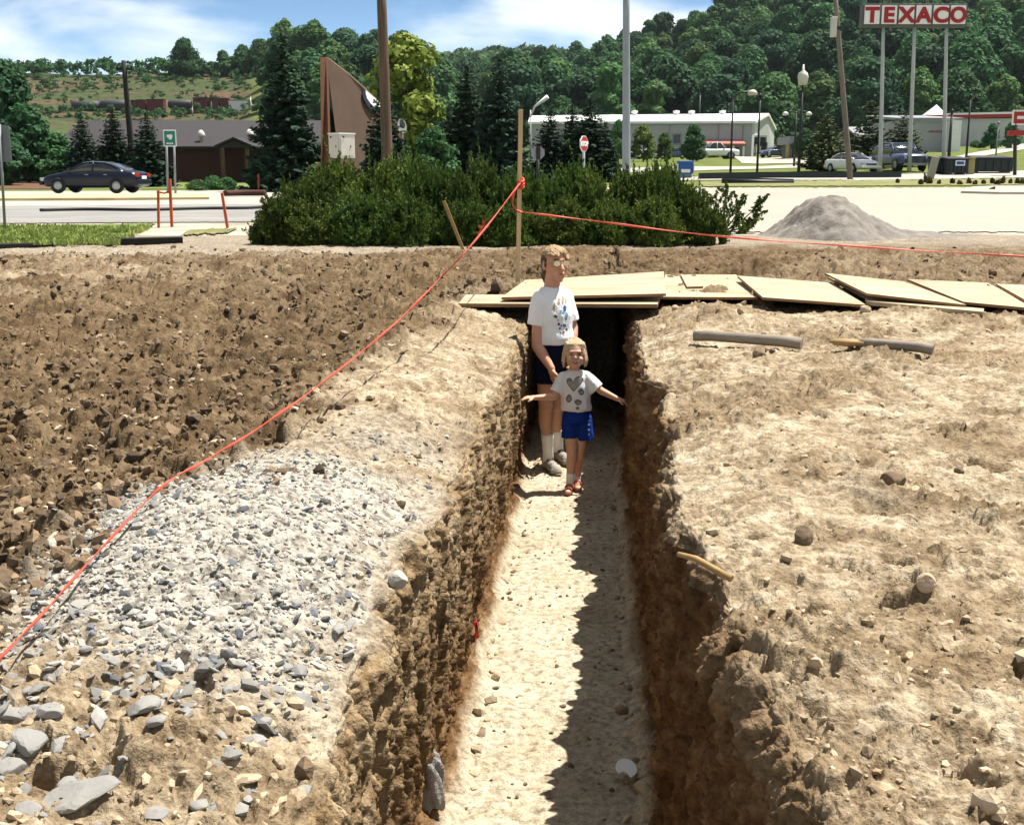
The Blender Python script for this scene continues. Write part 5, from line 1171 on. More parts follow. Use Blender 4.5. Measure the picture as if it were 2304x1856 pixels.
ro = mb.build('roof', M['shingle'], q, True)
def onroof(vx, vy):
    d = ray(vx, vy); n = (B_ - A_).cross(D_ - A_); t = (A_ + Vector((0, 0, .16)) - Vector((0, 0, HZ))).dot(n) / d.dot(n); return Vector((0, 0, HZ)) + d * t
for vx, vy in ((424, 298), (526, 296)):
    p = onroof(vx, vy); mb = MB(); mb.lathe(p, [(.13, -.3), (.13, .3), (.26, .3), (.30, .45), (.22, .65), (.08, .8), (0, .8)], 12); o = mb.build('roof_vent', M['cream'], None); o.parent = ro; o.data.transform(Matrix.Translation(-Vector(q.location)))
# porch gable on the right
zg = zat(293, Y - 3.2); x0, x1 = X(477) , X(556); xm = (x0 + x1) / 2; zo = ze - .1
mb = MB(); F0 = [Vector((x0, Y - 3.2, zo)), Vector((x1, Y - 3.2, zo)), Vector((xm, Y - 3.2, zg))]
mb.prism([F0[0], F0[2], F0[2] + Vector((0, 6, 0)), F0[0] + Vector((0, 6, 0))], (0, 0, .14)); mb.prism([F0[1], F0[2], F0[2] + Vector((0, 6, 0)), F0[1] + Vector((0, 6, 0))], (0, 0, .14)); mb.prism([F0[0] + Vector((.15, .15, 0)), F0[1] + Vector((-.15, .15, 0)), F0[2] + Vector((0, .15, -.1))], (0, .1, 0))
mb.build('porch_roof', M['shingle'], q, True)
for xx in (x0 + .5, x1 - .5):
    mb = MB(); mb.box((xx - .13, Y - 3.0, z0), (xx + .13, Y - 2.74, zo)); mb.build('porch_post', M['pole_wood'], q, True)
# small orange brick house at the left
Y = 104; X = lambda v: float(x_v(v, Y)); q = thing('brick_house', 'small orange brick house with a pale flat roof half hidden by trees at the left', 'house', gY(135, Y)); z0 = gY(135, Y).z - .3; ze = zat(338, Y)
mb = MB(); mb.box((X(60), Y, z0), (X(170), Y + 7, ze)); mb.build('wall', M['orangebrick'], q, True)
mb = MB(); mb.box((X(50), Y - 1.0, ze + .003), (X(180), Y + 7.5, ze + .5)); mb.build('roof', M['greypaint'], q, True)
mb = MB(); mb.box((X(148), Y - .06, z0 + .3), (X(157), Y - .003, ze - .4)); mb.build('door', M['palebluebox'], q, True)
# brown wedge
Y = 52; mp_ = mpv(Y); q = thing('brown_wedge', 'tall brown wedge shaped structure with a white and navy emblem behind the bushes', 'monument', gY(730, Y)); zb_ = gY(730, Y).z - .2
def W(vx, vy, dY=0): return ay(vx, vy, Y + dY)
def base(p): return Vector((p.x, p.y, zb_))
main = [(687, 121, 1.2), (729, 153, 2.0), (763, 184, 2.7), (804, 223, 3.6), (835, 262, 4.3), (842, 300, 4.5)]
P = [W(*m_) for m_ in main]; br_ = base(W(842, 380, 4.5)); bl_ = base(W(722, 345, .2)); P = P + [br_, bl_]
n = Vector((.25, 1, 0)).normalized(); mb = MB()
def planar(p): # keep on the plane x,y line
    return p
mb.prism(P, n * .28); mb.build('main_panel', M['wedge'], q, True)
mb = MB(); L4 = [W(674, 121, .2), W(686, 121, 0.6), base(W(692, 340, -1.2)), base(W(674, 340, -1.0))]; mb.prism(L4, Vector((.05, .3, 0))); mb.build('front_panel', M['wedgeorange'], q, True)
mb = MB(); bk = [W(684, 123, 1.6), W(724, 330, 2.4), base(W(724, 345, 2.4)), base(W(690, 345, 1.6))]; mb.prism(bk, Vector((0, .2, 0))); mb.build('inner_shade', M['pole_black'], q, True)  # black panel holds the shade of the gap in its colour
def onmain(vx, vy, off):
    a, b_, c_ = P[0], P[2], P[-1]; nn = (b_ - a).cross(c_ - a).normalized(); nn = -nn if nn.y > 0 else nn; d = ray(vx, vy); o = Vector((0, 0, HZ)); t = (a - o).dot(nn) / d.dot(nn); return o + d * t + nn * off, nn
def Zw(x, y): return ((560 + x / 3.1) / K, y / 3.1 / K)
for nm, poly, mt, o_ in (('emblem_ring', [(798, 622), (790, 660), (800, 700), (825, 745), (868, 785), (878, 755), (845, 722), (822, 690), (812, 655), (812, 632)], 'navy', .03), ('emblem', [(812, 632), (880, 690), (905, 716), (938, 740), (878, 757), (845, 724), (822, 690), (812, 655)], 'white', .03)):
    pts = [onmain(*Zw(*p), o_) for p in poly]; mb = MB(); mb.prism([p[0] for p in pts], pts[0][1] * -.027); mb.build(nm, M[mt], q, True)
# white warehouse
Y = 176; mp_ = mpv(Y); X = lambda v, YY=Y: float(x_v(v, YY)); q = thing('warehouse', 'long pale warehouse with a red awning and a lit gable end below the wooded hill', 'warehouse', gY(1400, Y)); zl = min(gY(1200, Y).z, gY(1570, Y).z) - .5
xl, xr = X(1118), X(1579); zL, zR = zat(266, Y) , zat(262, Y); ztopL, ztopR = zat(267, Y + 4), zat(252, Y)
z1 = zat(262, Y)
mb = MB(); mb.box((xl, Y, zl), (xr, Y + 26, z1)); mb.build('front_wall', M['ribbed2'], q, True)  # white front in grey siding: its shade is put into the colour
xg = X(1655, Y + 3)
mb = MB(); Gp = [Vector((xr, Y + .02, zl)), Vector((xg + 2, Y + 22, zl)), Vector((xg + 2, Y + 22, zat(276, Y + 22))), Vector(((xr + xg + 2) / 2 + .4, Y + 11, zat(246, Y + 11))), Vector((xr, Y + .02, z1 + .3))]
mb.prism(Gp, (-.3, .1, 0)); mb.build('gable_wall', M['ribbed'], q, True)  # paler siding carries the sunlight on the gable end
ap = Gp[3]
mb = MB(); mb.prism([(xl - .5, Y - .4, z1 + .01), (xr + .4, Y - .4, z1 + .1), (ap.x + .3, ap.y, ap.z + .15), (xl, Y + 11, ap.z - .2)], (0, 0, .35)); mb.prism([(ap.x + .3, ap.y, ap.z + .16), Gp[2] + Vector((.4, .3, .1)), (xl, Y + 26, z1), (xl, Y + 11, ap.z - .19)], (0, 0, .3)); mb.build('roof', M['roofpale'], q, True)
for v in np.linspace(1150, 1560, 9):
    mb = MB(); mb.box((X(v) - .07, Y - .09, zl), (X(v) + .07, Y - .003, z1 - .05)); mb.build('downpipe', M['greypaint'], q, True)
for a, b_, t_, u_2 in ((1412, 1432, 281, 305), (1190, 1210, 285, 303)):
    mb = MB(); mb.box((X(a), Y - .10, zat(u_2, Y)), (X(b_), Y - .005, zat(t_, Y))); f = mb.build('window', M['greypaint'], q, True)
    mb = MB(); mb.box((X(a) + .2, Y - .13, zat(u_2, Y) + .2), (X(b_) - .2, Y - .1005, zat(t_, Y) - .2)); o = mb.build('pane', M['glassdark'], None); o.parent = f; o.data.transform(Matrix.Translation(-Vector(q.location)))
mb = MB(); mb.prism([(X(1477), Y - 2.6, zat(308, Y)), (X(1560), Y - 2.6, zat(308, Y)), (X(1560), Y - .01, zat(299, Y)), (X(1477), Y - .01, zat(299, Y))], (0, 0, .3)); mb.build('awning', M['pink'], q, True)
for a in (1480, 1508, 1535, 1556):
    mb = MB(); mb.box((X(a) - .15, Y - 2.4, zl), (X(a) + .15, Y - 2.1, zat(308, Y))); mb.build('awning_post', M['white'], q, True)
for a, b_ in ((1492, 1502), (1515, 1528), (1540, 1552)):
    mb = MB(); mb.box((X(a), Y - .08, zl + .3), (X(b_), Y - .004, zat(311, Y))); mb.build('shop_window', M['glassdark'], q, True)
for vx, vy in ((1585, 297), (1602, 297), (1578, 311), (1604, 311)):
    p = ay(vx, vy, Y + 3.5); mb = MB(); mb.box((p.x - .6, p.y - 1.2, p.z - .75), (p.x + .6, p.y + .9, p.z + .75)); mb.box((p.x - .4, p.y - 1.25, p.z - .5), (p.x + .4, p.y - 1.203, p.z + .5), 1); mb.build('wall_unit', [M['cream'], M['glassdark']], q, True)
mb = MB(); p = ay(1240, 312, Y); mb.box((X(1140), Y - 3, zl), (X(1285), Y - .01, zat(317, Y))); mb.build('lean_to', M['brick'], q, True)
mb = MB(); mb.box((X(1385), Y - .05, zl), (X(1478), Y - .006, zat(312, Y))); mb.build('dark_base', M['glassdark'], q, True)
for vx in (1335, 1423, 1455, 1520):
    mb = MB(); p = ay(vx, 249, Y + 10); mb.lathe((p.x, p.y, ap.z - .1), [(.3, -.5), (.3, .5), (.5, .6), (.5, .9), (0, 1.0)], 10); mb.build('roof_vent', M['white'], q, True)
# grey hall with writing remnants and the red trimmed store
Y = 128; X = lambda v: float(x_v(v, Y)); q = thing('grey_hall', 'plain pale grey hall with brown lettering left of the red trimmed store', 'building', gY(1960, Y)); z0 = gY(1960, Y).z - .6; z1 = zat(254, Y)
mb = MB(); mb.box((X(1882), Y, z0), (X(2012), Y + 12, z1)); mb.build('wall', M['ribbed2'], q, True)
mb = MB(); mb.prism([(X(1878), Y - .3, z1 + .004), (X(2017), Y - .3, z1 + .004), (X(2014), Y + 12.2, z1 + .8), (X(1884), Y + 12.2, z1 + .8)], (0, 0, .25)); mb.build('roof', M['greypaint'], q, True)
mb = MB()
for k, v in enumerate(np.linspace(1946, 1976, 9)): mb.box((X(v), Y - .05, zat(279.5, Y)), (X(v + 2.6), Y - .004, zat(276 - (k % 3), Y)))
mb.build('lettering', M['pink'], q, True)
mb = MB()
for k, v in enumerate(np.linspace(1984, 2001, 5)): mb.box((X(v), Y - .05, zat(279.5, Y)), (X(v + 2.6), Y - .004, zat(276 - (k % 2), Y)))
mb.build('lettering', M['pink'], q, True)
Y = 124; X2 = lambda v: float(x_v(v, Y)); mb = MB(); mb.box((X2(2010), Y + 2, z0), (X2(2030), Y + 14, zat(252, Y))); mb.build('end_wall', M['white'], q, True)
Y = 146; X = lambda v: float(x_v(v, Y)); q = thing('store', 'long pale store with a red roof band and a white pyramid on top', 'store', gY(2100, Y)); z0 = gY(2100, Y).z - 2.5; z1 = zat(250, Y)
mb = MB(); mb.box((X(1950), Y, z0), (X(2420), Y + 16, z1)); mb.build('wall', M['ribbed'], q, True)
mb = MB(); mb.prism([(X(1990), Y - .5, z1 + .004), (X(2420), Y - .5, zat(240, Y)), (X(2420), Y - .5, zat(232, Y)), (X(1990), Y - .5, zat(241, Y))], (0, 1.2, 0)); mb.build('red_band', M['red'], q, True)
mb = MB(); mb.prism([(X(1990), Y - .7, zat(243, Y)), (X(2420), Y - .7, zat(235, Y)), (X(2420), Y - .7, zat(230, Y)), (X(1990), Y - .7, zat(239, Y))], (0, 17, 0)); mb.build('roof', M['roofpale'], q, True)
c = ay(1963, 250, Y + .0); r = 19 * mpv(Y); zq = zat(253, Y)
mb = MB(); mb.box((c.x - r, Y - 1.5, zat(262, Y)), (c.x + r, Y + 2 * r - 1.5, zq)); mb.build('cupola_base', M['white'], q, True)
mb = MB(); mb.box((c.x - r * 1.03, Y - 1.6, zq + .003), (c.x + r * 1.03, Y + 2 * r - 1.4, zat(243, Y))); mb.build('cupola_band', M['red'], q, True)
mb = MB(); zz_ = zat(243, Y) + .003; apx = (c.x + .2, Y - 1.5 + r, zat(221, Y)); b4 = [(c.x - r, Y - 1.5, zz_), (c.x + r, Y - 1.5, zz_), (c.x + r, Y - 1.5 + 2 * r, zz_), (c.x - r, Y - 1.5 + 2 * r, zz_)]; mb.add(b4 + [apx], [(0, 1, 4), (1, 2, 4), (2, 3, 4), (3, 0, 4), (3, 2, 1, 0)]); mb.build('pyramid_roof', M['white'], q, True)
Y = 134; p = gY(1675, Y); X = lambda v: float(x_v(v, Y)); q = thing('kiosk', 'narrow dark building with a pale fascia right of the warehouse', 'building', p)
mb = MB(); mb.box((X(1664), Y, p.z - .5), (X(1700), Y + 5, zat(304, Y))); mb.build('wall', M['blackmetal'], q, True)
mb = MB(); mb.box((X(1655), Y - .6, zat(304, Y) + .004), (X(1705), Y + 5.5, zat(287, Y))); mb.build('fascia', M['greypaint'], q, True)
mb = MB(); mb.box((X(1650), Y - .4, p.z - .5), (X(1656), Y - .1, zat(304, Y))); mb.build('post', M['yellowish'], q, True)
Y = 150; q = thing('grey_house', 'pale grey gabled house hidden behind the olive pines', 'house', gY(1840, Y)); X = lambda v: float(x_v(v, Y)); z0 = gY(1840, Y).z - 1; 
mb = MB(); mb.box((X(1800), Y, z0), (X(1885), Y + 9, zat(290, Y))); mb.build('wall', M['ribbed2'], q, True)
mb = MB(); ze = zat(290, Y); zr = zat(268, Y); mb.prism([(X(1796), Y - .5, ze + .003), (X(1889), Y - .5, ze + .003), (X(1889), Y + 4.5, zr), (X(1796), Y + 4.5, zr)], (0, 0, .2)); mb.prism([(X(1796), Y + 9.5, ze + .003), (X(1889), Y + 9.5, ze + .003), (X(1889), Y + 4.51, zr), (X(1796), Y + 4.51, zr)], (0, 0, .2)); mb.build('roof', M['greypaint'], q, True)

# ------------------------------------------------------------------ tanks and containers on the left hillside
Y = 338
def hs_tank(v0, v1, top, base_, label, m):
    p = gY((v0 + v1) / 2, Y); x0, x1 = float(x_v(v0, Y)), float(x_v(v1, Y)); z1 = zat(top, Y); z0 = zat(base_, Y); r = (z1 - z0) / 2
    q = thing('storage_tank', label, 'tank', (p.x, Y, z0), 'tanks and containers on the hillside terrace'); mb = MB(); mb.lathe((x0, Y, (z0 + z1) / 2), [(0, 0), (r * .7, .1), (r, .5), (r, x1 - x0 - .5), (r * .7, x1 - x0 - .1), (0, x1 - x0)], 18, axis='x'); mb.build('tank_body', m, q, True)
    for t in (.2, .8): xx = x0 + (x1 - x0) * t; mb = MB(); mb.box((xx - .3, Y - r, z0 - 2.5), (xx + .3, Y + r, z0 + r * .4)); mb.build('cradle', M['blackmetal'], q, True)
def hs_box(v0, v1, top, base_, label, m):
    p = gY((v0 + v1) / 2, Y); x0, x1 = float(x_v(v0, Y)), float(x_v(v1, Y)); z1 = zat(top, Y); z0 = zat(base_, Y)
    q = thing('container', label, 'container', (p.x, Y, z0), 'tanks and containers on the hillside terrace'); mb = MB(); mb.box((x0, Y, z0 - 2.2), (x1, Y + 2.6, z1))
    k = max(3, int((x1 - x0) / 1.0))
    for i in range(k): xx = x0 + (x1 - x0) * (i + .5) / k; mb.box((xx - .2, Y - .1, z0), (xx + .2, Y - .003, z1 - .15))
    mb.build('body', m, q, True)
    mb = MB(); mb.box((x0 - .1, Y - .15, z1 + .003), (x1 + .1, Y + 2.7, z1 + .15)); mb.build('roof', M['greentank'], q, True)
hs_tank(162, 220, 213, 235, 'leftmost purple grey tank on the hillside terrace', M['greentank'])
hs_tank(221, 281, 211, 234, 'purple grey tank behind the top of the black utility pole', M['greentank'])
hs_box(284, 296, 212, 232, 'narrow rust brown container right of the black pole on the hillside', M['browncont'])
hs_box(297, 314, 211, 231, 'small faded red container, the left one on the hillside terrace', M['redcont'])
hs_box(318, 352, 210, 230, 'wide faded red container in the middle of the hillside row', M['redcont'])
hs_tank(362, 412, 211, 229, 'grey tank between the red hillside containers', M['greentank'])
hs_box(414, 444, 207, 226, 'faded red container behind the thin dark hillside post', M['redcont'])
hs_box(447, 468, 207, 226, 'rust brown container in the right part of the hillside row', M['browncont'])
hs_box(470, 486, 208, 225, 'small faded red container next to the white one on the hillside', M['redcont'])
hs_box(488, 535, 212, 226, 'long white container at the right end of the hillside row', M['white'])

# ------------------------------------------------------------------ vehicles (built nose to +x)
def loft(stations, n=None):
    mb = MB(); k = len(stations[0]); vs = [p for s in stations for p in s]
    fs = [(i * k + j, i * k + (j + 1) % k, (i + 1) * k + (j + 1) % k, (i + 1) * k + j) for i in range(len(stations) - 1) for j in range(k)]
    mb.add(vs, fs, 0, True); mb.f += [list(range(k))[::-1], [len(vs) - k + j for j in range(k)]]; mb.m += [0, 0]; mb.sm += [False, False]; return mb
def ring(x, hw, zb, zt, zs=None, tuck=.9, crown=.0):
    zs = zs if zs is not None else zb + (zt - zb) * .62
    L_ = [(x, -hw * tuck, zb), (x, -hw, zb + (zs - zb) * .35), (x, -hw, zs), (x, -hw * .965, zt - .05), (x, -hw * .86, zt), (x, 0, zt + crown)]
    return L_ + [(x, -p[1], p[2]) for p in L_[-2::-1]]
def vehicle(name, label, cat, loc, rz, m, kind='sedan', s=1.0):
    q = thing(name, label, cat, loc, None, rz); q.scale = (s, s, s)
    if kind == 'sedan':
        st = [(-2.32, .74, .40, .70), (-2.26, .80, .30, .88), (-2.0, .86, .26, .965), (-1.5, .88, .24, .985), (-.6, .885, .22, .97), (.4, .885, .22, .95), (1.0, .885, .23, .93), (1.5, .87, .24, .87), (1.95, .83, .27, .78), (2.2, .74, .30, .68), (2.33, .60, .36, .56)]
        cab = [(-1.72, .70, .95, .985), (-1.40, .66, .95, 1.13), (-1.05, .63, .95, 1.29), (-.7, .60, .95, 1.37), (-.2, .595, .94, 1.405), (.2, .60, .94, 1.38), (.55, .63, .94, 1.25), (.9, .67, .93, 1.08), (1.22, .71, .92, .945)]; roof = (3, 5); wx = (1.42, -1.36); wr = .315
    else:
        st = [(-2.6, .86, .45, 1.0), (-2.55, .92, .40, 1.06), (-1.0, .94, .36, 1.08), (.3, .95, .36, 1.10), (1.0, .95, .36, 1.10), (1.6, .94, .38, 1.08), (2.3, .92, .40, 1.04), (2.55, .88, .42, .98), (2.62, .80, .48, .86)]
        cab = [(-.62, .78, 1.07, 1.10), (-.52, .74, 1.07, 1.62), (-.3, .72, 1.07, 1.74), (.15, .72, 1.07, 1.77), (.55, .72, 1.07, 1.73), (.85, .76, 1.08, 1.45), (1.15, .82, 1.09, 1.12)]; roof = (2, 4); wx = (1.65, -1.65); wr = .38
        if kind == 'wagon': cab = [(-2.5, .78, 1.05, 1.08), (-2.35, .74, 1.05, 1.60), (-1.9, .72, 1.07, 1.76)] + [(-.8, .72, 1.07, 1.80)] + cab[3:]; roof = (2, 5)
    loft([ring(x, hw, zb, zt, crown=.02) for x, hw, zb, zt in st]).build('body', m, q)
    cr_ = []
    for x, hw, zb, zt in cab:
        b_ = .80 if kind == 'sedan' else .86; cr_.append([(x, -b_, zb), (x, -hw - .04, zb + (zt - zb) * .6), (x, -hw, zt - .03), (x, -hw * .8, zt), (x, hw * .8, zt), (x, hw, zt - .03), (x, hw + .04, zb + (zt - zb) * .6), (x, b_, zb)])
    loft(cr_).build('windows', M['carglass'], q)
    mb = MB(); a, b_ = roof; R_ = cr_[a:b_ + 1]; vs = []; 
    for r_ in R_: vs += [(p[0], p[1] * 1.025, p[2] + .014) for p in r_[2:6]]
    fs = [(i * 4 + j, i * 4 + j + 1, (i + 1) * 4 + j + 1, (i + 1) * 4 + j) for i in range(len(R_) - 1) for j in range(3)]; mb.add(vs, fs, 0, True)
    for sd_ in (1, 6):      # pillars along the glass corners
        for i0, i1 in ((0, a), (b_, len(cr_) - 1)):
            idn = 2 if sd_ == 1 else 5; mb.tube([Vector(cr_[i][idn]) for i in range(i0, i1 + 1)], .035, 6)
        i_ = (a + b_) // 2 + (0 if kind != 'sedan' else 0); c0 = cr_[i_]; pp = [c0[0], c0[1], c0[2]] if sd_ == 1 else [c0[7], c0[6], c0[5]]; mb.tube([Vector(p) * 1.0 for p in pp], .045, 6)
        if kind == 'wagon': c0 = cr_[3]; pp = [c0[0], c0[1], c0[2]] if sd_ == 1 else [c0[7], c0[6], c0[5]]; mb.tube(pp, .06, 6)
    mb.build('roof', m, q)
    for x in wx:
        for s_ in (-1, 1):
            yy = s_ * (.80 if kind == 'sedan' else .84); mb = MB(); mb.lathe((x, yy, wr), [(0, -.11), (wr * .9, -.11), (wr, -.08), (wr, .08), (wr * .9, .11), (0, .11)], 22, axis='y'); w_ = mb.build('wheel', M['tyre'], q)
            mb = MB(); mb.lathe((x, yy + s_ * .111, wr), [(0, 0), (wr * .3, s_ * .02), (wr * .62, s_ * .004), (wr * .64, s_ * -.02)], 18, axis='y'); mb.build('rim', M['rim'], w_)
            mb = MB(); mb.lathe((x, s_ * (.885 if kind == 'sedan' else .945), wr + .01), [(0, 0), (wr * 1.16, 0), (wr * 1.16, s_ * .006), (0, s_ * .006)], 22, axis='y'); mb.build('wheel_arch', M['blackmetal'], q)
    xf_, xb_ = st[-1][0], st[0][0]; zl = .62 if kind == 'sedan' else .84
    for s_ in (-1, 1):
        mb = MB(); mb.box((xf_ - .16, s_ * .62 - .15, zl - .09), (xf_ + .0 if kind == 'sedan' else xf_ + .02, s_ * .62 + .15, zl + .06)); mb.build('headlight', M['lampclear'], q, False, .01)
        mb = MB(); mb.box((xb_ - .012, s_ * .60 - .17, zl + .10), (xb_ + .12, s_ * .60 + .19, zl + .25)); mb.build('tail_light', M['lampred'], q, False, .01)
        mb = MB(); mb.box((.78, s_ * .90 - .10, .98), (.92, s_ * .90 + .10, 1.10)); mb.build('mirror', m, q, False, .02)
        for hx in (.05, -.85):
            mb = MB(); mb.box((hx - .1, s_ * .882 - .015, .80), (hx + .06, s_ * .882 + .015, .83)); mb.build('door_handle', M['chrome'], q)
    mb = MB(); mb.box((xf_ - .12, -.78, .34), (xf_ + .05, .78, .50)); mb.build('front_bumper', m if kind == 'sedan' else M['chrome'], q, False, .03)
    mb = MB(); mb.box((xb_ - .06, -.80, .36), (xb_ + .1, .80, .58)); mb.build('rear_bumper', m if kind == 'sedan' else M['chrome'], q, False, .03)
    mb = MB(); mb.box((xf_ - .02, -.42 if kind == 'sedan' else -.62, .52), (xf_ + .012 if kind == 'sedan' else xf_ + .03, .42 if kind == 'sedan' else .62, .64 if kind == 'sedan' else .92)); mb.build('grille', M['glassdark'], q)
    mb = MB(); mb.box((xb_ - .03, -.26, .62), (xb_ + .02, .26, .76)); mb.build('number_plate', M['white'], q)
    if kind == 'pickup':
        mb = MB(); mb.box((-2.45, -.80, 1.075), (-.72, .80, 1.095)); mb.build('bed_cover', M['blackmetal'], q)
    return q
p = gY(204, 55.5); p.z += .13
vehicle('parked_car', 'dark blue sedan seen from its left side on the road at the left', 'car', p, math.pi - .10, M['carblue'], 'sedan', .98)
p = gY(1790, 80); vehicle('parked_car', 'small white car facing the camera beside the leaning pole', 'car', p, -1.25, M['carwhite'], 'sedan', .92)
p = gY(1886, 83); vehicle('parked_car', 'steel blue high vehicle facing the camera between two sign poles', 'car', p, -1.45, M['carsteel'], 'wagon', 1.05)
mbv = vehicle('parked_car', 'blue car far off on the drive right of the warehouse', 'car', gY(1632, 150), math.pi + .25, M['carsteel'], 'sedan', 1.0)
vehicle('pickup_truck', 'white pickup truck parked in front of the warehouse awning', 'truck', gY(1500, 152), .12, M['carwhite'], 'pickup', 1.15)
vehicle('parked_car', 'blue car parked in front of the dark warehouse base', 'car', gY(1420, 160), 2.6, M['carsteel'], 'sedan', 1.0)
vehicle('parked_car', 'pale car parked among the young trees at the warehouse', 'car', gY(1368, 162), .3, M['carwhite'], 'sedan', .95)
vehicle('parked_car', 'dark car parked left among the young trees at the warehouse', 'car', gY(1330, 162), .3, M['carblue'], 'sedan', .95)

# ------------------------------------------------------------------ road side pieces
def band(name, label, cat, nearl, farl, h, m):
    """raised concrete piece between two polylines"""
    a = [g(*p) for p in nearl]; b_ = [g(*p) for p in farl]; P = a + b_[::-1]; mb = MB(); mb.prism([p + Vector((0, 0, -.1)) for p in P], (0, 0, h + .1)); o = mb.build(name, m, None, False, .03); return tag(o, label, cat)
q = band('kerb', 'long yellowed kerb of the median on the left road', 'kerb', [(-250, 425), (0, 424), (240, 423), (441, 421)], [(-250, 416), (0, 415), (240, 414), (430, 414)], .13, M['kerb'])
band('traffic_island', 'pale concrete traffic island with a small dry plant at the right edge', 'traffic island', [(2022, 408), (2100, 410), (2300, 411)], [(2045, 398), (2100, 396), (2300, 396)], .12, M['concrete'])
shrub(2090, 404, 9, 393, 'small dry plant on the traffic island', SHD, None, 'dry_plant')
def hose(pts, r, label, m=M['rubber_hose'], name='hose'):
    P = [g(*p) + Vector((0, 0, r + .02)) for p in pts]; mb = MB(); mb.tube(smooth_path(P, 6), r, 8, flat=.8); return tag(mb.build(name, m), label, 'hose')
hose([(85, 448), (180, 446), (300, 447), (420, 444), (520, 443), (560, 440)], .055, 'long black hose lying across the grey road on the left')
hose([(474, 416), (510, 415), (560, 415)], .16, 'thick dark pipe lying on the road left of the bushes', M['brick'], 'pipe')
def timber(a, b_, h, label):
    p, q_ = g(*a), g(*b_); d = (q_ - p).normalized(); n = Vector((-d.y, d.x, 0)); mb = MB(); mb.prism([p - n * .1 + Vector((0, 0, -.03)), q_ - n * .1 + Vector((0, 0, -.03)), q_ + n * .1 + Vector((0, 0, -.03)), p + n * .1 + Vector((0, 0, -.03))], (0, 0, h)); tag(mb.build('edging_timber', M['timber'], None, False, .015), label, 'timber')
timber((-30, 522), (139, 517), .09, 'dark edging timber in front of the lawn at the left edge')
timber((228, 515), (383, 511), .13, 'dark edging timber lying on the pale ground right of the lawn')
# grey gravel pile at the right
c = gp(1752, 498); r = np.random.default_rng(44); n_ = 130; gxx, gyy = np.meshgrid(np.linspace(-3.2, 5.0, 220), np.linspace(-2.3, 2.3, n_))
Hh = zat(417, c.y) ; mq = mpv(c.y)
prof = np.interp(gxx / mq, [-160, -128, -100, -60, -25, 0, 28, 70, 110, 160, 260, 420], [0, .12, .36, .70, .93, 1.0, .93, .64, .38, .20, .10, 0])
side = np.clip(1 - np.abs(gyy) / (1.9 * (.35 + .65 * prof)), 0, 1); zz_ = Hh * 1.02 * prof * np.minimum(side ** .85 * 1.25, 1) 
zz_ = zz_ - .05 * (1 - np.minimum(side, prof) ** .2) + fbm(gxx * 2, gyy * 2, 5, 81) * .07 * np.minimum(1, zz_ * 4) + rough_disp(gxx + 40, gyy + 40, np.minimum(1, zz_ * 5)) * .5
V = np.stack([gxx + c.x, gyy + c.y + .4, zz_ - .015], -1).reshape(-1, 3); id_ = np.arange(gxx.size).reshape(gxx.shape)
fq = np.stack([id_[:-1, :-1], id_[:-1, 1:], id_[1:, 1:], id_[1:, :-1]], -1).reshape(-1, 4)
M['pile'] = mat('grey_gravel', (.30, .27, .235), .95, col2=(.17, .15, .13), scale=5, bump=.8, bscale=26, detail=9)
tag(np_mesh('gravel_pile', V, fq, M['pile'], None, True), 'pile of grey gravel beside the pale lot at the right', 'gravel pile')
# litter
def rag(vx, vy, Y, pts, label, m, name, cat, th=.006):
    P = [ay(vx + x, vy + y, Y + dz) for x, y, dz in pts]; mb = MB(); mb.prism(P, (0, .0 + th, th)); return tag(mb.build(name, m), label, cat)
M['ragm'] = mat('red_plastic', (.62, .03, .05), .4, .1, 10)
rag(1003, 1325, 5.55, [(-5, -14, 0), (0, -18, .02), (3, -6, .0), (2, 6, .03), (5, 16, 0), (-1, 20, .01), (-3, 4, .02)], 'thin red plastic strip hanging on the left trench wall', M['ragm'], 'plastic_strip', 'litter')
p = az(943, 1625, -1.17); rag(943, 1625, p.y, [(-10, -14, .0), (0, -6, .02), (14, 2, .02), (12, 12, 0), (4, 16, .02), (-6, 2, .0)], 'crumpled red plastic scrap at the foot of the left trench wall', M['ragm'], 'plastic_scrap', 'litter')
p = az(1318, 1628, FLOOR + .03); mb = MB(); mb.prism([(p.x + .042 * math.cos(w) * (1 if w < 3.9 or w > 4.9 else .55), p.y + .075 * math.sin(w) * (1 if w < 3.9 or w > 4.9 else .5), FLOOR + .05) for w in np.linspace(0, 6.1, 22)], (0, 0, .008))
tag(mb.build('white_lid', M['white'], None, False, .002), 'round white lid lying on the shaded trench floor', 'litter')
p = az(905, 1640, -1.0); bm = bmesh.new(); bmesh.ops.create_icosphere(bm, subdivisions=4, radius=1); rr2 = random.Random(4)
for v in bm.verts: s_ = 1 + .18 * math.sin(v.co.x * 5 + v.co.z * 3) + .12 * math.sin(v.co.y * 9 + v.co.z * 7); v.co = Vector((v.co.x * .055 * s_, v.co.y * .05 * s_, v.co.z * .13 * s_))
me = bpy.data.meshes.new('cloth_rag'); bm.to_mesh(me); bm.free(); o = link('cloth_rag', me, M['galv'] if False else mat('grey_cloth', (.34, .32, .30), .95, .2, 14, .8)); o.location = p; tag(o, 'crumpled grey cloth hanging at the foot of the left trench wall', 'cloth')
for pl in me.polygons: pl.use_smooth = True
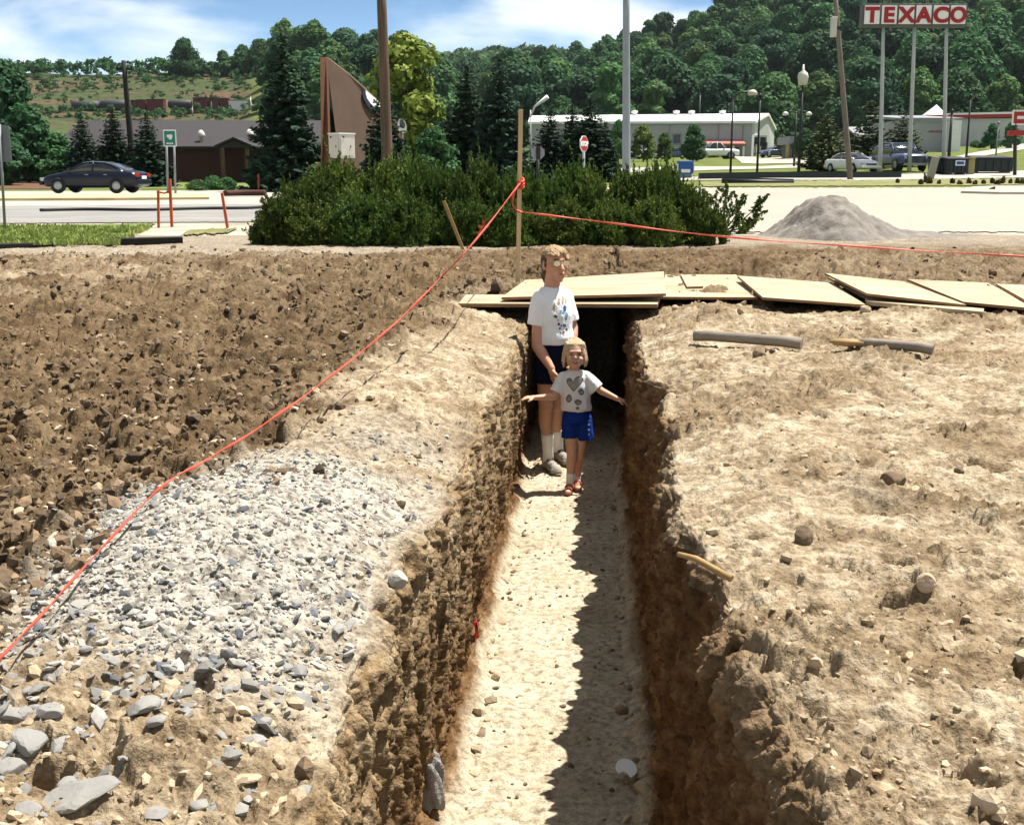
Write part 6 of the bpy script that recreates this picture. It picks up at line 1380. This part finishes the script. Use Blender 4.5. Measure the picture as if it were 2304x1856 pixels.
# ------------------------------------------------------------------ people
M['skin'] = mat('man_skin', (.76, .40, .26), .55, .06, 20, spec=.3)  # even skin tone of the man
M['skin2'] = mat('child_skin', (.88, .50, .33), .55, .06, 20, spec=.3)
for k in ('skin', 'skin2'):
    b = M[k].node_tree.nodes['Principled BSDF']; b.inputs['Subsurface Weight'].default_value = .12; b.inputs['Subsurface Radius'].default_value = (.02, .008, .004); b.inputs['Subsurface Scale'].default_value = .5
M['hairbrown'] = mat('brown_hair', (.10, .055, .028), .5, .3, 30, .6, stretch=(60, 60, 6), spec=.5)
M['hairtop'] = mat('golden_hair', (.62, .40, .20), .5, .3, 30, .6, stretch=(60, 60, 8), spec=.5)
M['hairblond'] = mat('blond_hair', (1.0, .80, .48), .5, col2=(.68, .47, .23), scale=30, bump=.6, stretch=(60, 60, 5), spec=.5)
M['shirt'] = mat('white_cotton', (.80, .80, .79), .9, .02, 4, .25, 60, spec=.1)
M['navycloth'] = mat('navy_cotton', (.006, .008, .024), .9, .2, 12, .3, 60, spec=.1)
M['bluecloth'] = mat('blue_cotton', (.012, .045, .30), .9, .1, 12, .3, 60, spec=.1)
M['ltblue'] = mat('light_blue_pattern', (.20, .42, .75), .9, .1, 12)
M['sock'] = mat('white_sock', (.82, .81, .78), .95, .03, 30, .3, 90, spec=.1)
M['sneaker'] = mat('grey_sneaker', (.38, .35, .30), .8, .12, 14, .2)
M['sole'] = mat('shoe_sole', (.20, .17, .14), .8, .2, 10)
M['lace'] = mat('dark_lace', (.05, .045, .04), .8, .2, 10)
M['sandal'] = mat('orange_red_leather', (.56, .15, .07), .5, .12, 14)
M['toe'] = mat('pale_toe_highlight', (.80, .48, .34), .5, .08, 14)
M['lips'] = mat('lips', (.38, .12, .10), .5, .08, 20)
M['dark'] = mat('dark_eye', (.03, .02, .016), .3, .1, 20)
M['teeth'] = mat('teeth', (.75, .72, .66), .4, .04, 20)
M['lens'] = mat('glasses_lens', (.80, .74, .70), .10, .05, 10, metal=.9)  # pale mirror tone stands in for the glint on the lenses
M['metal'] = mat('glasses_metal', (.5, .42, .3), .3, .05, 10, metal=.9)
M['p_blue'] = mat('print_blue', (.03, .12, .50), .9, .2, 30); M['p_sky'] = mat('print_sky', (.22, .45, .70), .9, .1, 30)
M['p_brown'] = mat('print_brown', (.16, .10, .07), .9, .2, 30); M['p_tan'] = mat('print_tan', (.60, .40, .22), .9, .1, 30)
M['p_grey'] = mat('print_grey', (.30, .30, .29), .9, col2=(.13, .13, .13), scale=60); M['p_pale'] = mat('print_pale', (.52, .47, .41), .9, col2=(.36, .33, .29), scale=90)

def _add_mesh(bm, V, Fc):
    vs = [bm.verts.new(v) for v in V]
    for f in Fc: bm.faces.new([vs[i] for i in f])
_sb = bmesh.new(); bmesh.ops.create_icosphere(_sb, subdivisions=3, radius=1); SPV = [v.co.copy() for v in _sb.verts]; SPF = [[v.index for v in f.verts] for f in _sb.faces]; _sb.free()
def prim(bm, p):
    if p[0] == 'e':
        _, c, rad, fx = p[:4]; c = Vector(c); f = Vector(fx).normalized(); l = Vector((-f.y, f.x, 0)).normalized() if abs(f.z) < .9 else Vector((1, 0, 0)); u = f.cross(l)
        _add_mesh(bm, [c + l * v.x * rad[0] + f * v.y * rad[1] + u * v.z * rad[2] for v in SPV], SPF)
    elif p[0] == 'c':
        _, a, b, r0, r1 = p; a, b = Vector(a), Vector(b)
        for q, r_ in ((a, r0), (b, r1)): _add_mesh(bm, [q + v * r_ for v in SPV], SPF)
        prim(bm, ('k', a, b, r0, r1))
    elif p[0] == 'k':      # cone with flat ends
        _, a, b, r0, r1 = p; a, b = Vector(a), Vector(b); t = (b - a).normalized(); s = t.cross(Vector((0.13, .2, 1)) if abs(t.z) < .95 else Vector((1, 0, 0))).normalized(); w_ = s.cross(t); n = 24
        V = [q + (s * math.cos(k * 2 * math.pi / n) + w_ * math.sin(k * 2 * math.pi / n)) * r_ for q, r_ in ((a, r0), (b, r1)) for k in range(n)]
        _add_mesh(bm, V, [(k, (k + 1) % n, n + (k + 1) % n, n + k) for k in range(n)] + [list(range(n))[::-1], list(range(n, 2 * n))])
    elif p[0] == 'l':      # loft of upright ellipses: rings (centre, half side, half depth), facing f
        _, rings, fx = p; f = Vector(fx).normalized(); l = Vector((-f.y, f.x, 0)); n = 28; V = []
        for c, a, d in rings: V += [Vector(c) + l * a * math.cos(k * 2 * math.pi / n) + f * d * math.sin(k * 2 * math.pi / n) for k in range(n)]
        m_ = len(rings); Fc = [(i * n + k, i * n + (k + 1) % n, (i + 1) * n + (k + 1) % n, (i + 1) * n + k) for i in range(m_ - 1) for k in range(n)]
        _add_mesh(bm, V, Fc + [list(range(n))[::-1], [(m_ - 1) * n + k for k in range(n)]])
def blob(name, prims, voxel, m, parent, smooth=3, wrinkle=0, wscale=12, seed=0):
    bm = bmesh.new()
    for p in prims: prim(bm, p)
    bmesh.ops.recalc_face_normals(bm, faces=bm.faces); me = bpy.data.meshes.new(name); bm.to_mesh(me); bm.free()
    o = bpy.data.objects.new('tmp', me); COL.objects.link(o); md = o.modifiers.new('r', 'REMESH'); md.mode = 'VOXEL'; md.voxel_size = voxel
    if smooth: ms = o.modifiers.new('s', 'SMOOTH'); ms.iterations = smooth; ms.factor = .5
    me2 = bpy.data.meshes.new_from_object(o.evaluated_get(bpy.context.evaluated_depsgraph_get())); bpy.data.objects.remove(o)
    if wrinkle:
        P = np.array([v.co[:] for v in me2.vertices]); Nn = np.array([v.normal[:] for v in me2.vertices])
        w_ = fbm(P[:, 0] * wscale + P[:, 1] * wscale * .8 + seed, P[:, 2] * wscale * .7 + P[:, 1] * 3, 3, 9 + seed); P = P + Nn * w_[:, None] * wrinkle
        me2.vertices.foreach_set('co', P.astype(np.float32).ravel())
    me2.polygons.foreach_set('use_smooth', np.ones(len(me2.polygons), dtype=bool)); me2.name = name
    return link(name, me2, m, parent, True)
def hand(wrist, d, pn, s, thumb, curl=.5):
    """wrist point, finger direction, palm normal (curl side), size, thumb side vector: palm, four bent fingers of different length, thumb from the side"""
    d = Vector(d).normalized(); pn = (Vector(pn) - d * Vector(pn).dot(d)).normalized(); t = Vector(thumb); t = (t - d * t.dot(d) - pn * t.dot(pn)).normalized(); w = Vector(wrist); out = []
    out += [('c', w, w + d * .03 * s, .026 * s, .028 * s)]
    for k in range(4):
        a = w + d * .028 * s + t * (.024 - .016 * k) * s; b = w + d * (.088 - .004 * abs(k - 1)) * s + t * (.030 - .020 * k) * s; out.append(('c', a, b, .0145 * s, .0115 * s))
        L_ = (.068, .078, .072, .056)[k] * s; c1 = curl * .6; c2 = curl * 1.4
        m1 = b + (d * math.cos(c1) + pn * math.sin(c1)) * L_ * .5; m2 = m1 + (d * math.cos(c2) + pn * math.sin(c2)) * L_ * .5
        out += [('c', b, m1, .0098 * s, .0088 * s), ('c', m1, m2, .0088 * s, .0074 * s)]
    a = w + d * .03 * s + t * .024 * s; b = a + (d * .6 + t * .75 + pn * .25).normalized() * .042 * s; c = b + (d * .9 + t * .25 + pn * .3).normalized() * .034 * s
    return out + [('c', a, b, .014 * s, .0115 * s), ('c', b, c, .0108 * s, .0088 * s)]
def decal(name, polys, Yg_, shirt, mats, parent, off=.003):
    """flat print pieces laid onto a shirt: outlines found through the measured places, dropped onto the cloth"""
    T = Vector((0, 0, 0)); p = shirt
    while p.parent is not None: p = p.parent; T += p.location
    bv = BVHTree.FromPolygons([v.co + T for v in shirt.data.vertices], [list(pl.vertices) for pl in shirt.data.polygons])
    by = {}
    for poly, mk in polys:
        bm = bmesh.new(); bm.faces.new([bm.verts.new((x, y, 0)) for x, y in poly]); bmesh.ops.triangulate(bm, faces=bm.faces); bmesh.ops.subdivide_edges(bm, edges=bm.edges, cuts=3, use_grid_fill=True); bmesh.ops.triangulate(bm, faces=bm.faces)
        V = []; ok = True
        for v in bm.verts:
            d = ray(v.co.x, v.co.y).normalized(); h = bv.ray_cast(Vector((0, 0, HZ)), d)
            if h[0] is None: ok = False; break
            V.append(h[0] - d * off)
        if ok: by.setdefault(mk, MB()).add(V, [[q.index for q in f.verts] for f in bm.faces], 0, True)
        bm.free()
    for mk, mb in by.items():
        o = link_mb(mb, name, mats[mk], shirt)
def link_mb(mb, name, m, parent):
    me = bpy.data.meshes.new(name); me.from_pydata(mb.v, [], mb.f); return link(name, me, m, parent, True)
Zv = lambda x, y, ox=1140, oy=800: ((ox + x / 5.106) / K, (oy + y / 5.106) / K)
Z1 = lambda x, y: Zv(x, y, 1140, 520)

def scaled(prims, c, k):
    c = Vector(c); f = lambda p: c + (Vector(p) - c) * k; out = []
    for p in prims:
        if p[0] == 'e': out.append(('e', f(p[1]), tuple(r * k for r in p[2]), p[3]))
        else: out.append((p[0], f(p[1]), f(p[2]), p[3] * k, p[4] * k))
    return out
# ---- the man
YM = 9.25
def Pm(vx, vy, dy=0): return ay(vx, vy, YM + dy)
fm = Vector((.72, -.69, 0)).normalized(); lm = Vector((-fm.y, fm.x, 0)); hf = Vector((.40, -.91, 0)).normalized(); hl = Vector((-hf.y, hf.x, 0))
hR, tR = az(1148, 984, FLOOR), az(1174, 1001, FLOOR); hL_, tL = az(1170, 966, FLOOR), az(1190, 977, FLOOR)
man = thing('person', 'man in white printed t-shirt and navy shorts standing in the trench, looking right', 'person', (hR + tL) / 2, None)
hip, waist, chest, uch, sh, nk = Pm(1166, 748), Pm(1166, 716), Pm(1164, 662), Pm(1162, 634), Pm(1161, 619), Pm(1160, 606)
hd = Pm(1168, 550, -.01); HK = 1.17; PV = hd + Vector((0, 0, .125))
H = lambda a, b, c: hd + hf * a + hl * b + Vector((0, 0, c))
shR, shL = Pm(1135, 632, -.10), Pm(1189, 626, .13); elR, elL = Pm(1130, 727, -.10), Pm(1205, 690, .13); wrR, wrL = Pm(1160, 775, -.20), Pm(1204, 738, .0)
hipR, hipL = Pm(1152, 760, -.05), Pm(1178, 758, .06); knR, knL = Pm(1149, 852, -.08), Pm(1171, 851, .05); anR, anL = hR + (tR - hR) * .22 + Vector((0, 0, .10)), hL_ + (tL - hL_) * .22 + Vector((0, 0, .10))
P = [('l', [(hip + Vector((0, 0, -.06)), .13, .09), (hip, .155, .112), (waist, .14, .105), (chest, .165, .12), (uch, .175, .11), (sh, .14, .085), (nk, .06, .06)], fm),
     ('c', nk + Vector((0, 0, -.03)), H(-.015, 0, -.06), .062, .060)] + scaled([('e', H(0, 0, .018), (.076, .098, .102), hf), ('e', H(.022, 0, -.052), (.060, .070, .066), hf), ('e', H(.072, 0, -.098), (.024, .018, .018), hf),
     ('c', H(.092, 0, .012), H(.116, 0, -.028), .009, .0145), ('e', H(.086, 0, .030), (.048, .014, .011), hf), ('e', H(.090, 0, -.062), (.026, .012, .013), hf),
     ('e', H(-.004, .078, -.008), (.011, .020, .032), hf), ('e', H(-.004, -.078, -.008), (.011, .020, .032), hf), ('e', H(.06, .04, -.02), (.026, .022, .024), hf), ('e', H(.06, -.04, -.02), (.026, .022, .024), hf)], PV, HK) + [
     ('c', shR, elR, .052, .042), ('c', elR, elR.lerp(wrR, .35), .043, .044), ('c', elR.lerp(wrR, .35), wrR, .043, .029), ('c', shL, elL, .052, .042), ('c', elL, elL.lerp(wrL, .35), .043, .043), ('c', elL.lerp(wrL, .35), wrL, .042, .029),
     ('c', hipR, knR, .088, .060), ('c', hipL, knL, .088, .060)]
for kn, an in ((knR, anR), (knL, anL)): P += [('c', kn, kn.lerp(an, .3) - fm * .012, .058, .056), ('c', kn.lerp(an, .3) - fm * .012, kn.lerp(an, .62), .055, .043), ('c', kn.lerp(an, .62), an, .042, .036), ('c', kn + fm * .01, kn + fm * .012, .056, .056)]
P += hand(wrR, Vector((.20, -.12, -1)), Vector((.8, .3, 0)), 1.0, fm, .5) + hand(wrL, Vector((-.1, -.4, -1)), -lm, 1.0, fm, .5)
blob('body', P, .0062, M['skin'], man, 3)
# hair: darker sides and nape, golden top swept forward, its tone partly the sun on it
blob('hair', scaled([('e', H(-.030, 0, .020), (.081, .084, .098), hf), ('e', H(-.055, 0, -.045), (.066, .048, .075), hf), ('c', H(-.083, .02, -.08), H(-.086, .0, -.135), .034, .020), ('c', H(-.081, -.03, -.08), H(-.083, -.02, -.13), .032, .018), ('c', H(.012, .074, .035), H(.014, .077, -.012), .012, .007), ('c', H(.012, -.074, .035), H(.014, -.077, -.012), .012, .007)], PV, HK), .005, M['hairbrown'], man, 2, .004, 60)
tops = []
for i in range(44):      # locks combed forward and to the side over the top
    r_ = random.Random(i); sx = r_.uniform(-.062, .062); b0 = -.075 + .13 * r_.random(); z_ = .118 - 2.4 * abs(sx) ** 2 * 5 - 2.2 * (b0 + .01) ** 2
    e_ = b0 + r_.uniform(.04, .065); ze_ = .128 - 12 * (sx * .95) ** 2 - 4.2 * max(e_, 0) ** 2 - 2.2 * min(e_, 0) ** 2
    tops.append(('c', H(b0, sx, z_ - .010), H(e_, sx - .012, ze_ - .008), .0165, .009))
tops += [('e', H(-.004, 0, .070), (.078, .090, .052), hf), ('c', H(.072, .02, .088), H(.098, -.02, .062), .016, .007), ('c', H(.075, -.02, .088), H(.098, -.045, .056), .015, .006), ('c', H(.07, .045, .078), H(.088, .02, .058), .014, .006)]
blob('hair', scaled(tops, PV, HK), .0045, M['hairtop'], man, 1, .003, 90)
gl = thing('x', None, None); bpy.data.objects.remove(gl)
mb = MB()
for s_ in (-1, 1):
    c = H(.100, s_ * .034, .010); mb.tube([c + hl * .026 * math.cos(w) + Vector((0, 0, .019 * math.sin(w))) for w in np.linspace(0, 6.283, 17)], .0022, 6); mb.tube([c + hl * s_ * .026, H(.06, s_ * .080, .014), H(-.005, s_ * .086, .008)], .0022, 6)
mb.tube([H(.101, -.009, .014), H(.104, 0, .017), H(.101, .009, .014)], .0022, 6); mb.v = [tuple(PV + (Vector(v) - PV) * HK) for v in mb.v]; gf = mb.build('glasses', M['metal'], man, True)
for s_ in (-1, 1):
    c = H(.1005, s_ * .034, .010); mb = MB(); mb.prism([c + hl * .0245 * math.cos(w) + Vector((0, 0, .0175 * math.sin(w))) + Vector((0, 0, 0)) for w in np.linspace(0, 6.283, 17)[:-1]], hf * .0015); mb.v = [tuple(PV + (Vector(v) - PV) * HK) for v in mb.v]; o = mb.build('lens', M['lens'], None); o.parent = gf; o.data.transform(Matrix.Translation(-Vector(man.location)))
blob('mouth', scaled([('e', H(.101, 0, -.060), (.022, .006, .0055), hf)], PV, HK), .003, M['lips'], man, 1)
for s_ in (-1, 1): blob('eyebrow', scaled([('c', H(.094, s_ * .018, .036), H(.086, s_ * .05, .034), .0045, .0035)], PV, HK), .003, M['hairbrown'], man, 1)
hem = Pm(1168, 722)
sR, sL = Pm(1129, 684, -.10), Pm(1200, 676, .13)
shm = blob('t_shirt', [('l', [(hem, .160, .128), (Pm(1167, 708), .168, .138), (Pm(1165, 690), .165, .130), (chest, .182, .138), (uch, .188, .124), (sh + Vector((0, 0, .002)), .150, .098), (nk + Vector((0, 0, .008)), .074, .074)], fm),
   ('c', shR + Vector((.01, .01, .004)), shR.lerp(sR, .3), .070, .071), ('k', shR, sR, .068, .074), ('c', shL + Vector((-.01, -.01, .004)), shL.lerp(sL, .3), .070, .071), ('k', shL, sL, .068, .074), ('c', shR + Vector((.01, .01, .02)), nk + Vector((0, 0, -.03)), .055, .058), ('c', shL + Vector((-.01, -.01, .02)), nk + Vector((0, 0, -.03)), .055, .058)], .0065, M['shirt'], man, 3, .0045, 11)
blob('collar', [('l', [(nk + Vector((0, 0, -.002)), .078, .078), (nk + Vector((0, 0, .014)), .071, .071)], fm)], .004, M['shirt'], shm, 1) if False else None
pr = []
def blobpoly(cx, cy, rx, ry, seed, n=10):
    r = random.Random(seed); return [Z1(cx + rx * math.cos(k * 6.283 / n) * r.uniform(.6, 1.15), cy + ry * math.sin(k * 6.283 / n) * r.uniform(.6, 1.15)) for k in range(n)]
for cx, cy, rx, ry, mk in [(600, 800, 20, 40, 'tan'), (645, 785, 18, 45, 'tan'), (680, 800, 12, 30, 'tan'), (545, 880, 14, 60, 'tan'), (565, 985, 24, 20, 'brown'), (672, 885, 20, 38, 'blue'), (620, 935, 18, 30, 'sky'), (690, 965, 22, 36, 'sky'), (655, 930, 16, 18, 'sky'), (684, 1010, 10, 22, 'blue'), (600, 1070, 13, 24, 'brown'), (628, 1085, 12, 14, 'blue'), (668, 1090, 22, 22, 'blue'), (690, 1130, 16, 14, 'brown'), (610, 1120, 12, 18, 'brown'), (622, 1165, 14, 12, 'brown'), (655, 1160, 18, 12, 'brown'), (590, 1025, 9, 14, 'tan')]:
    pr.append((blobpoly(cx, cy, rx, ry, cx + cy), mk))
decal('print', pr, YM, shm, {'tan': M['p_tan'], 'brown': M['p_brown'], 'blue': M['p_blue'], 'sky': M['p_sky']}, man)
blob('shorts', [('l', [(hip + Vector((0, 0, -.10)), .150, .115), (hip, .168, .126), (waist + Vector((0, 0, -.02)), .152, .118), (waist + Vector((0, 0, .02)), .148, .114)], fm), ('k', hipR + Vector((0, 0, .04)), hipR.lerp(knR, .50), .104, .108), ('k', hipL + Vector((0, 0, .04)), hipL.lerp(knL, .50), .104, .106)], .0065, M['navycloth'], man, 3, .005, 12, 3)
for kn, an, he, to in ((knR, anR, hR, tR), (knL, anL, hL_, tL)):
    tp_ = kn.lerp(an, .52)
    blob('sock', [('k', tp_, kn.lerp(an, .75), .051, .045), ('c', kn.lerp(an, .75), an + Vector((0, 0, -.02)), .0445, .042)], .005, M['sock'], man, 2, .002, 40)
    d = (to - he); d.z = 0; L_ = d.length; d.normalize(); e0 = he + d * .03; 
    if L_ < .29: to = he + d * .30
    so_ = blob('shoe', [('c', e0 + Vector((0, 0, .045)), e0 + Vector((0, 0, .075)), .041, .044), ('c', e0 + d * .02 + Vector((0, 0, .05)), he + d * .17 + Vector((0, 0, .048)), .044, .042), ('c', he + d * .15 + Vector((0, 0, .042)), he + d * .255 + Vector((0, 0, .036)), .044, .034), ('e', he + d * .24 + Vector((0, 0, .03)), (.046, .055, .030), d)], .005, M['sneaker'], man, 2)
    blob('sole', [('e', he + d * .08 + Vector((0, 0, .012)), (.045, .10, .014), d), ('e', he + d * .215 + Vector((0, 0, .012)), (.050, .095, .014), d)], .005, M['sole'], so_, 1)
    sd_ = Vector((-d.y, d.x, 0)); mb = MB()
    for q in range(4): c = he + d * (.10 + .03 * q) + Vector((0, 0, .099 - .008 * q)); mb.tube([c - sd_ * .026 + Vector((0, 0, -.006)), c, c + sd_ * .026 + Vector((0, 0, -.006))], .007, 6)
    mb.build('laces', M['lace'], so_, True)

# ---- the girl
fr, to1 = az(1199, 1034, FLOOR), az(1192, 1050, FLOOR); bk, to2 = az(1214, 1026, FLOOR), az(1217, 1039, FLOOR)
YG = (fr.y + bk.y) / 2 + .02
def Pg(vx, vy, dy=0): return ay(vx, vy, YG + dy)
girl = thing('person', 'small girl in heart t-shirt and blue shorts, arms spread to both trench walls', 'person', (fr + bk) / 2, None)
fg = Vector((.0, -1, 0)); lg = Vector((1, 0, 0)); gd = Pg(1209.5, 744, -.03); G = lambda a, b, c: gd + Vector((b, -a, c)); GK = 1.14; GPV = gd + Vector((0, 0, -.005))
nk, sh, ch, wa, hp = Pg(1209, 779), Pg(1209, 787), Pg(1211, 812), Pg(1212, 850), Pg(1213, 878)
shR, shL = Pg(1186, 795), Pg(1234, 794); elR, elL = Pg(1166, 835, -.03), Pg(1264, 822, -.03); wrR, wrL = Pg(1126, 837, -.07), Pg(1298, 839, -.04)
hipR, hipL = Pg(1200, 890, 0), Pg(1227, 890, 0); knR, knL = Pg(1204, 955, -.05), Pg(1220, 952, .0); anR, anL = fr + Vector((0, 0, .065)), bk + Vector((0, 0, .065))
P = [('l', [(hp + Vector((0, 0, -.03)), .085, .065), (hp, .095, .072), (wa, .085, .066), (ch, .095, .066), (sh + Vector((0, 0, -.02)), .095, .058), (sh, .07, .05), (nk, .036, .036)], fg), ('c', nk + Vector((0, 0, -.02)), G(-.01, 0, -.05), .037, .037)] + scaled([('e', G(0, 0, .018), (.066, .080, .080), fg), ('e', G(.018, 0, -.040), (.054, .058, .050), fg), ('e', G(.056, 0, -.078), (.020, .016, .014), fg), ('c', G(.078, 0, .0), G(.087, 0, -.016), .007, .0105), ('e', G(.060, .030, -.028), (.022, .02, .02), fg), ('e', G(.060, -.030, -.028), (.022, .02, .02), fg), ('e', G(.076, 0, -.045), (.026, .008, .010), fg), ('e', G(.074, 0, .022), (.040, .010, .010), fg),
     ('e', G(0, .066, -.01), (.009, .015, .022), fg), ('e', G(0, -.066, -.01), (.009, .015, .022), fg)], GPV, GK) + [
     ('c', shR, elR, .032, .027), ('c', elR, wrR, .0275, .019), ('c', shL, elL, .032, .027), ('c', elL, wrL, .0275, .019), ('c', hipR, knR, .058, .041), ('c', hipL, knL, .058, .041)]
for kn, an in ((knR, anR), (knL, anL)): P += [('c', kn, kn.lerp(an, .33) + Vector((0, .008, 0)), .040, .038), ('c', kn.lerp(an, .33) + Vector((0, .008, 0)), an, .037, .024)]
P += hand(wrR, Vector((-1, -.15, .05)), Vector((-.1, .2, -1)), .66, Vector((0, -1, .2)), .45) + hand(wrL, Vector((1, -.15, -.28)), Vector((.2, .1, -1)), .66, Vector((0, -1, .3)), .6)
blob('body', P, .0045, M['skin2'], girl, 3)
hp_ = [('e', G(-.016, 0, .022), (.072, .073, .077), fg)]; rr3 = random.Random(12)
for a in np.linspace(-2.75, 2.75, 58):      # bobbed locks of uneven length round the sides and back, turned in at the ends
    if math.cos(a) > .52: continue
    a = a + rr3.uniform(-.05, .05); k = rr3.uniform(.96, 1.05); x, f_ = math.sin(a) * .066 * k, math.cos(a) * .062 * k - .014; sw = rr3.uniform(-.007, .007)
    m1, m2 = G(f_, x * 1.05, -.005), G(f_ + .004, x * 1.12 + sw * .5, -.045)
    hp_ += [('c', G(f_ * .75, x * .80, .065), m1, .0105, .0095), ('c', m1, m2, .0095, .0075), ('c', m2, G(f_ + .006, x * rr3.uniform(.98, 1.12) + sw, -.078 + rr3.uniform(-.016, .014)), .0075, .003)]
for x in np.linspace(-.056, .056, 19):      # wispy fringe parted off centre
    x = x + rr3.uniform(-.003, .003); pt = .012; e_ = x + (x - pt) * .22 + rr3.uniform(-.004, .004)
    hp_ += [('c', G(.018, pt + (x - pt) * .45, .099 - abs(x) * .25), G(.060 - abs(x) * .22, x * .92, .066), .011, .008), ('c', G(.060 - abs(x) * .22, x * .92, .066), G(.076 - abs(e_) * .34, e_, .024 + rr3.uniform(-.008, .010)), .0075, .003)]
hp_ = scaled(hp_, GPV, GK)
blob('hair', hp_, .0034, M['hairblond'], girl, 1, .002, 90)
for s_ in (-1, 1): blob('eye', scaled([('e', G(.074, s_ * .026, .003), (.0115, .006, .0038), fg)], GPV, GK), .0022, M['dark'], girl, 1); blob('eyebrow', scaled([('c', G(.080, s_ * .014, .015), G(.074, s_ * .038, .016), .003, .0022)], GPV, GK), .0022, M['hairbrown'], girl, 1)
mo = blob('mouth', scaled([('e', G(.083, 0, -.044), (.020, .005, .0075), fg)], GPV, GK), .0022, M['lips'], girl, 1)
blob('teeth', scaled([('e', G(.087, 0, -.0425), (.0135, .0025, .0032), fg)], GPV, GK), .0016, M['teeth'], mo, 0)
hem = Pg(1213, 863); sR, sL = Pg(1172, 826, -.02), Pg(1257, 819, -.02)
shg = blob('t_shirt', [('l', [(hem, .112, .086), (hem + Vector((0, 0, .02)), .118, .094), (wa + Vector((0, 0, .02)), .112, .088), (ch, .112, .082), (sh + Vector((0, 0, -.02)), .106, .068), (sh, .078, .056), (nk + Vector((0, 0, .004)), .044, .044)], fg),
   ('c', shR, shR.lerp(sR, .3), .046, .050), ('k', shR, sR, .046, .058), ('c', shL, shL.lerp(sL, .3), .046, .050), ('k', shL, sL, .046, .058), ('c', shR + Vector((.008, 0, .008)), nk + Vector((0, 0, -.022)), .036, .036), ('c', shL + Vector((-.008, 0, .008)), nk + Vector((0, 0, -.022)), .036, .036)], .005, M['shirt'], girl, 3, .0035, 16, 5)
heart = [(770, 418), (730, 375), (692, 320), (685, 285), (700, 260), (735, 255), (755, 285), (768, 300), (780, 262), (810, 240), (850, 236), (880, 260), (872, 300), (840, 340), (800, 385)]
inner = [(770, 405), (735, 366), (702, 318), (697, 292), (720, 290), (745, 300), (768, 318), (790, 275), (815, 256), (845, 250), (866, 268), (858, 300), (830, 336), (795, 378)]
pr = [([Zv(*p) for p in heart], 'grey')]; pr2 = [([Zv(*p) for p in inner], 'pale')]
for cx, cy, rx, ry, a in [(716, 492, 34, 46, .2), (858, 418, 36, 36, .5), (820, 538, 42, 32, 0), (815, 605, 22, 18, 0)]:
    pr.append(([Zv(cx + rx * math.cos(w) * (1 + .12 * math.sin(w * 3 + cx)), cy + ry * math.sin(w) * (1 + .10 * math.cos(w * 2 + cy))) for w in np.linspace(0, 6.1, 14)], 'grey'))
    if ry > 30: pr2.append(([Zv(cx + .6 * rx * math.cos(w), cy + ry * .18 + .45 * ry * math.sin(w)) for w in np.linspace(0, 6.1, 12)], 'pale'))
decal('print', pr, YG, shg, {'grey': M['p_grey']}, girl, .002); decal('print', pr2, YG, shg, {'pale': M['p_pale']}, girl, .0035)
shs = blob('shorts', [('l', [(hp + Vector((0, 0, -.035)), .104, .082), (hp, .108, .086), (hem + Vector((0, 0, -.01)), .098, .076), (hem + Vector((0, 0, .02)), .092, .07)], fg), ('e', (hipR + hipL) / 2 + Vector((0, 0, -.045)), (.045, .06, .075), fg), ('k', hipR + Vector((0, 0, .05)), Pg(1199, 921, -.015), .060, .066), ('k', hipL + Vector((.004, 0, .05)), Pg(1231, 924, 0), .060, .066)], .005, M['bluecloth'], girl, 3, .004, 18, 7)
decal('pattern', [([Zv(x + dx, y + dy) for dx, dy in ((-14, 4), (4, -12), (17, -6), (15, 12), (-2, 13))], 'p') for x, y in [(940, 790), (938, 850), (942, 905), (945, 745)]], YG, shs, {'p': M['ltblue']}, girl, .003)
for kn, an, he, to in ((knR, anR, fr, to1), (knL, anL, bk, to2)):
    blob('sock', [('k', Pg(1201 if kn is knR else 1215, 995 if kn is knR else 988, (he.y - YG)), an, .032, .028), ('c', an, an + Vector((0, -.01, -.025)), .028, .027)], .004, M['sock'], girl, 2, .0015, 60)
    d = (to - he); d.z = 0; d.normalize(); b0 = he - d * .025
    so_ = blob('shoe', [('c', b0 + Vector((0, 0, .028)), b0 + d * .03 + Vector((0, 0, .034)), .027, .028), ('c', b0 + d * .05 + Vector((0, 0, .026)), b0 + d * .135 + Vector((0, 0, .024)), .024, .027), ('e', b0 + d * .14 + Vector((0, 0, .022)), (.033, .036, .024), d)], .004, M['sandal'], girl, 2)
    sd_ = Vector((-d.y, d.x, 0)); c = b0 + d * .065; mb = MB(); mb.tube([c + sd_ * .031 * math.cos(w) + Vector((0, 0, .034 + .030 * math.sin(w))) for w in np.linspace(0, math.pi, 11)], .006, 8); mb.build('strap', M['sandal'], so_, True)
    blob('toe_highlight', [('e', b0 + d * .150 + Vector((0, 0, .030)), (.024, .026, .0185), d)], .003, M['toe'], so_, 1)  # pale ellipse painted in for the highlight on the toe
    blob('sole', [('e', b0 + d * .025 + Vector((0, 0, .009)), (.028, .045, .010), d), ('e', b0 + d * .115 + Vector((0, 0, .009)), (.034, .06, .010), d)], .004, M['sole'], so_, 1)

# ------------------------------------------------------------------ summer air
if HAZE:
    mb = MB(); mb.box((-2000, -300, -5), (2000, 1400, 300)); hz = mb.build('haze', None); tag(hz, kind='stuff')
    m = bpy.data.materials.new('haze'); m.use_nodes = True; nt = m.node_tree; nt.nodes.clear(); o = nt.nodes.new('ShaderNodeOutputMaterial'); v = nt.nodes.new('ShaderNodeVolumePrincipled')
    v.inputs['Color'].default_value = (.80, .90, 1, 1); v.inputs['Density'].default_value = HAZE; v.inputs['Anisotropy'].default_value = .3; nt.links.new(v.outputs[0], o.inputs['Volume']); hz.data.materials.append(m)
